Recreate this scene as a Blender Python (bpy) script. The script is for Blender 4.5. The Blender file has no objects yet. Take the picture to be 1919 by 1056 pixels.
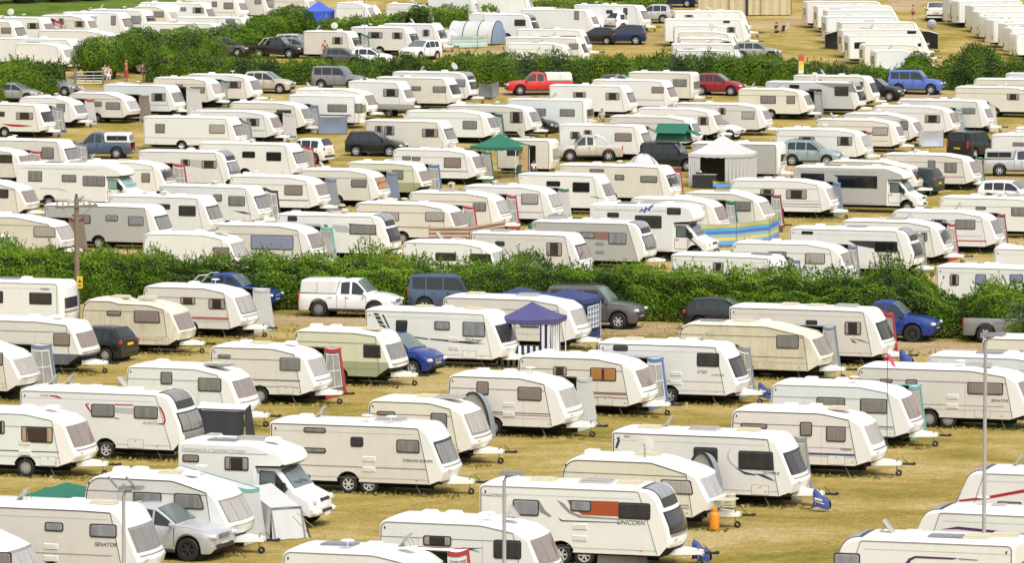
import bpy, math, random
import numpy as np
from mathutils import Vector, Matrix, noise as mnoise

C = bpy.context.scene
COL = C.collection
R = math.radians

# ---------------------------------------------------------------- camera
PW, PH, FPX, HC = 1919.0, 1056.0, 9500.0, 22.0
PITCH = math.atan((528 + 282) / FPX)
# level field near by; beyond it the ground climbs gently
def TZ(y):
    if y < 314: return 0.0
    if y < 414: return .0538 * (y - 314) ** 2 / 200
    return .0538 * (y - 364)
cam_d = bpy.data.cameras.new('camera')
cam_d.sensor_width = 36.0
cam_d.lens = 36.0 * FPX / PW
cam_d.clip_start = 1.0
cam_d.clip_end = 9000.0
cam = bpy.data.objects.new('camera', cam_d)
cam.location = (0, 0, HC)
cam.rotation_euler = (math.pi / 2 - PITCH, 0, 0)
COL.objects.link(cam)
C.camera = cam
C.render.resolution_x, C.render.resolution_y = 1024, 564

# ---------------------------------------------------------------- sky, sun, exposure
SUN_EL, SUN_AZ = R(58), R(150)          # azimuth clockwise from +Y (view direction)
world = bpy.data.worlds.new('World')
C.world = world
world.use_nodes = True
wn, wl = world.node_tree.nodes, world.node_tree.links
wn.clear()
sky = wn.new('ShaderNodeTexSky')
sky.sky_type = 'NISHITA'
sky.sun_disc = False
sky.sun_elevation = SUN_EL
sky.sun_rotation = SUN_AZ
sky.air_density = 1.0
sky.dust_density = 4.0
sky.ozone_density = 1.0
hs = wn.new('ShaderNodeHueSaturation')
hs.inputs['Saturation'].default_value = 0.16
bg = wn.new('ShaderNodeBackground')
bg.inputs['Strength'].default_value = 0.15
wo = wn.new('ShaderNodeOutputWorld')
wl.new(sky.outputs[0], hs.inputs['Color'])
wl.new(hs.outputs[0], bg.inputs['Color'])
wl.new(bg.outputs[0], wo.inputs['Surface'])
sun_d = bpy.data.lights.new('sun', 'SUN')
sun_d.energy = 1.5
sun_d.angle = R(20)
sun_d.color = (1.0, 0.985, 0.96)
sun = bpy.data.objects.new('sun', sun_d)
sdir = Vector((math.sin(SUN_AZ) * math.cos(SUN_EL), math.cos(SUN_AZ) * math.cos(SUN_EL), math.sin(SUN_EL)))
sun.rotation_euler = sdir.to_track_quat('Z', 'Y').to_euler()
sun.location = (60, 100, 120)
COL.objects.link(sun)
C.view_settings.view_transform = 'Standard'
C.view_settings.look = 'None'
C.view_settings.gamma = 1.0
C.view_settings.exposure = 0.37
C.render.filter_size = 1.15
C.cycles.max_bounces = 6
C.cycles.diffuse_bounces = 3
C.cycles.glossy_bounces = 2
C.cycles.transmission_bounces = 2
C.cycles.transparent_max_bounces = 6
C.cycles.caustics_reflective = False
C.cycles.caustics_refractive = False

# ---------------------------------------------------------------- photo pixel -> point of the place
_cp, _sp = math.cos(PITCH), math.sin(PITCH)
def ray(px, py):
    a, b = px - 959.5, 528.0 - py
    return Vector((a, FPX * _cp + b * _sp, -FPX * _sp + b * _cp))
def at(px, py, h=0.0):
    d = ray(px, py)
    lo, hi = 40.0 / d.y, 1500.0 / d.y
    for _ in range(44):
        t = (lo + hi) / 2
        if HC + d.z * t - TZ(d.y * t) - h > 0: lo = t
        else: hi = t
    return Vector((d.x * t, d.y * t, h))
def proj(p):
    x, y, z = p[0], p[1], p[2] - HC
    dz = y * _cp - z * _sp
    up = y * _sp + z * _cp
    return 959.5 + FPX * x / dz, 528.0 - FPX * up / dz
# ---------------------------------------------------------------- mesh helpers
class MB:
    def __init__(s):
        s.v, s.f, s.m, s.s = [], [], [], []
    def add(s, vs, fs, m=0, sm=False):
        o = len(s.v)
        s.v.extend([tuple(p) for p in vs])
        for i, f in enumerate(fs):
            s.f.append(tuple(k + o for k in f))
            s.m.append(m[i] if isinstance(m, (list, tuple)) else m)
            s.s.append(sm)
        return s
    def box(s, c, d, m=0, ch=0.0, rot=None):
        x, y, z = d[0] / 2, d[1] / 2, d[2] / 2
        if ch <= 0:
            vs = [(-x, -y, -z), (x, -y, -z), (x, y, -z), (-x, y, -z), (-x, -y, z), (x, -y, z), (x, y, z), (-x, y, z)]
            fs = [(0, 3, 2, 1), (4, 5, 6, 7), (0, 1, 5, 4), (1, 2, 6, 5), (2, 3, 7, 6), (3, 0, 4, 7)]
        else:
            vs, fs = [], []
            def ringp(a, b, q):
                return [(-a + q, -b, 0), (a - q, -b, 0), (a, -b + q, 0), (a, b - q, 0), (a - q, b, 0), (-a + q, b, 0), (-a, b - q, 0), (-a, -b + q, 0)]
            for (g, zz) in ((ch, -z), (0, -z + ch), (0, z - ch), (ch, z)):
                vs += [(p[0], p[1], zz) for p in ringp(x - g, y - g, ch)]
            for k in range(3):
                for i in range(8):
                    j = (i + 1) % 8
                    fs.append((k * 8 + i, k * 8 + j, k * 8 + 8 + j, k * 8 + 8 + i))
            fs += [tuple(range(7, -1, -1)), tuple(range(24, 32))]
        if rot is not None:
            vs = [rot @ Vector(p) for p in vs]
        return s.add([(p[0] + c[0], p[1] + c[1], p[2] + c[2]) for p in vs], fs, m)
    def tube(s, pts, r, n=6, m=0, cap=True):
        pts = [Vector(p) for p in pts]
        rr = r if isinstance(r, (list, tuple)) else [r] * len(pts)
        vs, fs = [], []
        for i, p in enumerate(pts):
            t = (pts[min(i + 1, len(pts) - 1)] - pts[max(i - 1, 0)]).normalized()
            a = t.cross(Vector((0, 0, 1)))
            if a.length < 1e-3:
                a = Vector((1, 0, 0))
            a.normalize()
            b = t.cross(a)
            for k in range(n):
                th = 2 * math.pi * k / n
                vs.append(p + (a * math.cos(th) + b * math.sin(th)) * rr[i])
        for i in range(len(pts) - 1):
            for k in range(n):
                j = (k + 1) % n
                fs.append((i * n + k, i * n + j, (i + 1) * n + j, (i + 1) * n + k))
        s.add(vs, fs, m, True)
        if cap:
            o = len(pts) - 1
            s.add(vs[:n], [tuple(range(n))], m)
            s.add(vs[o * n:], [tuple(range(n))], m)
        return s
    def lathe(s, prof, n=20, axis='y', c=(0, 0, 0), m=0, sm=True):
        vs, fs, mm = [], [], []
        for (r, a) in prof:
            for k in range(n):
                th = 2 * math.pi * k / n
                u, w = r * math.cos(th), r * math.sin(th)
                p = (u, a, w) if axis == 'y' else (u, w, a)
                vs.append((p[0] + c[0], p[1] + c[1], p[2] + c[2]))
        for i in range(len(prof) - 1):
            for k in range(n):
                j = (k + 1) % n
                fs.append((i * n + k, i * n + j, (i + 1) * n + j, (i + 1) * n + k))
                mm.append(m[i] if isinstance(m, (list, tuple)) else m)
        return s.add(vs, fs, mm, sm)
    def grid(s, rows, m=0, sm=True, thick=None):
        nu, nv = len(rows), len(rows[0])
        fs = [(i * nv + j, i * nv + j + 1, (i + 1) * nv + j + 1, (i + 1) * nv + j) for i in range(nu - 1) for j in range(nv - 1)]
        return s.add([p for r in rows for p in r], fs, m, sm)
    def sheet(s, poly, m=0, off=(0, 0, 0), tags=None):
        """a flat panel of some thickness: polygon and its copy moved by off, joined round the edge"""
        n = len(poly)
        p = [tuple(q) for q in poly] + [(q[0] + off[0], q[1] + off[1], q[2] + off[2]) for q in poly]
        fs = [tuple(range(n)), tuple(range(2 * n - 1, n - 1, -1))] + [(i, n + i, n + (i + 1) % n, (i + 1) % n) for i in range(n)]
        return s.add(p, fs, m)
    def mesh(s, name, mats, sharp=38):
        me = bpy.data.meshes.new(name)
        me.from_pydata(s.v, [], s.f)
        me.polygons.foreach_set('material_index', s.m)
        me.polygons.foreach_set('use_smooth', s.s)
        for x in (mats if isinstance(mats, (list, tuple)) else [mats]):
            me.materials.append(x)
        me.update()
        if any(s.s):
            me.set_sharp_from_angle(angle=R(sharp))
        return me

def link(name, me, parent=None, loc=None, rz=0.0, rot=None):
    o = bpy.data.objects.new(name, me)
    COL.objects.link(o)
    if parent is not None:
        o.parent = parent
    if loc is not None:
        o.location = loc
    if rot is not None:
        o.rotation_euler = rot
    elif rz:
        o.rotation_euler = (0, 0, rz)
    return o
def obj(name, mb, mats, parent=None, loc=None, rz=0.0, sharp=38, rot=None):
    return link(name, mb.mesh(name, mats, sharp), parent, loc, rz, rot)
def thing(name, label, cat, loc, rz=0.0, group=None):
    o = bpy.data.objects.new(name, None)
    o.empty_display_size = 0.3
    COL.objects.link(o)
    o.location = (loc[0], loc[1], loc[2] + TZ(loc[1]))
    o.rotation_euler = (0, 0, rz)
    return tag(o, label, cat, group or GROUPS.get(cat))
GROUPS = {'caravan': 'caravans parked in rows across the camping field', 'awning': 'awnings put up beside the caravans', 'car': 'cars parked among the caravans', 'pickup': 'pick-up trucks parked among the caravans', 'motorhome': 'motorhomes parked among the caravans',
          'van': 'vans parked among the caravans', 'bush': 'bushes between the fields', 'hedge': 'hedges between the fields', 'tree': 'trees beyond the far meadow', 'windbreak': 'windbreaks set up on the grass', 'gazebo': 'gazebos pitched among the caravans', 'tent': 'tents pitched among the caravans',
          'water container': 'water and waste containers beside the caravans', 'lamp post': 'lamp posts along the front of the field', 'hitch cover': 'blue covers over the caravan couplings', 'person': 'people on the campsite', 'gate': 'field gates in the far hedge', 'bicycle': 'bicycles by the far caravans',
          'chair': 'camping chairs on the grass', 'rope': 'guy ropes of the pale tent', 'mast': 'thin masts among the caravans', 'sheet': 'sheets hung on poles'}
def tag(o, label, cat, group=None, kind=None):
    if label: o['label'] = label
    if cat: o['category'] = cat
    if group: o['group'] = group
    if kind: o['kind'] = kind
    return o
MC = {}
def cached(key, name, fn, mats):
    """one mesh for equal pieces"""
    if key not in MC:
        mb = MB(); fn(mb)
        MC[key] = mb.mesh(name, mats)
    return MC[key]
def copy_tree(o, parent=None):
    c = o.copy(); COL.objects.link(c); c.parent = parent
    for ch in list(o.children):
        copy_tree(ch, c)
    return c

# ---------------------------------------------------------------- materials
MATS = {}
def nodes_of(name):
    m = bpy.data.materials.new(name); m.use_nodes = True
    n, l = m.node_tree.nodes, m.node_tree.links
    return m, n, l, n['Principled BSDF']
def mat(name, col, rough=0.5, metal=0.0, var=0.08, scale=3.0, bump=0.0, coat=0.0, spec=0.5, emit=None, alpha=None, trans=0.0):
    if name in MATS:
        return MATS[name]
    m, n, l, b = nodes_of(name)
    tc = n.new('ShaderNodeTexCoord')
    nz = n.new('ShaderNodeTexNoise'); nz.inputs['Scale'].default_value = scale; nz.inputs['Detail'].default_value = 4
    l.new(tc.outputs['Object'], nz.inputs['Vector'])
    mx = n.new('ShaderNodeMix'); mx.data_type = 'RGBA'
    mx.inputs['A'].default_value = (*[max(0, c * (1 - var)) for c in col], 1)
    mx.inputs['B'].default_value = (*[min(1, c * (1 + var)) for c in col], 1)
    l.new(nz.outputs['Fac'], mx.inputs['Factor'])
    l.new(mx.outputs['Result'], b.inputs['Base Color'])
    b.inputs['Roughness'].default_value = rough
    b.inputs['Metallic'].default_value = metal
    b.inputs['Coat Weight'].default_value = coat
    b.inputs['Coat Roughness'].default_value = 0.08
    b.inputs['Specular IOR Level'].default_value = spec
    if trans:
        b.inputs['Transmission Weight'].default_value = trans
    if bump:
        bp = n.new('ShaderNodeBump'); bp.inputs['Strength'].default_value = bump; bp.inputs['Distance'].default_value = 0.03
        l.new(nz.outputs['Fac'], bp.inputs['Height']); l.new(bp.outputs[0], b.inputs['Normal'])
    MATS[name] = m
    return m

def paint(name, col, dirt=(0.40, 0.36, 0.28), amount=0.30, lower=None, zsplit=0.8, ribs=False, rough=0.32):
    """caravan skin: painted sheet with rain streaks and grime of its own; lower = the colour of a painted lower band"""
    if name in MATS:
        return MATS[name]
    m, n, l, b = nodes_of(name)
    tc = n.new('ShaderNodeTexCoord')
    oi = n.new('ShaderNodeObjectInfo')
    off = n.new('ShaderNodeVectorMath'); off.operation = 'SCALE'
    cmb = n.new('ShaderNodeCombineXYZ')
    for k in range(3): l.new(oi.outputs['Random'], cmb.inputs[k])
    l.new(cmb.outputs[0], off.inputs[0]); off.inputs['Scale'].default_value = 40
    ad = n.new('ShaderNodeVectorMath'); ad.operation = 'ADD'
    l.new(tc.outputs['Object'], ad.inputs[0]); l.new(off.outputs[0], ad.inputs[1])
    mp = n.new('ShaderNodeMapping'); mp.inputs['Scale'].default_value = (2.2, 2.2, 0.6)
    l.new(ad.outputs[0], mp.inputs['Vector'])
    st = n.new('ShaderNodeTexNoise'); st.inputs['Scale'].default_value = 1.6; st.inputs['Detail'].default_value = 6; st.inputs['Roughness'].default_value = 0.65
    l.new(mp.outputs[0], st.inputs['Vector'])
    bl = n.new('ShaderNodeTexNoise'); bl.inputs['Scale'].default_value = 0.9; bl.inputs['Detail'].default_value = 5
    l.new(ad.outputs[0], bl.inputs['Vector'])
    mu = n.new('ShaderNodeMath'); mu.operation = 'MULTIPLY'
    l.new(st.outputs['Fac'], mu.inputs[0]); l.new(bl.outputs['Fac'], mu.inputs[1])
    rp = n.new('ShaderNodeMapRange'); rp.inputs['From Min'].default_value = 0.18; rp.inputs['From Max'].default_value = 0.5
    rp.inputs['To Min'].default_value = 0.0; rp.inputs['To Max'].default_value = amount * (.62 if amount < .6 else 1)
    l.new(mu.outputs[0], rp.inputs['Value'])
    # each one a touch warmer or cooler, as different ages of paint are
    tint = n.new('ShaderNodeMix'); tint.data_type = 'RGBA'
    tint.inputs['A'].default_value = (col[0] * 0.95, col[1] * 0.95, col[2] * 0.96, 1)
    tint.inputs['B'].default_value = (min(1, col[0] * 1.04), min(1, col[1] * 1.03), col[2] * 0.98, 1)
    l.new(oi.outputs['Random'], tint.inputs['Factor'])
    base = tint.outputs['Result']
    if lower is not None:
        sx = n.new('ShaderNodeSeparateXYZ'); l.new(tc.outputs['Object'], sx.inputs[0])
        gt = n.new('ShaderNodeMath'); gt.operation = 'LESS_THAN'; gt.inputs[1].default_value = zsplit
        l.new(sx.outputs['Z'], gt.inputs[0])
        lw = n.new('ShaderNodeMix'); lw.data_type = 'RGBA'
        l.new(gt.outputs[0], lw.inputs['Factor']); l.new(base, lw.inputs['A']); lw.inputs['B'].default_value = (*lower, 1)
        base = lw.outputs['Result']
    mx = n.new('ShaderNodeMix'); mx.data_type = 'RGBA'
    l.new(rp.outputs[0], mx.inputs['Factor']); l.new(base, mx.inputs['A']); mx.inputs['B'].default_value = (*dirt, 1)
    l.new(mx.outputs['Result'], b.inputs['Base Color'])
    b.inputs['Roughness'].default_value = rough
    b.inputs['Specular IOR Level'].default_value = 0.4
    MATS[name] = m
    return m

def glass(name, cur, mid=None, edge=0.28, folds=22.0, rough=0.12):
    """tinted acrylic or glass with the curtain or blind behind it: folded cloth, drawn back from a darker middle if mid is given"""
    if name in MATS:
        return MATS[name]
    m, n, l, b = nodes_of(name)
    tc = n.new('ShaderNodeTexCoord')
    sx = n.new('ShaderNodeSeparateXYZ'); l.new(tc.outputs['Generated'], sx.inputs[0])
    wv = n.new('ShaderNodeTexNoise'); wv.noise_dimensions = '2D'; wv.inputs['Scale'].default_value = 1.0; wv.inputs['Detail'].default_value = 3
    oi = n.new('ShaderNodeObjectInfo')
    mp = n.new('ShaderNodeMapping'); mp.inputs['Scale'].default_value = (folds, folds, 0.6)
    l.new(tc.outputs['Object'], mp.inputs['Vector'])
    cb = n.new('ShaderNodeCombineXYZ'); ml = n.new('ShaderNodeMath'); ml.operation = 'MULTIPLY'; ml.inputs[1].default_value = 90
    l.new(oi.outputs['Random'], ml.inputs[0])
    spx = n.new('ShaderNodeSeparateXYZ'); l.new(mp.outputs[0], spx.inputs[0])
    sm_ = n.new('ShaderNodeMath'); sm_.operation = 'ADD'; l.new(spx.outputs['X'], sm_.inputs[0]); l.new(spx.outputs['Y'], sm_.inputs[1])
    ad = n.new('ShaderNodeMath'); ad.operation = 'ADD'; l.new(sm_.outputs[0], ad.inputs[0]); l.new(ml.outputs[0], ad.inputs[1])
    l.new(ad.outputs[0], cb.inputs[0]); l.new(spx.outputs['Z'], cb.inputs[1])
    l.new(cb.outputs[0], wv.inputs['Vector'])
    mx = n.new('ShaderNodeMix'); mx.data_type = 'RGBA'
    mx.inputs['A'].default_value = (*[c * 0.50 for c in cur], 1); mx.inputs['B'].default_value = (*[min(1, c * 1.15) for c in cur], 1)  # light and shade of the cloth folds mixed into the colour
    l.new(wv.outputs['Fac'], mx.inputs['Factor'])
    out = mx.outputs['Result']
    if mid is not None:
        s1 = n.new('ShaderNodeMath'); s1.operation = 'SUBTRACT'; s1.inputs[1].default_value = 0.5; l.new(sx.outputs['X'], s1.inputs[0])
        s2 = n.new('ShaderNodeMath'); s2.operation = 'ABSOLUTE'; l.new(s1.outputs[0], s2.inputs[0])
        ns = n.new('ShaderNodeMath'); ns.operation = 'MULTIPLY_ADD'; ns.inputs[1].default_value = 0.25; ns.inputs[2].default_value = -0.12
        l.new(wv.outputs['Fac'], ns.inputs[0])
        s25 = n.new('ShaderNodeMath'); s25.operation = 'ADD'; l.new(s2.outputs[0], s25.inputs[0]); l.new(ns.outputs[0], s25.inputs[1])
        s3 = n.new('ShaderNodeMapRange'); s3.inputs['From Min'].default_value = 0.5 - edge; s3.inputs['From Max'].default_value = 0.5 - edge + 0.04
        l.new(s25.outputs[0], s3.inputs['Value'])
        dk = n.new('ShaderNodeMix'); dk.data_type = 'RGBA'
        dk.inputs['A'].default_value = (*mid, 1); l.new(out, dk.inputs['B']); l.new(s3.outputs[0], dk.inputs['Factor'])
        out = dk.outputs['Result']
    l.new(out, b.inputs['Base Color'])
    b.inputs['Roughness'].default_value = rough
    b.inputs['Specular IOR Level'].default_value = 0.5
    MATS[name] = m
    return m

def stripes(name, cols, axis='X', period=0.5, rough=0.8, gen=False):
    """woven or printed stripes across a cloth"""
    if name in MATS:
        return MATS[name]
    m, n, l, b = nodes_of(name)
    tc = n.new('ShaderNodeTexCoord'); sx = n.new('ShaderNodeSeparateXYZ'); l.new(tc.outputs['Generated' if gen else 'Object'], sx.inputs[0])
    dv = n.new('ShaderNodeMath'); dv.operation = 'DIVIDE'; dv.inputs[1].default_value = period; l.new(sx.outputs[axis], dv.inputs[0])
    fr = n.new('ShaderNodeMath'); fr.operation = 'FRACT'; l.new(dv.outputs[0], fr.inputs[0])
    cr = n.new('ShaderNodeValToRGB'); cr.color_ramp.interpolation = 'CONSTANT'
    e = cr.color_ramp.elements
    k = len(cols)
    e[0].position = 0; e[0].color = (*cols[0], 1); e[1].position = 1.0 / k; e[1].color = (*cols[1], 1)
    for i in range(2, k):
        q = e.new(i / k); q.color = (*cols[i], 1)
    l.new(fr.outputs[0], cr.inputs['Fac']); l.new(cr.outputs[0], b.inputs['Base Color'])
    b.inputs['Roughness'].default_value = rough
    MATS[name] = m
    return m

# shared colours (linear, as the things themselves are coloured)
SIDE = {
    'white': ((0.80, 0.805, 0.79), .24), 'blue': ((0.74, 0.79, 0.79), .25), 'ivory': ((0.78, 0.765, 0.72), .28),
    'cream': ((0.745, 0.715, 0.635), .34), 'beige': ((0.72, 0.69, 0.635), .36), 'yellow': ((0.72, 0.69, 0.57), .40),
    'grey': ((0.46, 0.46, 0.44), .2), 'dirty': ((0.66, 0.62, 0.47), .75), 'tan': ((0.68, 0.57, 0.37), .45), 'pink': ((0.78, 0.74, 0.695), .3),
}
def side_mat(k):
    if k == 'green2':
        return paint('two_tone_green_cream', (0.68, 0.70, 0.52), amount=.35, lower=(0.36, 0.40, 0.24), zsplit=1.02)
    if k == 'grey2':
        return paint('two_tone_grey_cream', (0.72, 0.72, 0.66), amount=.3, lower=(0.12, 0.13, 0.15), zsplit=0.86)
    if k == 'silver2':
        return paint('two_tone_silver_white', (0.60, 0.60, 0.58), amount=.12)
    c, a = SIDE[k]
    return paint('side_' + k, c, amount=a)
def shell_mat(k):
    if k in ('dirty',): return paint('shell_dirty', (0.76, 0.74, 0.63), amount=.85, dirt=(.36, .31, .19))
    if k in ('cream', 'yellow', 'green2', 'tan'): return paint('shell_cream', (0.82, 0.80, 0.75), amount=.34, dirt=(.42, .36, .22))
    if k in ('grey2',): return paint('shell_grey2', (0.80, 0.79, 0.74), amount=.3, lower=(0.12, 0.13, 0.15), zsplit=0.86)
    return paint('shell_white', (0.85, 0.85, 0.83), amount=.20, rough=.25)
def front_mat(k):
    if k == 'green2': return paint('front_green_cream', (0.78, 0.77, 0.64), amount=.25, lower=(0.36, 0.40, 0.24), zsplit=1.02)
    return shell_mat(k)
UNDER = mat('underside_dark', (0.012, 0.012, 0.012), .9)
TRIMG = mat('trim_grey', (0.12, 0.105, 0.09), .5)
TRIML = mat('trim_light', (0.27, 0.25, 0.23), .5)
BLACK = mat('black_rubber', (0.016, 0.016, 0.017), .6, scale=20, var=.3)
FRAME = mat('window_rubber', (0.035, 0.032, 0.030), .45)
FRAMEL = mat('window_rubber_faded', (0.16, 0.145, 0.13), .5)
GALV = mat('galvanised_steel', (0.32, 0.32, 0.31), .45, .7, scale=8)
DKMET = mat('dark_steel', (0.05, 0.05, 0.05), .5, .4)
CHROME = mat('bright_alloy', (0.66, 0.66, 0.67), .35, .25, scale=10)
PLASTW = mat('white_plastic', (0.80, 0.79, 0.75), .35, scale=6)
PLASTB = mat('beige_plastic', (0.56, 0.51, 0.36), .5, scale=6)
PLASTG = mat('grey_plastic', (0.34, 0.33, 0.31), .45, scale=6)
PLASTS = mat('smoked_plastic', (0.42, 0.39, 0.35), .25, scale=6)
PANEL = mat('solar_cell', (0.16, 0.18, 0.22), .25, scale=4, var=.2)
RED = mat('red_plastic', (0.55, 0.03, 0.025), .4)
AMBER = mat('amber_plastic', (0.75, 0.20, 0.03), .4)
PANE = {
    'pink': glass('pane_pink_curtains', (0.31, 0.25, 0.225)),
    'grey': glass('pane_grey_blind', (0.26, 0.25, 0.235), folds=5),
    'dark': glass('pane_dark', (0.05, 0.048, 0.046), folds=4),
    'black': glass('pane_black', (0.012, 0.012, 0.012), folds=3),
    'net': glass('pane_net_curtains', (0.47, 0.435, 0.40), folds=14),
    'silver': glass('pane_silver_screen', (0.31, 0.32, 0.34), folds=4, rough=.2),
    'half': glass('pane_open_curtains', (0.40, 0.35, 0.31), (0.035, 0.03, 0.028), edge=.22),
    'tan': glass('pane_tan_curtains', (0.52, 0.40, 0.27), (0.05, 0.035, 0.03), edge=.16),
    'orange': glass('pane_orange_curtains', (0.50, 0.235, 0.075), (0.06, 0.03, 0.02), edge=.46),
    'blueg': glass('pane_blue_curtains', (0.30, 0.34, 0.46)),
    'teal': glass('pane_teal_screen', (0.30, 0.50, 0.46), folds=6),
    'lav': glass('pane_pale_screen', (0.46, 0.45, 0.455), folds=3),
}
# ---------------------------------------------------------------- caravans
def fillet(poly, seg=5):
    out, n = [], len(poly)
    for i in range(n):
        x, z, r = poly[i]
        p, a, b = Vector((x, z)), Vector(poly[i - 1][:2]), Vector(poly[(i + 1) % n][:2])
        u, v = (a - p), (b - p)
        lu, lv = u.length, v.length
        u.normalize(); v.normalize()
        ang = math.acos(max(-1, min(1, u.dot(v))))
        if r <= 0 or ang > 3.1:
            out.append((x, z)); continue
        d = min(r / math.tan(ang / 2), lu * .48, lv * .48)
        r2 = d * math.tan(ang / 2)
        c = p + (u + v).normalized() * (r2 / math.sin(ang / 2))
        s, e = p + u * d - c, p + v * d - c
        a0 = math.atan2(s.y, s.x); da = (math.atan2(e.y, e.x) - a0 + math.pi) % (2 * math.pi) - math.pi
        k = max(2, min(seg + 2, int(abs(da) / 0.2) + 1))
        for j in range(k + 1):
            t = a0 + da * j / k
            out.append((c.x + r2 * math.cos(t), c.y + r2 * math.sin(t)))
    return out

def profile(kind, L, h, zb=.36):
    x = L / 2
    if kind == 'classic':
        return fillet([(-x + .06, zb, .05), (x - .80, zb, .1), (x - .16, zb + .18, .1), (x, .80, .14), (x - .10, 1.02, .06), (x - .50, 1.84, .18), (x - .95, h - .20, .5), (x - 1.0 - .2 * L, h, 1.6), (-x + .06, h, .26), (-x, 1.5, .4)])
    if kind == 'old':
        return fillet([(-x + .26, zb, .15), (x - .62, zb, .1), (x - .10, zb + .26, .15), (x - .02, .95, .12), (x - .50, 1.74, .1), (x - .82, h - .34, .3), (.10 * L, h, .9), (-x + .16, h, .55), (-x, 1.15, .45)])
    if kind == 'step':
        return fillet([(-x + .16, zb, .12), (x - .62, zb, .1), (x - .10, zb + .26, .15), (x - .02, .98, .12), (x - .46, 1.83, .1), (x - .80, h - .30, .4), (.16 * L, h - .12, .9), (-.12 * L, h - .10, .2), (-.20 * L, h, .2), (-x + .34, h, .25), (-x + .1, h - .3, .3), (-x, 1.15, .45)])
    if kind == 'slope':
        return fillet([(-x + .08, zb, .06), (x - .72, zb, .05), (x - .02, .78, .05), (x - .04, .96, .05), (x - .42, 1.80, .08), (x - .68, h - .12, .35), (.12 * L, h, 1.2), (-x + .12, h, .26), (-x, 1.3, .4)])
    if kind == 'swift':
        return fillet([(-x + .02, zb, .05), (x - .55, zb, .1), (x - .12, zb + .14, .1), (x, .88, .15), (x - .10, 1.06, .1), (x - .48, 1.86, .28), (x - .86, h - .03, .55), (x - 2.1, h, 1.5), (-x, h, .12)])
    if kind == 'modern':
        return fillet([(-x + .02, zb, .05), (x - .34, zb, .15), (x, .72, .3), (x - .10, 1.32, .8), (x - .62, h - .06, .8), (x - 1.3, h, .9), (-x, h, .2)])
    if kind == 'boxy':
        return fillet([(-x + .02, zb, .05), (x - .16, zb, .08), (x - .02, .9, .1), (x - .10, h, .34), (-x, h, .16)])
    raise ValueError(kind)
HEIGHT = {'classic': 2.28, 'old': 2.20, 'step': 2.32, 'slope': 2.24, 'swift': 2.40, 'modern': 2.44, 'boxy': 2.42}
SPLIT = {'classic': (1.02, .66), 'old': (.86, .60), 'step': (.84, .58), 'slope': (.72, .52), 'swift': (1.02, .58), 'modern': (1.15, .46), 'boxy': (.22, .16)}
FWIN = {'classic': (1.05, 1.83), 'old': (1.00, 1.73), 'step': (1.02, 1.76), 'slope': (1.0, 1.78), 'swift': (1.08, 1.86), 'modern': (1.06, 1.76), 'boxy': (1.08, 1.80)}
RIN = .055

def insert_arches(pts, xs, zb, rr=.385, zw=.33):
    for xa in xs:
        hw = math.sqrt(max(.01, rr * rr - (zb - zw) ** 2))
        for i in range(len(pts)):
            a, b = pts[i], pts[(i + 1) % len(pts)]
            if abs(a[1] - zb) < .02 and abs(b[1] - zb) < .02 and a[0] < xa - hw and b[0] > xa + hw:
                t0 = math.asin((zb - zw) / rr)
                arc = [(xa + rr * math.cos(t), zw + rr * math.sin(t)) for t in [math.pi - t0 - (math.pi - 2 * t0) * k / 10 for k in range(11)]]
                pts[i + 1:i + 1] = arc
                break
    return pts

def normals2d(pts):
    n = len(pts); out = []
    for i in range(n):
        a, b = pts[i - 1], pts[(i + 1) % n]
        d = Vector((b[0] - a[0], b[1] - a[1]))
        if d.length < 1e-6: d = Vector((1, 0))
        d.normalize()
        out.append((d.y, -d.x))
    return out

def cut_at(pts, xv, top):
    n = len(pts); zm = (max(p[1] for p in pts) + min(p[1] for p in pts)) / 2
    for i in range(n):
        a, b = pts[i], pts[(i + 1) % n]
        if ((a[1] + b[1]) / 2 > zm) != top: continue
        if (a[0] - xv) * (b[0] - xv) <= 0 and abs(a[0] - b[0]) > 1e-6:
            t = (xv - a[0]) / (b[0] - a[0])
            pts.insert(i + 1, (xv, a[1] + (b[1] - a[1]) * t))
            return pts[i + 1]
    return None

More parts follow.
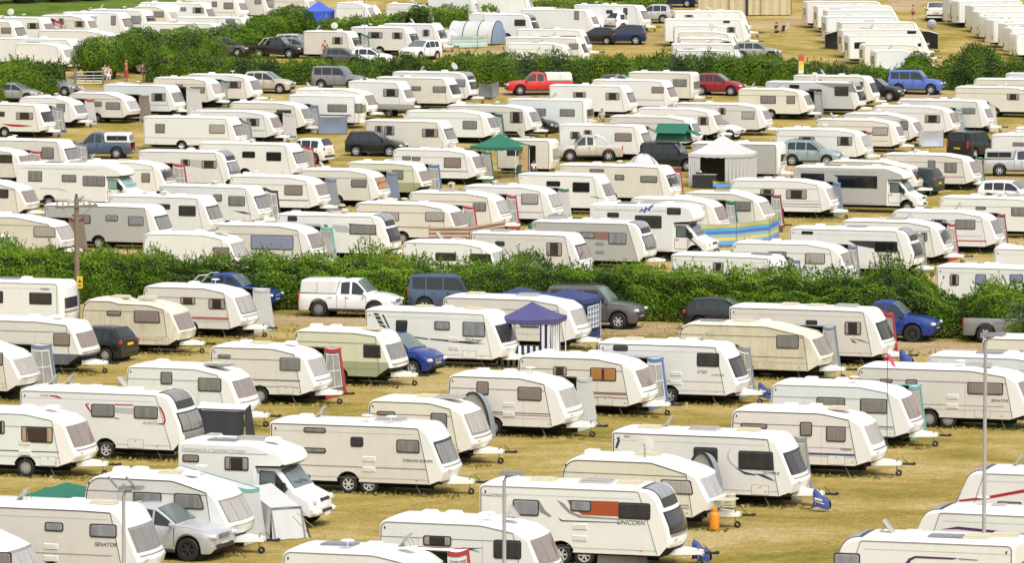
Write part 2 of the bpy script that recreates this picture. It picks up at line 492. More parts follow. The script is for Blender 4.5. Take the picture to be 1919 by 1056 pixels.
class Shell:
    """closed outline drawn in x-z and drawn out across the width, edges rounded, the nose bowed in plan"""
    def __init__(s, pts, W, bow=.13, bowlen=1.2, split=None, cy=0.0, rin=RIN, crown=.03):
        s.W, s.bow, s.bowlen, s.cy, s.rin, s.crown = W, bow, bowlen, cy, rin, crown
        s.T = s.B = None
        if split:
            s.T = cut_at(pts, split[0], True); s.B = cut_at(pts, split[1], False)
        s.pts, s.nrm = pts, normals2d(pts)
        s.xmax = max(p[0] for p in pts); s.zmax = max(p[1] for p in pts); s.zmin = min(p[1] for p in pts)
    def shift(s, x, y):
        t = max(0.0, (x - (s.xmax - s.bowlen)) / s.bowlen)
        return x - s.bow * (min(1.0, abs(y) / (s.W / 2)) ** 2.2) * t * t * (3 - 2 * t)
    def inset(s, d):
        return [(p[0] - q[0] * d, p[1] - q[1] * d) for p, q in zip(s.pts, s.nrm)]
    def build(s, mb, m_side=0, m_front=1, m_shell=2, m_under=3, zunder=None):
        h, r = s.W / 2, s.rin
        st = [(-h, r), (-h + .3 * r, .3 * r), (-h + r, 0), (-h * .5, 0), (0, 0), (h * .5, 0), (h - r, 0), (h - .3 * r, .3 * r), (h, r)]
        zu = (s.zmin + .03) if zunder is None else zunder
        vs, n = [], len(s.pts)
        for y, ins in st:
            for (x, z) in s.inset(ins):
                c = s.crown * (1 - (y / h) ** 2) if z > s.zmax - .35 else 0
                vs.append((s.shift(x, y), y + s.cy, z + c))
        fs, mm = [], []
        for k in range(len(st) - 1):
            for i in range(n):
                j = (i + 1) % n
                fs.append((k * n + i, k * n + j, (k + 1) * n + j, (k + 1) * n + i))
                zm = (s.pts[i][1] + s.pts[j][1]) / 2
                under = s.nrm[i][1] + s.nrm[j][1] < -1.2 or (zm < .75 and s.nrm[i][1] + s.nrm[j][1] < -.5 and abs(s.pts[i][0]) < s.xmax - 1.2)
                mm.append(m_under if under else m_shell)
        mb.add(vs, fs, mm, True)
        for k, flip in ((0, False), (len(st) - 1, True)):
            idx = list(range(n))
            if s.T and s.B:
                iT, iB = s.pts.index(s.T), s.pts.index(s.B)
                lo, hi = min(iT, iB), max(iT, iB)
                loops = [(idx[hi:] + idx[:lo + 1], m_side), (idx[lo:hi + 1], m_front)]
            else:
                loops = [(idx, m_side)]
            for lp, mt in loops:
                q = [vs[k * n + i] for i in lp]
                mb.add(q, [tuple(range(len(q))) if not flip else tuple(range(len(q) - 1, -1, -1))], mt)
        return mb
    def front_path(s, z0, z1, xlim=1.4, n=9):
        """points up the nose between two heights"""
        i0 = max(range(len(s.pts)), key=lambda i: s.pts[i][0])
        pth = []
        for k in range(len(s.pts)):
            i = (i0 + k) % len(s.pts)
            p = s.pts[i]
            if p[0] < s.xmax - xlim - .5: break
            pth.append(p)
        # dense walk
        out = []
        for a, b in zip(pth, pth[1:]):
            for j in range(12):
                t = j / 12
                out.append((a[0] + (b[0] - a[0]) * t, a[1] + (b[1] - a[1]) * t))
        out = [p for p in out if p[1] >= z0]
        sel = [p for p in out if p[1] <= z1 and p[0] > s.xmax - xlim]
        if len(sel) < 3: sel = out[:5]
        res = []
        for k in range(n):
            i = k * (len(sel) - 1) / (n - 1)
            a, b = sel[int(i)], sel[min(int(i) + 1, len(sel) - 1)]
            t = i - int(i)
            res.append((a[0] + (b[0] - a[0]) * t, a[1] + (b[1] - a[1]) * t))
        return res
    def front_patch(s, mb, path, y0, y1, off, m, nv=6, thick=.012, ends=.0):
        nn = []
        for i in range(len(path)):
            a, b = path[max(0, i - 1)], path[min(len(path) - 1, i + 1)]
            d = Vector((b[0] - a[0], b[1] - a[1])).normalized()
            nn.append((d.y, -d.x))
        def P(i, y, o):
            x, z = path[i][0] + nn[i][0] * o, path[i][1] + nn[i][1] * o
            c = s.crown * (1 - (y / (s.W / 2)) ** 2) if z > s.zmax - .35 else 0
            return (s.shift(x, y), y + s.cy, z + c)
        ys = [y0 + (y1 - y0) * k / nv for k in range(nv + 1)]
        mb.grid([[P(i, y, off) for y in ys] for i in range(len(path))], m)
        n = len(path) - 1
        mb.grid([[P(i, y0, off), P(i, y0, off - thick)] for i in range(n + 1)], m)
        mb.grid([[P(i, y1, off), P(i, y1, off - thick)] for i in range(n + 1)], m)
        mb.grid([[P(0, y, off), P(0, y, off - thick)] for y in ys], m)
        mb.grid([[P(n, y, off), P(n, y, off - thick)] for y in ys], m)

def rrect(w, h, r, slant=0.0, lean=0.0, seg=3):
    x, z = w / 2, h / 2
    return fillet([(-x, -z, r), (x, -z, r), (x - slant, z, r), (-x + lean, z, r)], seg)
def window_mesh(w, h, pane, r=.07, slant=0.0, frame='rubber', lean=0.0):
    key = ('win', round(w, 2), round(h, 2), pane, r, slant, frame, lean)
    if key in MC: return MC[key]
    f = MB(); o = rrect(w, h, r, slant, lean)
    f.sheet([(x, -.016, z) for x, z in o], 0, (0, .03, 0))
    p = MB(); i = rrect(w - .075, h - .075, r * .8, slant, lean)
    n = len(i)
    rings = [[(x, -.014, z) for x, z in i], [(x, -.026, z) for x, z in i], [(x * .9, -.036, z * .86) for x, z in i]]
    vs = [q for rg in rings for q in rg]
    fs = [(k * n + a, k * n + (a + 1) % n, (k + 1) * n + (a + 1) % n, (k + 1) * n + a) for k in range(2) for a in range(n)] + [tuple(range(2 * n, 3 * n))]
    p.add(vs, fs, 0)
    MC[key] = (f.mesh('window', FRAME if frame == 'rubber' else FRAMEL), p.mesh('pane', PANE[pane]))
    return MC[key]
def add_window(parent, x, y, z, w, h, pane='pink', rz=0.0, r=.07, slant=0.0, frame='rubber', lean=0.0):
    a, b = window_mesh(max(.25, w), max(.16, h), pane, r, slant, frame, lean)
    o = link('window', a, parent, (x, y, z), rz)
    link('pane', b, o)
    return o

def wheel_fn(r, w, rimr):
    def tyre(mb):
        mb.lathe([(rimr, -w * .5), (r * .93, -w * .5), (r, -w * .38), (r, w * .38), (r * .93, w * .5), (rimr, w * .5)], 22)
    return tyre
def rim_fn(r, w, spokes, hub=False):
    def rim(mb):
        mb.lathe([(r, -w * .42), (r * .9, -w * .40), (r * .82, -w * .25)], 22)
        mb.lathe([(r * .86, -w * .2), (.0, -w * .2)], 22, m=1)
        if hub:
            mb.lathe([(r * .9, -w * .44), (r * .7, -w * .5), (r * .2, -w * .48), (0, -w * .48)], 22)
            for k in range(9):
                t = k * 2 * math.pi / 9
                mb.box((r * .72 * math.cos(t), -w * .50, r * .72 * math.sin(t)), (.03, .012, .03), 1)
        else:
            for k in range(spokes):
                t = k * 2 * math.pi / spokes
                rot = Matrix.Rotation(-t, 3, 'Y')
                mb.box(rot @ Vector((r * .45, -w * .38, 0)), (r * .95, w * .14, r * (1.05 / spokes) + .012), 0, 0, rot)
            mb.lathe([(r * .24, -w * .46), (0, -w * .47)], 12)
    return rim
def add_wheel(parent, x, y, r=.325, w=.19, style='alloy', side=-1, name='wheel'):
    rr = r * (.64 if style != 'steel' else .58)
    t = link(name, cached(('tyre', r, w), 'tyre', wheel_fn(r, w, rr), BLACK), parent, (x, y, r), 0 if side < 0 else math.pi)
    rimm = {'alloy': [CHROME, DKMET], 'hub': [PLASTG, DKMET], 'whub': [PLASTW, DKMET], 'steel': [GALV, DKMET], 'dark': [DKMET, BLACK]}[style]
    link('rim', cached(('rim', r, w, style), 'rim', rim_fn(rr, w, {'alloy': 6, 'dark': 6, 'steel': 5}.get(style, 5), style in ('hub', 'whub', 'steel')), rimm), t)
    return t

def vent_fn(w, l, hh):
    def fn(mb):
        mb.box((0, 0, hh * .35), (l * 1.1, w * 1.1, hh * .7), 0, .02)
        mb.box((0, 0, hh * .85), (l, w, hh * .4), 1, .02)
    return fn
def lid_fn(mb):
    mb.box((0, 0, .03), (.46, .46, .06), 0, .015)
    rot = Matrix.Rotation(R(-52), 3, 'Y')
    mb.box(Vector((-.20, 0, .05)) + rot @ Vector((.22, 0, .02)), (.46, .46, .035), 1, .012, rot)
    mb.tube([(.15, -.15, .05), (.02, -.15, .28)], .01, 5, 2); mb.tube([(.15, .15, .05), (.02, .15, .28)], .01, 5, 2)
def dish_fn(mb):
    mb.tube([(0, 0, 0), (0, 0, .30)], .022, 6, 1)
    rot = Matrix.Rotation(R(-60), 3, 'X')
    rings = [(.0, 0), (.12, .012), (.22, .04), (.30, .075)]
    vs, fs = [], []
    for rr, d in rings:
        for k in range(14):
            t = 2 * math.pi * k / 14
            vs.append(rot @ Vector((rr * math.cos(t), rr * math.sin(t) * 1.1, d)) + Vector((0, -.03, .42)))
    for i in range(3):
        for k in range(14):
            fs.append((i * 14 + k, i * 14 + (k + 1) % 14, (i + 1) * 14 + (k + 1) % 14, (i + 1) * 14 + k))
    mb.add(vs, fs, 0, True)
    mb.tube([(0, -.05, .2), (0, -.38, .45)], .012, 5, 1); mb.box((0, -.39, .47), (.05, .09, .05), 1)
def aerial_fn(mb):
    mb.tube([(0, 0, 0), (0, 0, .22)], .018, 6, 0)
    mb.lathe([(.0, .20), (.19, .22), (.20, .245), (.12, .27), (0, .28)], 14, 'z', m=0)
def solar_fn(mb):
    mb.box((0, 0, .035), (1.0, .62, .035), 1, .008); mb.box((0, 0, .056), (.94, .56, .012), 0)
def roof_items(root, kind_x, h, W, side, rnd):
    for k, x, y in kind_x:
        if k == 'v': link('roof_vent', cached('vent', 'roof_vent', vent_fn(.42, .42, .14), [PLASTW, PLASTS]), root, (x, y, h))
        elif k == 'w': link('roof_vent', cached('ventw', 'roof_vent', vent_fn(.40, .42, .13), [PLASTW, PLASTW]), root, (x, y, h))
        elif k == 'V': link('roof_vent', cached('ventbig', 'roof_vent', vent_fn(.62, .90, .11), [PLASTS, PLASTG]), root, (x, y, h))
        elif k == 'b': link('roof_vent', cached('ventb', 'roof_vent', vent_fn(.55, .70, .10), [PLASTB, PLASTB]), root, (x, y, h))
        elif k == 'o': link('roof_vent', cached('lid', 'roof_vent', lid_fn, [PLASTW, PLASTS, GALV]), root, (x, y, h), math.pi if rnd.random() < .3 else 0)
        elif k == 'd': link('satellite_dish', cached('dish', 'satellite_dish', dish_fn, [PLASTW, GALV]), root, (x, y, h), rnd.uniform(-.6, .6))
        elif k == 'a': link('aerial', cached('aerial', 'aerial', aerial_fn, [PLASTW]), root, (x, y, h))
        elif k == 's': link('solar_panel', cached('solar', 'solar_panel', solar_fn, [PANEL, GALV]), root, (x, y, h))

def hitch_parts(root, x, cover=True, lod=2):
    def fr(mb):
        for s in (-1, 1):
            mb.tube([(-1.4, s * .62, .34), (.05, s * .36, .38), (.78, 0, .40)], .035, 4, 0)
        mb.box((.98, 0, .42), (.42, .07, .08), 1, .015); mb.box((1.18, 0, .44), (.12, .11, .10), 1, .02)
        mb.tube([(.95, .03, .44), (.72, .05, .66)], .014, 5, 1)
    link('drawbar', cached('drawbar', 'drawbar', fr, [GALV, DKMET]), root, (x, 0, 0))
    if cover:
        def cv_(mb):
            mb.add([(-.25, -.52, .36), (.72, -.13, .37), (.72, .13, .37), (-.25, .52, .36), (-.25, -.50, .56), (.72, -.12, .50), (.72, .12, .50), (-.25, .50, .56)],
                   [(0, 3, 2, 1), (4, 5, 6, 7), (0, 1, 5, 4), (1, 2, 6, 5), (2, 3, 7, 6), (3, 0, 4, 7)], 0)
        link('hitch_cover', cached('hcover', 'hitch_cover', cv_, [PLASTW]), root, (x, 0, 0))
    def jw(mb):
        mb.tube([(.60, -.14, .62), (.60, -.14, .16)], .024, 6, 0); mb.tube([(.60, -.14, .62), (.72, -.14, .66)], .012, 5, 0)
        mb.lathe([(.05, -.04), (.11, -.04), (.115, 0), (.11, .04), (.05, .04)], 14, 'y', (.66, -.14, .112), 1)
        mb.box((.64, -.14, .15), (.1, .1, .03), 0)
    link('jockey_wheel', cached('jockey', 'jockey_wheel', jw, [GALV, BLACK]), root, (x, 0, 0))

FOOT = []
NCV = 0
def cv(xl, ye, xr, kind, col, label, win=(), fw='pink', th=18.0, h=None, rev=False, twin=False, ax=None, stripes=(), aw=None, text=(), decal=(), roof=None,
       W=2.2, seam=True, pane='pink', L=None, hitch=True, vents=None, hatch=None, name='caravan', frame='rubber', silver=False, group=None, fwin=True, rearwin=True):
    global NCV
    NCV += 1
    rnd = random.Random(NCV * 7 + 3)
    h = h or HEIGHT[kind]
    t = R(th + random.Random(NCV).uniform(-1.6, 1.6))
    d, lat = Vector((math.cos(t), -math.sin(t), 0)), Vector((math.sin(t), math.cos(t), 0))
    c = at(xl, ye, h - .03); c.z = 0
    zg = TZ(c.y + 1)
    if L is None:
        lo, hi = 2.5, 9.0
        for _ in range(24):
            mdl = (lo + hi) / 2
            q = c + d * mdl + lat * (W * .72)
            if proj((q.x, q.y, zg + .9))[0] < xr: lo = mdl
            else: hi = mdl
        L = min(7.7, max(3.6, lo))
    loc = c + d * (L / 2) + lat * (W / 2)
    sg = 1 if rev else -1
    s = FPX / c.y
    FOOT.append((c, d, lat, L, W))
    lod = 2 if s > 36 else (1 if s > 25 else 0)
    root = thing(name, label, 'caravan', (loc.x, loc.y, 0), -t + (math.pi if rev else 0), group)
    zb = .36
    pts = profile(kind, L, h, zb)
    if twin: axs = [(-.05 if ax is None else ax) * L - .37, (-.05 if ax is None else ax) * L + .37]
    else: axs = [(-.04 if ax is None else ax) * L]
    insert_arches(pts, axs, zb)
    sa, sb = SPLIT[kind]
    sh = Shell(pts, W, split=(L / 2 - sa, L / 2 - sb), bow=.10 if kind == 'boxy' else .15)
    mb = MB(); sh.build(mb)
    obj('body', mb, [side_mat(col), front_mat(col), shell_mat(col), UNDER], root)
    # ---- rail round the side, seam, front edge
    def local(px, py=None, z=1.5):
        """pixel on the near side wall -> local x, z"""
        r_ = ray(px, py if py is not None else 500)
        if py is None:
            lo_, hi_ = -3.0, 12.0
            for _ in range(22):
                m_ = (lo_ + hi_) / 2; q = c + d * m_
                if proj((q.x, q.y, zg + z))[0] < px: lo_ = m_
                else: hi_ = m_
            u, zz = lo_, z
        else:
            k = c.dot(lat) / r_.dot(lat)
            q = r_ * k; u = (Vector((q.x, q.y, 0)) - c).dot(d); zz = HC + q.z - zg
        return ((L / 2 - u) if rev else (u - L / 2)), zz
    mbt = MB()
    ins0, ins1 = sh.inset(RIN - .004), sh.inset(RIN + .034)
    n = len(pts)
    def strip_pts(a, b, m, y, off=.006):
        for i in range(len(a) - 1):
            q = [a[i], a[i + 1], b[i + 1], b[i]]
            mbt.add([(sh.shift(p[0], y), y + (off if y > 0 else -off), p[1]) for p in q], [(0, 1, 2, 3)], m)
    def line(p, q, wd, m, y, off=.007):
        v = Vector((q[0] - p[0], q[1] - p[1])); 
        if v.length < 1e-4: return
        w_ = Vector((-v.y, v.x)).normalized() * wd / 2
        k = 4
        for i in range(k):
            a = Vector(p) + v * (i / k); b = Vector(p) + v * ((i + 1) / k)
            qd = [a - w_, b - w_, b + w_, a + w_]
            mbt.add([(sh.shift(e.x, y), y + (off if y > 0 else -off), e.y) for e in qd], [(0, 1, 2, 3)], m)
    iT = sh.pts.index(sh.T); iB = sh.pts.index(sh.B)
    rail_m = 0 if col not in ('white', 'blue', 'silver2') else 1
    for y in (-W / 2, W / 2):
        idx = [i % n for i in range(iT, n + 1)]
        strip_pts([ins0[i] for i in idx], [ins1[i] for i in idx], rail_m, y)
        T, B = ins1[iT], ins1[iB]
        line(T, B, .028, rail_m, y)
        if seam and kind in ('classic', 'old', 'slope', 'step'):
            zs = h - (.47 if kind != 'classic' else .50)
            xr_ = T[0] + (B[0] - T[0]) * max(0, (T[1] - zs) / (T[1] - B[1]))
            line((-L / 2 + .10, zs), (xr_, zs), .022, 1 if col in ('white', 'blue') else 0, y)
        for st in stripes:
            zz, tk, mt, f0, f1 = st
            x0, x1 = -L / 2 + .06 + f0 * (L - .5), -L / 2 + .06 + f1 * (L - .5)
            line((x0, zz), (x1, zz), tk, {'dk': 2, 'red': 3, 'blue': 4, 'brown': 5, 'gr': 1, 'green': 6, 'grey': 1}[mt], y, .009)
        if lod == 2 and kind in ('classic', 'old', 'slope', 'step'):
            line((-L / 2 + .1, .72), (B[0] - .02, .72), .012, 1, y)
            for q in (.24, .62): line((-L / 2 + q * L, zb + .05), (-L / 2 + q * L, h - .50), .006, 1, y)
        if lod == 2 and kind in ('swift', 'modern', 'boxy'):
            line((-L / 2 + .06, .56), (B[0] - .01, .56), .012, 1, y); line((-L / 2 + .06, h - .30), (T[0] - .1, h - .30), .008, 1, y)
    obj('trim', mbt, [TRIMG, TRIML, mat('stripe_dark', (.05, .05, .06), .4), mat('stripe_red', (.42, .03, .03), .4), mat('stripe_blue', (.05, .07, .22), .4), mat('stripe_brown', (.30, .17, .13), .4), mat('stripe_green', (.12, .20, .10), .4)], root)
    # ---- side windows
    yw = sg * W / 2
    for wdef in win:
        wdef = list(wdef); pn = pane; sl = 0.0
        while wdef and isinstance(wdef[-1], (str, float)) and not isinstance(wdef[-1], int):
            e = wdef.pop()
            if isinstance(e, str): pn = e
            else: sl = e
        if len(wdef) == 2:
            (xa, _), (xb, _) = local(wdef[0]), local(wdef[1])
            z0, z1 = (1.10, 1.70) if kind not in ('old', 'step') else (1.05, 1.60)
        else:
            x0, y0, x1, y1 = wdef
            ym = (y0 + y1) / 2
            (xa, za), (xb, zb_) = local(x0, ym), local(x1, ym)
            zc = (za + zb_) / 2; hh = (y1 - y0) / s - abs(xb - xa) * .04
            z0, z1 = zc - hh / 2, zc + hh / 2
        z1 = min(z1, h - .10)
        w_ = abs(xb - xa)
        add_window(root, (xa + xb) / 2, yw, (z0 + z1) / 2, w_, z1 - z0, pn, math.pi if rev else 0, .05 if kind in ('boxy', 'slope') else .075, sl, frame)
    # far side: a door and a window, so that the caravan has both its sides
    add_window(root, .18 * L, -yw, 1.48, .9, .6, pane, 0 if rev else math.pi)
    if lod == 2:
        dm = MB(); o = rrect(.66, 1.72, .12); dm.sheet([(x, 0, z) for x, z in o], 0, (0, -.02, 0)); o = rrect(.60, 1.66, .10); dm.sheet([(x, -.02, z) for x, z in o], 1, (0, -.006, 0))
        obj('door', dm, [TRIML, side_mat(col)], root, (-.12 * L, -yw, .42 + .86), 0 if rev else math.pi)
    # ---- front window
    if fwin:
        zlo, zhi = FWIN[kind]
        zhi = min(zhi, h - .30)
        f = MB(); pth = sh.front_path(zlo, zhi)
        hw = W / 2 - (.15 if kind != 'boxy' else .30)
        sh.front_patch(f, pth, -hw - .05, hw + .05, .010, 0, 10)
        fo = obj('front_window', f, [FRAME if kind in ('modern', 'swift') and rnd.random() < .8 else (TRIML if rnd.random() < .6 else PLASTW)], root)
        p2 = sh.front_path(zlo + .04, zhi - .035)
        parts = 1 if kind == 'boxy' or rnd.random() < .12 else 3
        wdt = 2 * hw / parts
        mids = [-hw, -hw * .42, hw * .42, hw] if parts == 3 else [-hw, hw]
        for k in range(parts):
            p = MB(); sh.front_patch(p, p2, mids[k] + .018, mids[k + 1] - .018, .022, 0, 4)
            obj('pane', p, [PANE[fw]], fo)
        if kind == 'modern':
            f = MB(); pth = sh.front_path(zhi + .06, h + .02, 1.15, 12)
            sh.front_patch(f, pth, -hw * .86, hw * .86, .012, 0, 8)
            so = obj('skylight', f, [FRAME], root)
            p = MB(); sh.front_patch(p, pth[1:-1], -hw * .80, hw * .80, .022, 0, 6)
            obj('pane', p, [PANE['silver'] if not silver else PANE['grey']], so)
        if lod >= 1:
            g = MB()
            for s_ in (-1, 1):
                xx, zz = sh.front_path(.88, 1.0, n=3)[0]
                xx = sh.shift(xx, .8)
                g.tube([(xx + .0, s_ * .78, zz - .02), (xx + .06, s_ * .76, zz + .02), (xx + .06, s_ * .62, zz + .02), (xx, s_ * .60, zz - .02)], .013, 5)
                obj('grab_handle', g, [PLASTG], root); g = MB()
            f = MB(); pth = sh.front_path(.60, zlo - .12, n=6)
            q = sh.front_path(zlo - .10, zlo - .085, n=2); sh.front_patch(f, q, -hw, hw, .008, 0, 8)
            obj('locker_lid_seam', f, [TRIML], root)
    # ---- running gear
    for x in axs:
        st = 'alloy' if kind in ('modern', 'swift') else ('hub' if rnd.random() < .7 else 'steel')
        add_wheel(root, x, sg * (W / 2 - .13), style=st, side=sg)
        add_wheel(root, x, -sg * (W / 2 - .13), style=st, side=-sg)
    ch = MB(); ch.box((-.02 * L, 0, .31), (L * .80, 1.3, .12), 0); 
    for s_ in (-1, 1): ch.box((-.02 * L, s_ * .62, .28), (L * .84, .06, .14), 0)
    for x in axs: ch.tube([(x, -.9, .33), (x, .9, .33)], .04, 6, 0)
    obj('chassis', ch, [UNDER], root)  # near-black slab, also deepens the dark under the body
    if lod >= 1:
        def sd(m_): m_.tube([(0, 0, .36), (.16, 0, .04)], .022, 5, 0); m_.box((.17, 0, .02), (.10, .10, .03), 0)
        for x in (-L / 2 + .45, L / 2 - 1.25):
            for y in (-.78, .78):
                link('corner_steady', cached('steady', 'corner_steady', sd, [GALV]), root, (x, y, 0), 0 if x > 0 else math.pi)
    if hitch:
        hitch_parts(root, L / 2 - .12, rnd.random() < .85 or kind in ('modern', 'swift', 'classic'), lod)
    # ---- vents, hatches, lights
    xw = sg * (W / 2)
    if vents is None and lod == 2 and rnd.random() < .75: vents = rnd.uniform(-.12, .14)
    if vents is not None and vents is not False:
        def fv(mb_):
            mb_.box((0, 0, 0), (.48, .03, .18), 0, .012)
            for k in range(4): mb_.box((0, -.018, -.06 + k * .04), (.42, .012, .014), 0)
        for z in (.86, 1.22):
            link('fridge_vent', cached('fvent', 'fridge_vent', fv, [PLASTB if col not in ('white', 'blue') else PLASTW]), root, (vents * L, xw, z), math.pi if rev else 0)
    if hatch is None and lod == 2: hatch = rnd.choice([.22, -.3, .3, .26])
    if hatch is not None and hatch is not False:
        def hf(mb_):
            o_ = rrect(.62, .34, .05); mb_.sheet([(x, -.004, z) for x, z in o_], 0, (0, .02, 0)); o_ = rrect(.59, .31, .05); mb_.sheet([(x, -.008, z) for x, z in o_], 1, (0, .02, 0))
            mb_.box((0, -.012, .10), (.06, .012, .03), 0)
        link('locker_door', cached(('hatch', col), 'locker_door', hf, [TRIML, side_mat(col)]), root, (hatch * L, xw, .60), math.pi if rev else 0)
    if lod >= 1:
        def ml(mb_): mb_.box((0, 0, 0), (.09, .03, .035), 0, .008)
        for x in (L * .33, -L * .36):
            link('marker_light', cached('marker', 'marker_light', ml, [AMBER]), root, (x, xw, .55), 0)
        def rl(mb_): mb_.box((0, 0, 0), (.05, .03, .08), 0, .01)
        link('marker_light', cached('sidelight', 'marker_light', rl, [DKMET]), root, (-L / 2 + .22, xw, h - .24), 0)
    def tl(mb_): mb_.box((0, 0, 0), (.03, .16, .36), 0, .01)
    for y in (-W / 2 + .22, W / 2 - .22):
        link('tail_light', cached('tail', 'tail_light', tl, [RED]), root, (-L / 2 + (.0 if kind not in ('old', 'step', 'classic') else .045), y, .86 if kind not in ('old', 'step') else 1.0))
    if rearwin:
     add_rear = MB(); o_ = rrect(1.3, .62, .08); add_rear.sheet([(-.012, x, z) for x, z in o_], 0, (.03, 0, 0))
     wb = obj('rear_window', add_rear, [FRAME], root, (-L / 2 + .005, 0, 1.46))
     pr = MB(); o_ = rrect(1.22, .54, .07); pr.sheet([(-.024, x, z) for x, z in o_], 0, (.01, 0, 0)); obj('pane', pr, [PANE[fw]], wb)
    # ---- roof
    if roof is None:
        xs = sorted(rnd.uniform(-.40, .12) for _ in range(rnd.choice([2, 2, 3, 3])))
        ks = [rnd.choice('vvwwVbo') for _ in xs]
        roof = [(k, f, rnd.uniform(-.3, .3)) for k, f in zip(ks, xs)]
        if rnd.random() < .45: roof.append(('a', rnd.uniform(-.3, .1), -.5))
        if rnd.random() < .05: roof.append(('d', rnd.uniform(-.3, .1), -.6))
        if rnd.random() < .16: roof.append(('s', rnd.uniform(-.25, .05), .3))
    roof_items(root, [(k, f * L, y) for k, f, y in roof], h + .015, W, sg, rnd)
    # ---- lettering and painted shapes
    for tx in text:
        s_, px, py, size, mt = tx
        lx, lz = local(px, py)
        add_text(root, s_, lx, sg * (W / 2 + .008), lz, size, mt, math.pi if rev else 0)
    dk = {}
    for cname, poly in decal:
        dk.setdefault(cname, []).append([local(px, py) for px, py in poly])
    for cname, polys in dk.items():
        m_ = MB()
        for poly in polys:
            m_.sheet([(x, sg * (W / 2 + .009), z) for x, z in poly], 0, (0, -sg * .007, 0))
        obj('decal', m_, [DECAL[cname]], root)
    if aw:
        awning(root, L, W, h, -sg, *aw)
    return root, L, local, sh

DECAL = {
    'dk': mat('decal_charcoal', (.045, .045, .05), .3), 'blue': mat('decal_blue', (.02, .06, .16), .3), 'red': mat('decal_red', (.40, .02, .04), .3), 'rust': mat('decal_rust', (.40, .085, .03), .3),
    'grey': mat('decal_grey', (.27, .27, .26), .3), 'purple': mat('decal_purple', (.10, .03, .11), .3), 'teal': mat('decal_teal', (.03, .17, .19), .3), 'lgrey': mat('decal_pale_grey', (.50, .50, .48), .3),
    'brown': mat('decal_brown', (.30, .17, .12), .3), 'royal': mat('decal_royal', (.05, .08, .33), .3), 'gold': mat('decal_gold', (.45, .30, .08), .3), 'turq': mat('decal_turquoise', (.28, .55, .52), .4), 'white': mat('decal_white', (.8, .8, .8), .3)}
def add_text(parent, s_, x, y, z, size, mt, rz=0.0):
    cu = bpy.data.curves.new('lettering', 'FONT')
    cu.body = s_; cu.size = size; cu.extrude = .002; cu.align_x = 'CENTER'; cu.align_y = 'CENTER'; cu.shear = .2 if mt != 'lgrey' else 0
    tmp = bpy.data.objects.new('lettering', cu)
    COL.objects.link(tmp)
    bpy.context.view_layer.update()
    me = bpy.data.meshes.new_from_object(tmp)
    bpy.data.objects.remove(tmp); bpy.data.curves.remove(cu)
    me.transform(Matrix.Rotation(math.pi / 2, 4, 'X'))
    me.materials.clear(); me.materials.append(DECAL[mt])
    return link('lettering', me, parent, (x, y, z), rz)

# ---------------------------------------------------------------- awnings
CLOTH = {
    'pale': mat('cloth_pale_grey', (.53, .53, .515), .85, bump=.25, scale=2), 'white': mat('cloth_white', (.74, .74, .72), .85, bump=.25, scale=2), 'blue': mat('cloth_blue', (.10, .19, .42), .85, bump=.25, scale=2),
    'navy': mat('cloth_navy', (.035, .05, .15), .85, bump=.3, scale=2), 'green': mat('cloth_green', (.02, .14, .085), .85, bump=.3, scale=2), 'red': mat('cloth_red', (.42, .035, .05), .85, scale=2),
    'grey': mat('cloth_grey', (.25, .27, .29), .85, bump=.25, scale=2), 'dark': mat('cloth_charcoal', (.03, .032, .035), .85, bump=.3, scale=2), 'maroon': mat('cloth_maroon', (.22, .03, .05), .85, scale=2),
    'tan': mat('cloth_tan', (.46, .24, .11), .85, scale=2), 'teal': mat('cloth_teal', (.16, .42, .38), .85, scale=2), 'brown': mat('cloth_brown', (.20, .16, .12), .85, scale=2), 'turq': mat('cloth_turquoise', (.42, .62, .60), .85, bump=.2, scale=2),
    'slate': mat('cloth_slate_blue', (.18, .22, .30), .85, bump=.25, scale=2), 'orange': mat('cloth_orange', (.62, .16, .05), .85, scale=2), 'purple': mat('cloth_violet', (.075, .07, .19), .85, bump=.3, scale=2), 'royal': mat('cloth_royal_blue', (.06, .12, .60), .8, bump=.3, scale=2)}
CLEAR = mat('clear_window_sheet', (.33, .33, .32), .25, scale=3, var=.45)
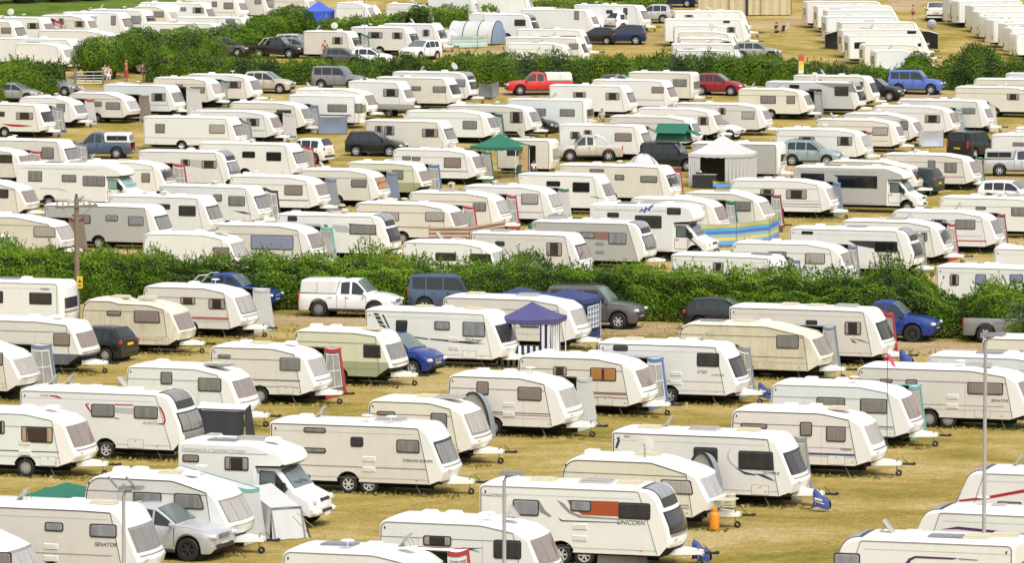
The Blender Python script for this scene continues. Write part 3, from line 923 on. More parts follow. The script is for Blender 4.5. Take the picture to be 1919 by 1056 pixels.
def awning(cav, L, W, h, sg, label, roofc='pale', trim='blue', x0=-.25, x1=.30, depth=2.4, wall='pale', flare=.20, gable=False):
    root = thing('porch_awning', label, 'awning', (cav.location.x, cav.location.y, 0), cav.rotation_euler[2])
    plain = trim in ('pale', 'turq', 'brown') or random.Random(int(cav.location.y * 31)).random() < .22
    depth = min(depth * .86, 2.6) if depth < 2.8 else depth * .9
    xa, xb = x0 * L, x1 * L * .90
    y0, y1 = sg * (W / 2 + .03), sg * (W / 2 + depth)
    h0, h1 = h - .16, 1.92
    rm = MB()
    nx, ny = 7, 7
    def rz_(u, v): return h0 + (h1 - h0) * v - .07 * math.sin(math.pi * v) - .03 * math.sin(math.pi * 3 * u) ** 2 * v
    rows = [[(xa + (xb - xa) * i / nx, y0 + (y1 - y0) * j / ny, rz_(i / nx, j / ny)) for j in range(ny + 1)] for i in range(nx + 1)]
    rm.grid(rows, 0); rm.grid([[(p[0], p[1], p[2] - .012) for p in r_] for r_ in rows], 0)
    obj('roof', rm, [CLOTH[roofc]], root)
    def side(xx, dx):
        m_ = MB()
        def q(a, b):        # a 0 at caravan, 1 at the outer edge; b 0 ground, 1 eaves
            yy = y0 + (y1 - y0) * a + sg * flare * a * (1 - b)
            return (xx + dx * flare * (1 - b) * (.3 + .7 * a), yy, .02 + (h0 + (h1 - h0) * a - .07 * math.sin(math.pi * a) - .04) * b)
        N = 8
        m_.grid([[q(i / N, j / N) for j in range(N + 1)] for i in range(N + 1)], 0)
        # coloured edge band, skirt and the clear window with its pale bars
        def band(a0, a1, b0, b1, mt, off):
            g = [[q(a0 + (a1 - a0) * i / 4, b0 + (b1 - b0) * j / 4) for j in range(5)] for i in range(5)]
            m_.grid([[(p[0] + dx * off, p[1], p[2]) for p in r_] for r_ in g], mt)
        if not plain: band(.88, 1.0, 0, 1, 1, .02); band(0, 1, 0, .10, 1, .016)
        band(0, 1, .94, 1, 1, .018)
        o_ = obj('side_panel', m_, [CLOTH[wall], CLOTH[trim]], root)
        if plain: return
        m2 = MB(); m_ = m2
        band(.08, .82, .20, .90, 0, .024)
        wo_ = obj('awning_window', m2, [CLEAR], o_)
        if random.Random(int(cav.location.x * 50)).random() < .45: return
        m3 = MB(); m_ = m3
        for a in (.08, .45, .80): band(a - .01, a + .02, .20, .90, 0, .034)
        for b in (.20, .55, .89): band(.08, .82, b - .01, b + .012, 0, .036)
        obj('glazing_bar', m3, [CLOTH['white']], wo_)
    side(xb, 1); side(xa, -1)
    fm = MB()
    N = 6
    fm.grid([[(xa + (xb - xa) * i / N, y1 + sg * flare * (1 - j / N), .02 + (h1 - .05) * j / N) for j in range(N + 1)] for i in range(N + 1)], 0)
    for i in range(4):
        u = xa + (xb - xa) * i / 3
        w_ = .12
        u0 = max(xa, min(xb - w_, u - w_ / 2))
        fm.grid([[(u0 + w_ * a, y1 + sg * (flare * (1 - j / N) + .015), .02 + (h1 - .05) * j / N) for j in range(N + 1)] for a in (0, 1)], 1)
    obj('front_panel', fm, [CLOTH[wall], CLOTH[trim]], root)
    vm = MB()
    vm.grid([[(xa - .03 + (xb - xa + .06) * i / 12, y1 + sg * .03, h1 - (.16 + .03 * (i % 2)) * j + .005) for j in range(2)] for i in range(13)], 0, False)
    for xx in (xa - .03, xb + .03):
        vm.grid([[(xx, y0 + (y1 - y0) * i / 8, rz_(0, i / 8) - .13 * j) for j in range(2)] for i in range(9)], 0, False)
    obj('valance', vm, [CLOTH[trim]], root)
    for xx in (xa + .05, xb - .05):
        p = MB(); p.tube([(xx, y1 - sg * .04, 0), (xx, y1 - sg * .04, h1 - .02)], .016, 6); obj('pole', p, [GALV], root)
    return root
# ---------------------------------------------------------------- cars, vans and pick-ups
def carpaint(name, col, metal=0.0, rough=.28):
    return mat('paint_' + name, col, rough, metal, var=.10, scale=1.5, coat=.35)
PAINT = {
    'silver': carpaint('silver', (.52, .53, .54), .25), 'black': carpaint('black', (.012, .013, .015)), 'blue': carpaint('blue', (.012, .042, .235), .1), 'white': carpaint('white', (.80, .80, .78)),
    'navy': carpaint('navy', (.012, .02, .075), .1), 'slate': carpaint('slate_blue', (.075, .11, .175), .2), 'grey': carpaint('grey', (.13, .125, .12), .3), 'red': carpaint('red', (.60, .025, .02)), 'maroon': carpaint('maroon', (.32, .02, .035), .15),
    'sky': carpaint('sky_blue', (.095, .17, .50), .1), 'gold': carpaint('champagne', (.55, .51, .44), .2), 'lgrey': carpaint('light_grey', (.36, .36, .35), .25), 'steel': carpaint('steel_blue', (.33, .40, .43), .25), 'dkgreen': carpaint('dark_green', (.03, .05, .05), .2),
    'bright': carpaint('bright_blue', (.05, .17, .55), .1), 'midgrey': carpaint('mid_grey', (.26, .26, .26), .3)}
CGLASS = mat('car_glass', (.022, .030, .032), .06, var=.3, scale=1.0, spec=.7)
CGLASSL = mat('car_windscreen', (.13, .165, .165), .05, var=.35, scale=1.2, spec=.8)
LAMP = mat('headlamp_glass', (.66, .67, .68), .08, var=.25, scale=12)
PLATEY = mat('plate_yellow', (.75, .52, .04), .5); PLATEW = mat('plate_white', (.75, .75, .72), .5)
CLAD = mat('dark_cladding', (.035, .035, .036), .6)
# L W H belt rear0 rear1 roof1 screen0 bonnet nose clearance wheel
CAR = {
    'hatch': (4.2, 1.78, 1.48, .93, .015, .13, .50, .715, .98, .70, .20, .315), 'suv': (4.6, 1.88, 1.72, 1.10, .012, .10, .50, .70, 1.12, .84, .26, .36), 'coupe': (4.7, 1.9, 1.66, 1.10, .03, .27, .52, .71, 1.12, .86, .25, .37),
    'disco': (4.85, 1.92, 1.90, 1.20, .006, .035, .56, .70, 1.20, .96, .30, .39), 'van': (4.5, 1.8, 1.68, 1.00, .006, .05, .56, .76, 1.06, .74, .22, .32),
    'pickup': (5.25, 1.85, 1.80, 1.12, .40, .44, .60, .735, 1.14, .90, .32, .39), 'estate': (4.7, 1.78, 1.48, .92, .01, .10, .53, .70, .96, .72, .20, .32)}
NCAR = 0
def car(x0, x1, yb, kind, col, label, head='R', th=18.0, canopy=None, glass=None, L=None, wheel='alloy', extra=(), loc=None, bars=False, clad=False, name=None, group=None):
    global NCAR
    NCAR += 1
    L0, W, H, zb, r0, r1, r2, r3, zbon, znose, clr, wr = CAR[kind]
    t = R(th)
    d, lat = Vector((math.cos(t), -math.sin(t), 0)), Vector((math.sin(t), math.cos(t), 0))
    if loc is None:
        nearp = at((x0 + x1) / 2, yb)
        s = FPX / nearp.y
        if L is None:
            L = ((x1 - x0) / s - W * abs(math.sin(t + (x0 + x1 - 1919) / 2 / FPX * 0 + (959.5 - (x0 + x1) / 2) / FPX))) / max(.3, abs(math.cos(t)))
            L = max(L0 * .88, min(L0 * 1.12, L))
        c = at((x0 + x1) / 2, yb); c.y += .75 + .30 * L * abs(math.sin(t)) 
        wpx = FPX / c.y * (L * abs(math.cos(t)) + W * abs(math.sin(t)))
        mx = (x0 + x1) / 2 if wpx < (x1 - x0) * 1.06 else x1 - wpx / 2      # the tail hides behind something: keep the end that shows
        c.x = ((mx - 959.5) / FPX) * (c.y * _cp + HC * _sp)
    else:
        c = Vector(loc); L = L or L0
    rz = -t + (math.pi if head == 'L' else 0)
    nm = name or {'hatch': 'hatchback_car', 'suv': 'suv_car', 'coupe': 'suv_car', 'disco': 'off_road_car', 'van': 'van', 'pickup': 'pickup_truck', 'estate': 'estate_car'}[kind]
    cat = {'pickup': 'pickup', 'van': 'van'}.get(kind, 'car')
    root = thing(nm, label, cat, (c.x, c.y, 0), rz, group)
    X = lambda f: -L / 2 + f * L
    xr, xf = X(.20 if kind != 'pickup' else .215), X(.80)
    hw = W / 2
    tail = {'hatch': .98, 'suv': 1.12, 'coupe': 1.12, 'disco': 1.2, 'van': 1.1, 'pickup': 1.12, 'estate': .93}[kind]
    def sm(a, b, x): 
        q = max(0, min(1, (x - a) / (b - a))); return q * q * (3 - 2 * q)
    def top(f):
        if f < r0: return tail if kind != 'pickup' else .62
        if f < r1: return zb + (H - zb) * (((f - r0) / (r1 - r0)) ** .75) if kind != 'pickup' else zb + (H - zb) * ((f - r0) / (r1 - r0)) ** .8
        if f < r2: 
            u = (f - r1) / (r2 - r1)
            return H - (.06 if kind not in ('disco', 'van') else .02) * (abs(u - .6) / .6) ** 2
        if f < r3:
            u = (f - r2) / (r3 - r2); return H - .03 * (1 - u) - (H - zbon) * (u ** 1.12) 
        u = (f - r3) / (1 - r3)
        return zbon + (znose - zbon) * (u ** 2.2)
    def belt(f): return zb - .06 * f
    def half(f):
        q = 1.0
        if f > .86: q -= .16 * ((f - .86) / .14) ** 2
        if f < .07: q -= .07 * ((.07 - f) / .07) ** 2
        return hw * q
    def sect(f):
        x = X(f); z0 = clr
        for xa in (xr, xf):
            dd = abs(x - xa)
            if dd < wr + .07: z0 = max(z0, wr + math.sqrt((wr + .07) ** 2 - dd * dd))
        w = half(f); tp = top(f)
        if f > .97: z0 = max(z0, clr + .10 * (f - .97) / .03)
        bed = kind == 'pickup' and f < r0
        if bed:
            rail = 1.10
            return [(0, z0), (w - .05, z0), (w, max(z0 + .05, .5)), (w + .015, max(z0 + .06, .78)), (w - .005, rail - .06), (w - .03, rail), (w - .13, rail), (w - .16, .70), (0, .70)]
        cabin = tp > belt(f) + .10
        bz = min(belt(f), tp - .05)
        tw = (tp - bz) * (.26 if kind not in ('disco', 'van') else .13)
        rw = max(.3, w - .03 - tw)
        return [(0, z0), (w - .05, z0), (w, max(z0 + .05, .45)), (w + .015, max(z0 + .06, .72)), (w - .01, max(bz - .05, z0 + .08)), (w - .035, bz), (rw + .015, tp - (.07 if cabin else .035)), (rw - .08, tp - .005), (0, tp + (.03 if cabin else .025))]
    fs_ = sorted(set([0, .004, .012] + [k / 76 for k in range(1, 76)] + [r0 - 1e-4, r0, r1, r2, r3, .985, .993, 1.0]))
    fs_ = [f for f in fs_ if 0 <= f <= 1]
    mb = MB(); rows = []
    for f in fs_:
        sc = sect(f); x = X(f)
        e = 0
        if f > .985: e = (f - .985) / .015
        if f < .012: e = (.012 - f) / .012 * .6
        zc = .62
        pt = [(x, y * (1 - .06 * e), zc + (z - zc) * (1 - .16 * e)) for y, z in sc]
        rows.append([(p[0], -p[1], p[2]) for p in pt] + [p for p in pt[::-1]][1:])
    n = len(rows[0])
    mm = []
    for i in range(len(rows) - 1):
        for j in range(n - 1):
            mm.append(2 if j in (0, n - 2) else 0)
    vs = [p for r_ in rows for p in r_]
    fcs = [(i * n + j, i * n + j + 1, (i + 1) * n + j + 1, (i + 1) * n + j) for i in range(len(rows) - 1) for j in range(n - 1)]
    mb.add(vs, fcs, mm, True)
    for k in (0, len(rows) - 1):
        mb.add(rows[k], [tuple(range(n))], 0)
    obj('body', mb, [PAINT[col], CLAD, UNDER], root, sharp=32)
    G = CGLASS; GS = CGLASSL
    # ---- glazing: strips laid on the body surface
    def surf(f, a, off=.012):
        """a 0..1 from belt to roof edge on the side (near side -y)"""
        sc = sect(f); p, q = sc[5], sc[6]
        y, z = p[0] + (q[0] - p[0]) * a, p[1] + (q[1] - p[1]) * a
        return X(f), y + off, z
    def side_glass(fa, fb, nm_='side_window'):
        for sg in (-1, 1):
            m = MB(); N = 8; r_ = []
            for i in range(N + 1):
                f = fa + (fb - fa) * i / N
                r_.append([(p[0], sg * p[1], p[2]) for p in (surf(f, .06), surf(f, .5), surf(f, .94))])
            m.grid(r_, 0); obj(nm_, m, [G], root)
    pil = .012
    if kind == 'pickup':
        mid = (r1 + r2) / 2 + .03
        side_glass(r1 + .008, mid - pil); side_glass(mid + pil, r3 - .045)
    elif kind == 'van':
        side_glass(.47, .66); side_glass(.68, r3 - .05)
    else:
        a, b = r1 + .015 if kind not in ('disco',) else r1 + .02, r3 - .05
        cuts = [a, a + (b - a) * .27, a + (b - a) * .60, b] if kind in ('suv', 'disco', 'estate', 'coupe') else [a, a + (b - a) * .18, a + (b - a) * .56, b]
        for k in range(3): side_glass(cuts[k] + pil * .7, cuts[k + 1] - pil * .7)
    def top_glass(fa, fb, wmul, nm_, mt):
        m = MB(); N = 8; r_ = []
        for i in range(N + 1):
            f = fa + (fb - fa) * i / N
            sc = sect(f); e, c_ = sc[7], sc[8]
            row = []
            for k in range(-4, 5):
                u = k / 4 * wmul
                yy = u * (e[0] + .06); zz = c_[1] + (e[1] - c_[1]) * u * u
                row.append((X(f) + (.012 if fa > .4 else -.012), yy, zz + .012))
            r_.append(row)
        m.grid(r_, 0); obj(nm_, m, [mt], root)
    top_glass(r2 + .012, r3 - .012, .97, 'windscreen', glass or GS)
    if kind in ('hatch', 'coupe', 'suv', 'estate'): top_glass(r0 + .012, r1 - .008, .90, 'rear_window', G)
    elif kind in ('disco', 'van'):
        m = MB(); o = rrect(W * .66, (H - zb) * .60, .08); m.sheet([(X(0) - .012, y, (H + zb) / 2 + z - .02) for y, z in o], 0, (.06, 0, 0)); obj('rear_window', m, [G], root)
    elif kind == 'pickup':
        m = MB(); o = rrect(W * .62, .36, .05); m.sheet([(X(r0 + .017) + z * .12, y, zb + .36 + z) for y, z in o], 0, (.08, 0, 0)); obj('rear_window', m, [G], root)
    # ---- wheels
    for xa in (xr, xf):
        for sg in (-1, 1):
            add_wheel(root, xa, sg * (hw - .115), wr, .22, wheel, sg)
        m = MB(); m.box((xa, 0, wr + .05), (2 * wr + .10, W - .34, 2 * wr + .02), 0); obj('wheel_well', m, [UNDER], root)
    # ---- ends
    def both(nm_, c_, dm, mt, ch=.03, rz_=0):
        for sg in (-1, 1):
            m = MB(); m.box((0, 0, 0), dm, 0, ch)
            obj(nm_, m, mt, root, (c_[0], sg * c_[1], c_[2]), sg * rz_)
    zl = znose - .10
    both('headlight', (X(.978), hw * .70, zl + .02), (.26, .42, .15), [LAMP], .05, -.42)
    rear_tall = kind in ('disco', 'van')
    if kind == 'pickup': both('tail_light', (X(.006), hw - .09, .92), (.09, .15, .34), [RED], .03)
    elif rear_tall: both('tail_light', (X(.006), hw - .12, 1.02), (.08, .15, .5), [RED], .03)
    else: both('tail_light', (X(.018), hw * .76, zb - .05), (.13, .42, .18), [RED], .04, .25)
    m = MB(); m.box((X(.995), 0, zl + .0), (.08, .72, .16), 0, .02)
    for k in range(3): m.box((X(.995) + .04, 0, zl - .05 + k * .05), (.02, .66, .014), 1)
    obj('grille', m, [DKMET, CHROME], root)
    m = MB(); m.box((X(.975), 0, clr + .24), (.20, W * .88, .20), 0, .06); m.box((X(.995), 0, clr + .22), (.16, W * .62, .12), 1, .02)
    obj('front_bumper', m, [PAINT[col] if not clad else CLAD, DKMET], root)
    m = MB(); m.box((X(.012), 0, clr + .26), (.16, W * .92, .20), 0, .05); obj('rear_bumper', m, [(CLAD if clad or kind in ('suv', 'pickup') else PAINT[col])], root)
    m = MB(); m.box((X(.99) + .07, 0, clr + .26), (.02, .50, .11), 0); obj('number_plate', m, [PLATEW], root)
    m = MB(); m.box((X(0) - .03, 0, (.78 if kind != 'pickup' else .52)), (.03, .50, .11), 0); obj('number_plate', m, [PLATEY], root)
    for sg in (-1, 1):
        m = MB(); m.box((X(r3 - .035), sg * (hw + .09), zb + .04), (.12, .20, .15), 0, .04); obj('door_mirror', m, [PAINT[col] if not clad else CLAD], root)
        doors = (r3 - .22, r3 - .40) if kind != 'van' else (r3 - .23,)
        for f in doors:
            m = MB(); m.box((X(f), sg * (half(f) + .012), zb - .17), (.20, .03, .03), 0, .008); obj('door_handle', m, [PAINT[col] if col != 'white' else PLASTG], root)
        for f in ((r3 - .02), (r3 - .235), (r2 - .36 if kind != 'van' else .3)):
            if kind == 'pickup' and f < r0 + .02: f = r0 + .01
            z0 = sect(f)[1][1] + .05
            m = MB(); m.box((X(f), sg * (half(f) + .006), (zb - .04 + max(z0, .45)) / 2), (.014, .022, zb - .08 - max(z0, .45)), 0); obj('door_seam', m, [CLAD], root)
        m = MB(); m.box(((xr + xf) / 2, sg * (hw + .005), clr + .06), (xf - xr - 2 * wr - .16, .05, .10), 0, .02)
        obj('side_sill', m, [CLAD], root)
    if bars or kind in ('disco',):
        for sg in (-1, 1):
            m = MB(); m.tube([(X(r1 + .03), sg * hw * .66, H - .01), (X(r1 + .06), sg * hw * .66, H + .06), (X(r2 - .04), sg * hw * .66, H + .06), (X(r2), sg * hw * .66, H - .02)], .02, 5); obj('roof_rail', m, [CLAD], root)
    if kind == 'pickup' and canopy:
        m = MB(); P_ = fillet([(X(.012), 1.10, .02), (X(r0 - .004), 1.10, .02), (X(r0 + .015), H - .02, .12), (X(.03), H - .03, .16)], 4)
        Shell(P_, W - .10, bow=0, bowlen=1, rin=.07).build(m, 0, 0, 0, 0)
        co = obj('canopy', m, [PAINT[canopy]], root)
        for sg in (-1, 1):
            m = MB(); o = rrect(L * r0 * .78, .34, .06); m.sheet([(X(r0 * .52) + x, sg * (hw - .058), 1.44 + z) for x, z in o], 0, (0, sg * .012, 0)); obj('canopy_window', m, [G if canopy != 'white' or 'panel' not in extra else PAINT['white']], co)
            m = MB(); m.box((X(r0 * .5), sg * (hw - .05), 1.42), (.02, .03, .5), 0); obj('canopy_rib', m, [PLASTG], co)
        m = MB(); o = rrect(W * .7, .42, .06); m.sheet([(X(.012) - .0, y, 1.44 + z) for y, z in o], 0, (.02, 0, 0)); obj('canopy_window', m, [G], co)
    if kind == 'pickup' and 'sportbar' in extra:
        for sg in (-1, 1):
            m = MB(); m.tube([(X(.20), sg * (hw - .12), 1.10), (X(.31), sg * (hw - .13), H - .10), (X(r0 - .01), sg * (hw - .2), H - .06)], .04, 6); obj('sport_bar', m, [CHROME], root)
    if 'rearwheel' in extra:
        m = MB(); m.lathe([(.34, -.1), (.36, 0), (.34, .1), (.1, .1)], 18, 'y'); obj('spare_wheel', m, [BLACK], root, (X(0) - .12, 0, 1.0), math.pi / 2)
    return root

# ---------------------------------------------------------------- motorhomes
def motorhome(xl, ye, xr, label, col='white', h=2.78, over='low', win=(), th=18.0, L=None, pane='dark', side=None, text=(), decal=(), screen='grey', W=2.25, twoup=()):
    t = R(th)
    d, lat = Vector((math.cos(t), -math.sin(t), 0)), Vector((math.sin(t), math.cos(t), 0))
    c = at(xl, ye, h - .05); c.z = 0
    if L is None:
        lo, hi = 4.5, 9.0
        for _ in range(24):
            m_ = (lo + hi) / 2; q = c + d * m_ + lat * (W * .62)
            if proj((q.x, q.y, .8))[0] < xr: lo = m_
            else: hi = m_
        L = lo
    loc = c + d * (L / 2) + lat * (W / 2)
    s = FPX / c.y
    root = thing('motorhome', label, 'motorhome', (loc.x, loc.y, 0), -t)
    xc = L / 2 - 2.05                       # back of the cab doors
    x = L / 2
    zb = .42
    if over == 'cab':
        poly = [(-x, zb, .06), (xc, zb, .05), (xc + .02, 1.98, .05), (xc + .25, 2.02, .1), (x - .85, 2.06, .18), (x - .74, 2.30, .25), (x - 1.05, h - .05, .45), (x - 1.7, h, .8), (-x, h, .16)]
    else:
        poly = [(-x, zb, .06), (xc, zb, .05), (xc + .02, 1.98, .05), (x - 1.05, 2.00, .1), (x - .86, 2.10, .1), (x - 1.02, 2.42, .4), (xc - .1, h, 1.0), (-x, h, .14)]
    pts = fillet(poly)
    ax = -x + 2.15
    insert_arches(pts, [ax], zb, .42, .36)
    sh = Shell(pts, W, bow=.14, bowlen=1.1)
    mb = MB(); sh.build(mb, 0, 1, 1, 2)
    sm_ = side_mat(side or col); shm = shell_mat('white')
    obj('living_body', mb, [sm_, shm, UNDER], root)
    # cab
    cw = 1.98
    cp = fillet([(xc - .12, .36, .05), (x - .12, .36, .08), (x + .02, .62, .12), (x - .04, .96, .14), (x - .72, 1.22, .12), (x - 1.34, 1.98, .10), (xc - .12, 2.0, .02)])
    insert_arches(cp, [x - .86], .36, .42, .36)
    cs = Shell(cp, cw, bow=.16, bowlen=.9, rin=.09)
    m2 = MB(); cs.build(m2, 0, 0, 0, 2)
    cab = obj('cab', m2, [shm, shm, UNDER], root)
    # windscreen
    i0 = [p for p in cs.front_path(1.27, 1.94, 1.5, 8)]
    m = MB(); cs.front_patch(m, i0, -.84, .84, .008, 0, 8); so = obj('windscreen', m, [FRAME], cab)
    m = MB(); cs.front_patch(m, cs.front_path(1.30, 1.91, 1.5, 8), -.80, .80, .016, 0, 8); obj('pane', m, [CGLASSL if screen == 'grey' else PANE[screen]], so)
    m = MB(); p = i0[1]
    for yy in (-.05, .5): m.tube([(cs.shift(p[0], yy) + .03, yy, p[1] + .03), (cs.shift(i0[2][0], yy) + .03, yy - .55, i0[2][1] + .05)], .012, 4)
    obj('wiper', m, [DKMET], cab)
    for sg in (-1, 1):
        y = sg * (cw / 2 + .006)
        m = MB(); o = fillet([(xc + .10, 1.24, .05), (x - .92, 1.24, .05), (x - 1.42, 1.86, .05), (xc + .10, 1.88, .06)], 3)
        m.sheet([(a, y, b) for a, b in o], 0, (0, -sg * .02, 0)); do = obj('side_window', m, [FRAME], cab)
        m = MB(); o = fillet([(xc + .14, 1.28, .04), (x - 1.40, 1.28, .04), (x - 1.40, 1.83, .03), (xc + .14, 1.84, .05)], 3)
        m.sheet([(a, y + sg * .006, b) for a, b in o], 0, (0, -sg * .004, 0)); obj('pane', m, [CGLASSL if screen == 'grey' else PANE[screen]], do)
        m = MB(); o = fillet([(x - 1.35, 1.28, .03), (x - 1.0, 1.28, .03), (x - 1.35, 1.76, .03)], 3)
        m.sheet([(a, y + sg * .006, b) for a, b in o], 0, (0, -sg * .004, 0)); obj('pane', m, [CGLASS], do)
        m = MB()
        for xx in (xc + .03, x - 1.28): m.box((xx, y, .95), (.014, .02, .60), 0)
        m.box(((xc + x - 1.28) / 2, y, .62), (x - 1.28 - xc, .02, .014), 0)
        m.box((xc + .18, y + sg * .01, 1.12), (.18, .03, .04), 0, .01)
        obj('door_seam', m, [TRIMG], cab)
        m = MB(); m.box((x - 1.05, sg * (cw / 2 + .16), 1.35), (.12, .16, .34), 0, .04); m.tube([(x - 1.05, sg * cw / 2, 1.25), (x - 1.05, sg * (cw / 2 + .15), 1.25)], .02, 5); obj('door_mirror', m, [BLACK], cab)
        m = MB(); m.box((0, 0, 0), (.22, .34, .22), 0, .06); obj('headlight', m, [LAMP], cab, (cs.shift(x - .10, .72) - .0, sg * .72, .90), -sg * .35)
        m = MB(); m.box((0, 0, 0), (.03, .12, .5), 0, .01); obj('tail_light', m, [RED], root, (-x - .005, sg * .95, .85))
    m = MB(); m.box((x - .10, 0, .90), (.16, .80, .13), 0, .03); obj('grille', m, [DKMET], cab)
    m = MB(); m.box((x - .14, 0, .52), (.34, 1.80, .22), 0, .08); m.box((x + .02, 0, .55), (.06, .9, .10), 1, .02); obj('front_bumper', m, [PLASTW if over == 'low' else PLASTG, DKMET], cab)
    m = MB(); m.box((x + .04, 0, .44), (.02, .5, .11), 0); obj('number_plate', m, [PLATEW], cab)
    for xa, yy in ((x - .86, cw / 2 - .12), (ax, W / 2 - .14)):
        for sg in (-1, 1): add_wheel(root, xa, sg * yy, .34, .21, 'hub', sg)
    m = MB(); m.box((0, 0, .36), (L * .8, 1.5, .16), 0); obj('chassis', m, [UNDER], root)
    m = MB()
    for sg in (-1, 1):
        m.box((-.1 * L + .3, sg * (W / 2 + .004), .56), (L * .38, .012, .02), 0)
        m.box((-.15 * L, sg * (W / 2 + .004), h - .30), (L * .62, .012, .014), 0)
    obj('trim', m, [TRIML], root)
    def local(px, py):
        r_ = ray(px, py); k = c.dot(lat) / r_.dot(lat); q = r_ * k
        return (Vector((q.x, q.y, 0)) - c).dot(d) - L / 2, HC + q.z
    for w in win:
        w = list(w); pn = pane
        if isinstance(w[-1], str): pn = w.pop()
        xa, y0, xb, y1 = w
        (a, za), (b, zb_) = local(xa, (y0 + y1) / 2), local(xb, (y0 + y1) / 2)
        add_window(root, (a + b) / 2, -W / 2, (za + zb_) / 2, b - a, (y1 - y0) / s - (b - a) * .04, pn, 0, .06)
    for s_, px, py, size, mt in text:
        a, b = local(px, py); add_text(root, s_, a, -W / 2 - .008, b, size, mt)
    dk = {}
    for cn, poly in decal: dk.setdefault(cn, []).append([local(*q) for q in poly])
    for cn, polys in dk.items():
        m = MB()
        for poly in polys: m.sheet([(a, -W / 2 - .009, b) for a, b in poly], 0, (0, .007, 0))
        obj('decal', m, [DECAL[cn]], root)
    rnd = random.Random(int(xl))
    roof_items(root, [('V', -.05 * L, .1), ('v', -.34 * L, .2), ('w', .12 * L, -.1), ('s', -.22 * L, -.35)], h + .015, W, -1, rnd)
    return root, local
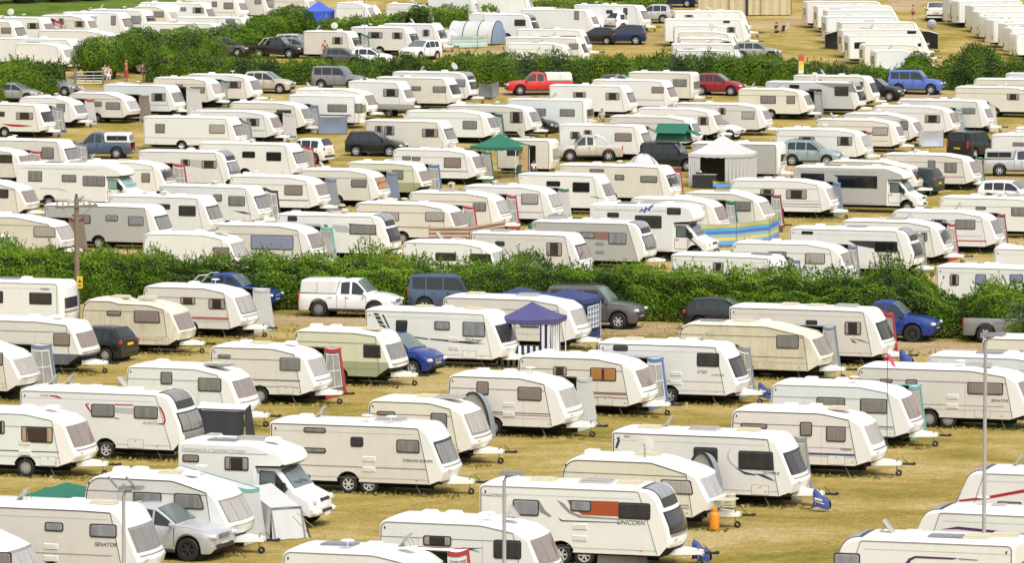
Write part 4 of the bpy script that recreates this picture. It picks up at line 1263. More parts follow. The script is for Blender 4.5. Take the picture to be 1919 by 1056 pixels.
# ---------------------------------------------------------------- gazebos, windbreaks, tents, poles, people
WOODP = mat('weathered_pole', (.21, .16, .10), .85, scale=5, var=.35, bump=.4)
CONC = mat('lamp_post_grey', (.36, .34, .32), .6, scale=3)
def gazebo(px, py, w, dpt, h, roofc, label, th=18.0, walls=(), peak=.75, twin=False, rise=0, wallmat=None):
    """px, py: the middle of the near foot line; walls: (side, kind) with side n near, f far, l left, r right"""
    p = at(px, py); t = R(th)
    lat = Vector((math.sin(t), math.cos(t), 0))
    c = p + lat * (dpt / 2)
    root = thing('gazebo', label, 'gazebo', (c.x, c.y, 0), -t)
    X, Y = w / 2, dpt / 2
    m = MB()
    peaks = [(0, 0)] if not twin else [(-w / 4, 0), (w / 4, 0)]
    for k, (qx, qy) in enumerate(peaks):
        xa, xb = (-X, X) if not twin else ((-X, 0) if k == 0 else (0, X))
        cs = [(xa, -Y), (xb, -Y), (xb, Y), (xa, Y)]
        N = 7
        for e in range(4):
            a, b = cs[e], cs[(e + 1) % 4]
            rows = []
            for i in range(N + 1):
                u = i / N
                row = []
                for j in range(N + 1):
                    v = j / N
                    ex, ey = a[0] + (b[0] - a[0]) * u, a[1] + (b[1] - a[1]) * u
                    z = h + peak * v ** 1.25 - .07 * math.sin(math.pi * u) * (1 - v) 
                    row.append((ex + (qx - ex) * v, ey + (qy - ey) * v, z))
                rows.append(row)
            m.grid(rows, 0, False)
    obj('roof', m, [CLOTH[roofc]], root)
    m = MB(); ring = []
    for a, b in (((-X, -Y), (X, -Y)), ((X, -Y), (X, Y)), ((X, Y), (-X, Y)), ((-X, Y), (-X, -Y))):
        rows = []
        for i in range(17):
            u = i / 16
            x, y = a[0] + (b[0] - a[0]) * u, a[1] + (b[1] - a[1]) * u
            z = h - .07 * math.sin(math.pi * u)
            rows.append([(x * 1.005, y * 1.005, z + .01), (x * 1.015, y * 1.015, z - .17 - .05 * abs(math.sin(u * math.pi * 8)))])
        m.grid(rows, 0, False)
    obj('valance', m, [CLOTH[roofc]], root)
    for sx in (-1, 1):
        for sy in (-1, 1):
            m = MB(); m.tube([(sx * (X - .03), sy * (Y - .03), 0), (sx * (X - .03), sy * (Y - .03), h)], .025, 6); m.box((sx * (X - .03), sy * (Y - .03), .01), (.12, .12, .02), 0); obj('leg', m, [PLASTW], root)
    for sd, mt, u0, u1 in walls:
        m = MB()
        a, b = {'n': ((-X, -Y), (X, -Y)), 'r': ((X, -Y), (X, Y)), 'f': ((X, Y), (-X, Y)), 'l': ((-X, Y), (-X, -Y))}[sd]
        hz = h - .06; z0 = .03
        if mt.endswith('_low'): hz = .9
        rows = []
        for i in range(21):
            u = u0 + (u1 - u0) * i / 20
            wv = .05 * math.sin(i * 1.9) 
            x, y = a[0] + (b[0] - a[0]) * u, a[1] + (b[1] - a[1]) * u
            nx, ny = (b[1] - a[1]), -(b[0] - a[0]); nl = math.hypot(nx, ny)
            rows.append([(x + nx / nl * (wv * (1 - j / 5) - .015), y + ny / nl * (wv * (1 - j / 5) - .015), z0 + (hz - z0) * j / 5) for j in range(6)])
        m.grid(rows, 0)
        mt0 = mt.replace('_low', '').replace('_win', '')
        mm = CLOTH.get(mt0) or stripes('awning_stripe_' + sd, [(.75, .75, .75), (.02, .025, .09)], 'X' if sd in 'nf' else 'Y', .26)
        o = obj('side_wall', m, [mm], root)
        if mt.endswith('_win'):
            m = MB(); f = (u0 + u1) / 2
            vx, vy = (b[0] - a[0]), (b[1] - a[1]); ln = math.hypot(vx, vy)
            nx, ny = vy / ln, -vx / ln
            for i in range(5):
                u = u0 + (u1 - u0) * (.22 + .56 * i / 4)
                m.box((a[0] + vx * u + nx * .09, a[1] + vy * u + ny * .09, h * .56), (.05 if abs(vx) > abs(vy) else .02, .02 if abs(vx) > abs(vy) else .05, h * .50), 0)
            for z in (.31, .43, .56, .68, .81):
                u = u0 + (u1 - u0) * .5
                ex = abs(vx) * (u1 - u0) * .56 + .02; ey = abs(vy) * (u1 - u0) * .56 + .02
                m.box((a[0] + vx * u + nx * .09, a[1] + vy * u + ny * .09, h * z), (ex, ey, .045), 0)
            obj('window_bars', m, [CLOTH['white']], o)
            m = MB(); u = u0 + (u1 - u0) * .5
            m.box((a[0] + vx * u + nx * .075, a[1] + vy * u + ny * .075, h * .56), (abs(vx) * (u1 - u0) * .56 + .01, abs(vy) * (u1 - u0) * .56 + .01, h * .5), 0)
            obj('clear_window', m, [CLOTH['slate']], o)
    return root

def windbreak(pts, h, mt, label, loc=None):
    """pts: pixels of the foot line"""
    P_ = [at(*p) for p in pts]
    c = P_[0]
    root = thing('windbreak', label, 'windbreak', (c.x, c.y, 0))
    q = [p - c for p in P_]
    m = MB(); rows = []
    for a, b in zip(q, q[1:]):
        N = 8
        nrm = Vector((-(b - a).y, (b - a).x, 0)).normalized()
        for i in range(N + (1 if b is q[-1] else 0)):
            u = i / N; p = a.lerp(b, u); bow = .10 * math.sin(math.pi * u)
            sag = .04 * math.sin(math.pi * u)
            rows.append([(p.x + nrm.x * bow * math.sin(math.pi * (j / 6)), p.y + nrm.y * bow * math.sin(math.pi * j / 6), .10 + (h - .10 - sag) * j / 6) for j in range(7)])
    m.grid(rows, 0)
    obj('cloth', m, [mt], root)
    for p in q:
        m = MB(); m.tube([(p.x, p.y, 0), (p.x, p.y, h + .10)], .018, 5); obj('pole', m, [WOODP], root)
    return root

def container(px, py, kind, label, loc=None):
    p = at(px, py); 
    m = MB()
    if kind == 'waste':
        root = thing('waste_tank', label, 'water container', (p.x, p.y + .2, 0), R(-18))
        m.box((0, 0, .30), (.42, .38, .46), 0, .05); m.box((0, 0, .06), (.44, .40, .06), 0, .02); obj('tank', m, [PLASTB], root)
        m = MB(); m.lathe([(.07, 0), (.07, .03), (0, .03)], 12, 'y', (0, -.22, .34), 0); obj('cap', m, [BLACK], root)
        m = MB(); m.box((0, 0, .55), (.30, .06, .05), 0, .02); obj('handle', m, [PLASTB], root)
    elif kind == 'roll':
        root = thing('water_barrel', label, 'water container', (p.x, p.y + .2, 0), R(-18))
        m.lathe([(0, 0), (.19, .01), (.20, .04), (.20, .18), (.185, .20), (.185, .42), (.20, .44), (.20, .56), (.17, .60), (0, .62)], 18, 'z'); obj('barrel', m, [PLASTW], root)
        m = MB(); m.lathe([(.205, .19), (.205, .23)], 18, 'z'); m.lathe([(.205, .38), (.205, .42)], 18, 'z'); obj('band', m, [mat('band_blue', (.04, .08, .3), .5)], root)
        m = MB(); m.lathe([(.08, .60), (.08, .66), (0, .66)], 12, 'z'); m.tube([(0, 0, .66), (.1, .15, .74), (.2, .35, .6)], .015, 6); obj('pump', m, [mat('pump_blue', (.05, .1, .35), .5)], root)
    elif kind == 'box':
        root = thing('storage_box', label, 'box', (p.x, p.y + .3, 0), R(-8))
        m.box((0, 0, .22), (1.55, .55, .40), 0, .03); obj('box', m, [PLASTG], root)
        m = MB(); m.box((0, 0, .44), (1.60, .60, .07), 0, .02); obj('lid', m, [PLASTS], root)
    elif kind == 'gas':
        root = thing('gas_bottle', label, 'gas bottle', (p.x, p.y + .15, 0))
        og = mat('gas_bottle_orange', (.72, .27, .02), .45)
        m.lathe([(0, .02), (.14, .02), (.155, .06), (.16, .12), (.16, .50), (.14, .58), (.07, .64), (0, .65)], 20, 'z'); m.lathe([(.13, 0), (.13, .04)], 16, 'z'); obj('cylinder', m, [og], root)
        m = MB(); m.lathe([(.095, .60), (.10, .62), (.10, .74), (.09, .75), (.085, .62)], 16, 'z'); obj('collar', m, [og], root)
        m = MB(); m.lathe([(.03, .64), (.03, .72), (0, .72)], 10, 'z'); m.box((0, 0, .73), (.09, .03, .02), 0); obj('valve', m, [CHROME], root)
    elif kind == 'green':
        root = thing('water_carrier', label, 'water container', (p.x, p.y + .2, 0))
        m.box((0, 0, .22), (.62, .34, .34), 0, .07); obj('tank', m, [CLOTH['green']], root)
        m = MB(); m.tube([(-.18, 0, .38), (-.14, 0, .48), (.14, 0, .48), (.18, 0, .38)], .022, 6); obj('handle', m, [CLOTH['green']], root)
    return root

def flag_cover(px, py, label, mark=True):
    """loose cover thrown over a coupling"""
    p = at(px, py, .45)
    root = thing('coupling_cover', label, 'hitch cover', (p.x, p.y, .10), R(-18))
    m = MB(); rnd = random.Random(int(px))
    N = 9; rows = []
    for i in range(N + 1):
        u = i / N; x = -.05 + .78 * u
        zt = .74 - .42 * u + .03 * math.sin(9 * u)
        w = .20 + .07 * math.sin(3.1 * u)
        row = []
        for k in range(9):
            v = (k - 4) / 4
            z = zt * (1 - abs(v) ** 2.2) + abs(v) ** 2.2 * (.03 + .05 * math.sin(5 * u))
            row.append((x + .03 * math.sin(k * 2.1), v * w, z + rnd.uniform(-.015, .015)))
        rows.append(row)
    rows = [[(q[0] * .72, q[1] * .8, q[2] * .88) for q in r_] for r_ in rows]; m.grid(rows, 0)
    obj('cover', m, [mat('cover_blue', (.022, .042, .19), .6, bump=.3)], root)
    if mark:
        m = MB()
        for k, (a, b, c_) in enumerate(((.10, .52, .26), (.10, .40, .34), (.10, .30, .30))):
            m.box((a * .7 + c_ / 2 * .8, -.20 + .02 * k, (b - .16) * .9), (c_, .02, .07 if k == 0 else .03), 0, 0, Matrix.Rotation(.25, 3, 'Y'))
        obj('printed_mark', m, [DECAL['white']], root)
    return root

def lamp_post(px, ytop, ybase, label, single=True, hh=None):
    p = at(px, ybase)
    s = FPX / p.y
    h = hh or (ybase - ytop) / s
    root = thing('lamp_post', label, 'lamp post', (p.x, p.y, 0))
    m = MB(); m.tube([(0, 0, 0), (0, 0, 1.2), (0, 0, 1.25), (0, 0, h - .15)], [.085, .085, .06, .05], 10); obj('post', m, [CONC], root)
    m = MB(); m.tube([(0, 0, h - .2), (.05, 0, h - .05), (.25, 0, h)], .04, 8); obj('bracket', m, [CONC], root)
    m = MB()
    m.add([(-.16, -.10, h - .02), (.62, -.15, h + .04), (.62, .15, h + .04), (-.16, .10, h - .02), (-.14, -.09, h + .09), (.55, -.12, h + .12), (.55, .12, h + .12), (-.14, .09, h + .09)],
          [(0, 3, 2, 1), (4, 5, 6, 7), (0, 1, 5, 4), (1, 2, 6, 5), (2, 3, 7, 6), (3, 0, 4, 7)], 0)
    ln = obj('lantern', m, [mat('lantern_grey', (.20, .21, .22), .4)], root)
    m = MB(); m.lathe([(.0, .10), (.035, .10), (.03, .17), (0, .18)], 8, 'z', (.0, 0, h)); obj('photocell', m, [PLASTG], ln)
    m = MB(); m.box((.30, 0, h + .01), (.42, .2, .03), 0, .01); obj('diffuser', m, [LAMP], ln)
    return root

# ---- people
SKIN = mat('skin', (.52, .30, .21), .55, scale=14)
def skinned(name, verts, edges, radii, mats, root, sub=1):
    me = bpy.data.meshes.new(name); me.from_pydata(verts, edges, [])
    o = bpy.data.objects.new(name, me); COL.objects.link(o)
    mo = o.modifiers.new('skin', 'SKIN'); 
    if not me.skin_vertices: me.skin_vertices.new()
    for i, r_ in enumerate(radii):
        sv = me.skin_vertices[0].data[i]
        sv.radius = r_ if isinstance(r_, tuple) else (r_, r_); sv.use_root = (i == 0)
    o.modifiers.new('sub', 'SUBSURF').levels = sub
    bpy.context.view_layer.update()
    dg = bpy.context.evaluated_depsgraph_get()
    m2 = bpy.data.meshes.new_from_object(o.evaluated_get(dg))
    bpy.data.objects.remove(o); bpy.data.meshes.remove(me)
    m2.materials.clear(); m2.materials.append(mats)
    m2.polygons.foreach_set('use_smooth', [True] * len(m2.polygons))
    m2.name = name
    return link(name, m2, root)
def person(px, py, label, rz=0.0, h=1.70, top='white', bottom='slate', hair=(.08, .05, .03), dress=False, arms='down', sit=False, base=0.0, loc=None):
    p = at(px, py, base) if loc is None else Vector(loc)
    root = thing('person', label, 'person', (p.x, p.y, base), rz)
    k = h / 1.70
    hz = .92 if not sit else .48
    J = {'pel': (0, 0, hz), 'spine': (0, 0, hz + .24), 'chest': (0, 0, hz + .43), 'neck': (0, 0, hz + .56), 'chin': (.01, 0, hz + .62), 'head': (.015, 0, hz + .71), 'crown': (0, 0, hz + .785)}
    for s, n in ((-1, 'r'), (1, 'l')):
        J['hip' + n] = (0, s * .10, hz - .04)
        J['sh' + n] = (0, s * .18, hz + .49)
        if not sit:
            st = .10 if s > 0 else -.06
            J['kn' + n] = (.03 + st * .5, s * .10, .49); J['an' + n] = (st, s * .10, .08); J['to' + n] = (st + .16, s * .11, .04)
        else:
            J['kn' + n] = (.42, s * .12, .46); J['an' + n] = (.46, s * .12, .08); J['to' + n] = (.62, s * .12, .04)
        if arms == 'down':
            J['el' + n] = (-.02, s * .25, hz + .22); J['wr' + n] = (.06, s * .27, hz - .02); J['ha' + n] = (.09, s * .27, hz - .11)
        elif arms == 'bent':
            J['el' + n] = (-.03, s * .24, hz + .22); J['wr' + n] = (.20, s * .16, hz + .26); J['ha' + n] = (.28, s * .13, hz + .30)
        else:
            J['el' + n] = (.10, s * .24, hz + .24); J['wr' + n] = (.32, s * .2, hz + .10); J['ha' + n] = (.40, s * .19, hz + .08)
    rad = {'pel': (.15, .11), 'spine': (.125, .095), 'chest': (.15, .105), 'neck': .055, 'chin': .07, 'head': (.085, .10), 'crown': .06}
    for n in 'rl': rad.update({'hip' + n: .088, 'kn' + n: .058, 'an' + n: .042, 'to' + n: .034, 'sh' + n: .058, 'el' + n: .042, 'wr' + n: .030, 'ha' + n: .038})
    E = [('pel', 'spine'), ('spine', 'chest'), ('chest', 'neck'), ('neck', 'chin'), ('chin', 'head'), ('head', 'crown')]
    for n in 'rl': E += [('pel', 'hip' + n), ('hip' + n, 'kn' + n), ('kn' + n, 'an' + n), ('an' + n, 'to' + n), ('chest', 'sh' + n), ('sh' + n, 'el' + n), ('el' + n, 'wr' + n), ('wr' + n, 'ha' + n)]
    def grow(nm, names, edges, inc, mt, lerp=None):
        J2 = dict(J)
        if lerp:
            for a, b, t_ in lerp: J2[b] = tuple(J[a][i] + (J[b][i] - J[a][i]) * t_ for i in range(3))
        ids = {n: i for i, n in enumerate(names)}
        vs = [tuple(c * k for c in J2[n]) for n in names]
        rr = [tuple((q + inc) * k for q in rad[n]) if isinstance(rad[n], tuple) else (rad[n] + inc) * k for n in names]
        return skinned(nm, vs, [(ids[a], ids[b]) for a, b in edges if a in ids and b in ids], rr, mt, root)
    grow('body', list(J), E, 0, SKIN)
    up = ['pel', 'spine', 'chest'] + ['sh' + n for n in 'rl'] + ['el' + n for n in 'rl']
    grow('shirt', up, E, .014, CLOTH[top], [('shr', 'elr', .75), ('shl', 'ell', .75)])
    if dress:
        m = MB(); rows = []
        for z, r_ in ((hz + .10, .13), (hz, .17), (hz - .2, .20), (.42, .25)):
            rows.append([(r_ * .8 * k * math.cos(a * math.pi / 8), r_ * k * math.sin(a * math.pi / 8), z * k) for a in range(17)])
        m.grid(rows, 0); obj('skirt', m, [CLOTH[bottom]], root)
    else:
        grow('trousers', ['pel'] + ['hip' + n for n in 'rl'] + ['kn' + n for n in 'rl'], E, .018, CLOTH[bottom], [('hipr', 'knr', .9), ('hipl', 'knl', .9)])
    m = MB()
    hc = Vector(J['head']) * k
    rows = []
    for i in range(7):
        ph = math.pi * .62 * i / 6
        rows.append([(hc.x - .02 * k + .108 * k * math.sin(ph) * math.cos(a * math.pi / 8), .098 * k * math.sin(ph) * math.sin(a * math.pi / 8), hc.z + .02 * k + .112 * k * math.cos(ph) - (0 if math.cos(a * math.pi / 8) < .3 else -.0)) for a in range(2, 15)] if i > 2 else
                    [(hc.x - .02 * k + .108 * k * math.sin(ph) * math.cos(a * math.pi / 6 + .26), .098 * k * math.sin(ph) * math.sin(a * math.pi / 6 + .26), hc.z + .02 * k + .112 * k * math.cos(ph)) for a in range(13)])
    m.grid(rows, 0); obj('hair', m, [mat('hair_%d' % int(hair[0] * 100), hair, .7)], root)
    m = MB()
    for s in (-1, 1): m.box((hc.x + .088 * k, s * .034 * k, hc.z + .01 * k), (.012, .022 * k, .010 * k), 0)
    obj('eyes', m, [BLACK], root)
    m = MB(); m.add([(hc.x + .082 * k, -.014 * k, hc.z - .02 * k), (hc.x + .082 * k, .014 * k, hc.z - .02 * k), (hc.x + .115 * k, 0, hc.z - .022 * k), (hc.x + .085 * k, 0, hc.z + .02 * k)], [(0, 1, 2), (0, 2, 3), (1, 3, 2)], 0); obj('nose', m, [SKIN], root)
    return root
def camp_chair(px, py, label, col='green', rz=0.0):
    p = at(px, py); root = thing('camping_chair', label, 'chair', (p.x, p.y, 0), rz)
    m = MB(); m.box((0, 0, .44), (.46, .50, .03), 0, .01); obj('seat', m, [CLOTH[col]], root)
    m = MB(); m.box((0, 0, 0), (.03, .50, .55), 0, .01, Matrix.Rotation(-.25, 3, 'Y')); obj('backrest', m, [CLOTH[col]], root, (-.30, 0, .74))
    for sx, sy in ((-1, -1), (1, -1), (1, 1), (-1, 1)):
        m = MB(); m.tube([(sx * .20, sy * .24, .45), (sx * .24, sy * .25, 0)], .012, 5); obj('leg', m, [GALV], root)
    for sy in (-1, 1):
        m = MB(); m.tube([(-.24, sy * .26, .62), (.22, sy * .26, .62), (.22, sy * .25, .44)], .014, 5); obj('arm', m, [GALV], root)
    return root
# ---------------------------------------------------------------- ground
def ground_material(name, cols, green_bias=0.5, bump=.6, fine=7.0):
    m, n, l, b = nodes_of(name)
    tc = n.new('ShaderNodeTexCoord')
    def nz(scale, det, rough=.6, vec=None, dist=0.0):
        q = n.new('ShaderNodeTexNoise'); q.inputs['Scale'].default_value = scale; q.inputs['Detail'].default_value = det; q.inputs['Roughness'].default_value = rough; q.inputs['Distortion'].default_value = dist
        l.new(vec or tc.outputs['Object'], q.inputs['Vector']); return q
    mp = n.new('ShaderNodeMapping'); mp.inputs['Rotation'].default_value = (0, 0, R(-15)); mp.inputs['Scale'].default_value = (.8, 1.0, 1)
    l.new(tc.outputs['Object'], mp.inputs['Vector'])
    big, mid, sml = nz(.13, 5, .66, mp.outputs[0], .9), nz(.62, 6, .75, mp.outputs[0], .6), nz(fine, 4, .8)
    a = n.new('ShaderNodeMath'); a.operation = 'MULTIPLY_ADD'; a.inputs[1].default_value = .70
    l.new(big.outputs['Fac'], a.inputs[0])
    a2 = n.new('ShaderNodeMath'); a2.operation = 'MULTIPLY'; a2.inputs[1].default_value = .28; l.new(mid.outputs['Fac'], a2.inputs[0])
    l.new(a2.outputs[0], a.inputs[2])
    a3 = n.new('ShaderNodeMath'); a3.operation = 'MULTIPLY_ADD'; a3.inputs[1].default_value = .15; l.new(sml.outputs['Fac'], a3.inputs[0]); l.new(a.outputs[0], a3.inputs[2])
    cr = n.new('ShaderNodeValToRGB'); e = cr.color_ramp.elements
    pos = [green_bias - .12, green_bias - .035, green_bias + .03, green_bias + .11]
    e[0].position = pos[0]; e[0].color = (*cols[0], 1); e[1].position = pos[3]; e[1].color = (*cols[3], 1)
    for k in (1, 2):
        q = e.new(pos[k]); q.color = (*cols[k], 1)
    l.new(a3.outputs[0], cr.inputs['Fac']); 
    # dead stalks lying in the sward, and bare crumbs of soil
    st = nz(5.0, 7, .85, None, 2.0)
    mr = n.new('ShaderNodeMapRange'); mr.inputs['From Min'].default_value = .40; mr.inputs['From Max'].default_value = .66; mr.inputs['To Min'].default_value = .52; mr.inputs['To Max'].default_value = 1.46
    l.new(st.outputs['Fac'], mr.inputs['Value'])
    mu = n.new('ShaderNodeVectorMath'); mu.operation = 'SCALE'; l.new(cr.outputs[0], mu.inputs[0]); l.new(mr.outputs[0], mu.inputs['Scale'])
    l.new(mu.outputs[0], b.inputs['Base Color'])
    b.inputs['Roughness'].default_value = .95; b.inputs['Specular IOR Level'].default_value = .15
    bp = n.new('ShaderNodeBump'); bp.inputs['Strength'].default_value = bump; bp.inputs['Distance'].default_value = .10
    ad = n.new('ShaderNodeMath'); ad.operation = 'ADD'; l.new(sml.outputs['Fac'], ad.inputs[0]); l.new(st.outputs['Fac'], ad.inputs[1])
    l.new(ad.outputs[0], bp.inputs['Height']); l.new(bp.outputs[0], b.inputs['Normal'])
    return m
GRASS = ground_material('dry_grass', [(.175, .172, .028), (.315, .242, .050), (.42, .308, .086), (.52, .405, .175)], .540)
SOIL = ground_material('bare_track', [(.30, .20, .08), (.38, .27, .13), (.43, .31, .17), (.50, .38, .23)], .555, .3)
LUSH = ground_material('green_meadow', [(.07, .13, .012), (.10, .17, .018), (.12, .18, .02), (.16, .20, .03)], .555, .5)
m = MB(); _ys = [-200, 100, 300] + list(range(314, 416, 5)) + [450, 500, 560, 620, 800]
m.grid([[(x, y, TZ(y)) for x in (-2000, -400, 0, 400, 2000)] for y in _ys] + [[(x, 6000, TZ(800) + 30) for x in (-2000, -400, 0, 400, 2000)]], 0)
tag(obj('ground', m, GRASS), None, None, None, 'structure')
def strip(name, far, near, mt, z, seed):
    """ground strip between two foot lines, its edges ragged"""
    rnd = np.random.RandomState(seed)
    def dens(pl):
        P_ = [at(*p) for p in pl]; out = []
        for a, b in zip(P_, P_[1:]):
            k = max(2, int((b - a).length / .8))
            out += [a.lerp(b, i / k) for i in range(k)]
        return out + [P_[-1]]
    F, N = dens(far), dens(near)
    k = max(len(F), len(N))
    rs = lambda L_: [L_[min(len(L_) - 1, int(i * (len(L_) - 1) / (k - 1)))] for i in range(k)]
    F, N = rs(F), rs(N)
    rows = []
    for i in range(k):
        a, b = F[i].copy(), N[i].copy()
        a.y += rnd.uniform(-.35, .35); b.y += rnd.uniform(-.35, .35)
        rows.append([(q.x, q.y, z + TZ(q.y)) for q in [a.lerp(b, j / 5) for j in range(6)]])
    m = MB(); m.grid(rows, 0, False)
    tag(obj(name, m, mt), None, None, None, 'structure')
strip('track', [(420, 592), (560, 590), (900, 598), (1230, 609), (1500, 622), (1760, 640), (1990, 656)], [(420, 606), (560, 613), (900, 621), (1230, 630), (1500, 646), (1760, 668), (1990, 688)], SOIL, .005, 1)
strip('track', [(1380, 316), (1480, 318), (1880, 330), (1990, 334)], [(1380, 332), (1480, 335), (1880, 349), (1990, 353)], SOIL, .005, 2)
strip('track', [(760, 98), (830, 91), (940, 90), (1230, 61), (1440, 38), (1560, 27), (1660, 4), (1690, -12)], [(760, 108), (830, 103), (940, 102), (1230, 73), (1440, 50), (1560, 40), (1720, 14), (1760, -10)], SOIL, .005, 3)
strip('track', [(140, 164), (480, 166), (900, 168), (1400, 166), (1800, 178), (1990, 184)], [(140, 172), (480, 177), (900, 181), (1400, 178), (1800, 190), (1990, 197)], SOIL, .005, 4)
strip('meadow', [(-120, -6), (120, -6), (330, -14)], [(-120, 40), (150, 30), (330, 10)], LUSH, .005, 5)

# ---------------------------------------------------------------- leaves
def leafmat(name, col, tr=.35):
    m, n, l, b = nodes_of(name)
    out = n['Material Output']
    oi = n.new('ShaderNodeNewGeometry')
    tc = n.new('ShaderNodeTexCoord'); q = n.new('ShaderNodeTexNoise'); q.inputs['Scale'].default_value = 1.3; q.inputs['Detail'].default_value = 3; l.new(tc.outputs['Object'], q.inputs['Vector'])
    ad = n.new('ShaderNodeMath'); ad.operation = 'MULTIPLY_ADD'; ad.inputs[1].default_value = .5; l.new(oi.outputs['Random Per Island'], ad.inputs[0]); 
    h2 = n.new('ShaderNodeMath'); h2.operation = 'MULTIPLY'; h2.inputs[1].default_value = .5; l.new(q.outputs['Fac'], h2.inputs[0]); l.new(h2.outputs[0], ad.inputs[2])
    mx = n.new('ShaderNodeMix'); mx.data_type = 'RGBA'; mx.inputs['A'].default_value = (*[c * .6 for c in col], 1); mx.inputs['B'].default_value = (*[min(1, c * 1.4) for c in col], 1)
    l.new(ad.outputs[0], mx.inputs['Factor']); l.new(mx.outputs['Result'], b.inputs['Base Color'])
    b.inputs['Roughness'].default_value = .55; b.inputs['Specular IOR Level'].default_value = .25
    t = n.new('ShaderNodeBsdfTranslucent'); l.new(mx.outputs['Result'], t.inputs['Color'])
    ms = n.new('ShaderNodeMixShader'); ms.inputs[0].default_value = tr
    l.new(b.outputs[0], ms.inputs[1]); l.new(t.outputs[0], ms.inputs[2]); l.new(ms.outputs[0], out.inputs['Surface'])
    return m
LEAF = [leafmat('leaf_dark', (.042, .085, .016)), leafmat('leaf_mid', (.122, .225, .014)), leafmat('leaf_light', (.20, .335, .018)), leafmat('leaf_yellow', (.25, .26, .04)), leafmat('leaf_grey', (.065, .105, .028)), leafmat('dry_stalk', (.26, .20, .07))]
CORE = mat('dark_core', (.035, .040, .016), .95, var=.5, scale=6)  # dark tone of the solid cores added inside the foliage
BARK = mat('bark', (.07, .055, .035), .95, var=.3, scale=9, bump=.5)
def wob(x, y, z, s, seed=0):
    r_ = np.random.RandomState(seed); v = 0
    for k in range(5):
        a = r_.normal(0, 1, 3) * s * (1 + .6 * k); p = r_.uniform(0, 6.28)
        v = v + np.sin(a[0] * x + a[1] * y + a[2] * z + p) / (1 + .45 * k)
    return v / 2.2
def leaf_mesh(name, cen, nrm, size, midx, seed, mats=None, tall=1.0):
    r_ = np.random.RandomState(seed); N = len(cen)
    nn = nrm + r_.normal(0, .55, (N, 3)); nn /= np.linalg.norm(nn, axis=1)[:, None] + 1e-9
    up = r_.normal(0, 1, (N, 3)); up[:, 2] += .4 * tall
    a = np.cross(nn, up); a /= np.linalg.norm(a, axis=1)[:, None] + 1e-9
    b = np.cross(a, nn)
    sz = (size * r_.uniform(.6, 1.35, N))[:, None]
    v = np.empty((N, 4, 3), dtype=np.float32)
    v[:, 0] = cen - b * sz * .55 * tall; v[:, 1] = cen + a * sz * .36 + nn * sz * .06; v[:, 2] = cen + b * sz * .6 * tall; v[:, 3] = cen - a * sz * .36 + nn * sz * .06
    me = bpy.data.meshes.new(name)
    me.vertices.add(4 * N); me.vertices.foreach_set('co', v.ravel())
    me.loops.add(4 * N); me.loops.foreach_set('vertex_index', np.arange(4 * N, dtype=np.int32))
    me.polygons.add(N); me.polygons.foreach_set('loop_start', np.arange(0, 4 * N, 4, dtype=np.int32))
    me.polygons.foreach_set('material_index', midx.astype(np.int32))
    for x in (mats or LEAF): me.materials.append(x)
    me.update(calc_edges=True); me.validate()
    return me
def pick(x, y, z, seed, bias=(.22, .44, .24, .03, .07, 0), scale=.75):
    r_ = np.random.RandomState(seed)
    v = wob(x, y, z, scale, seed + 1) * .36 + .5 + r_.normal(0, .11, len(x))
    order = [0, 4, 1, 2, 3, 5]
    cb = np.cumsum([bias[i] for i in order]); cb /= cb[-1]
    v = np.clip(v, .001, .999)
    return np.array(order)[np.searchsorted(cb, v)]
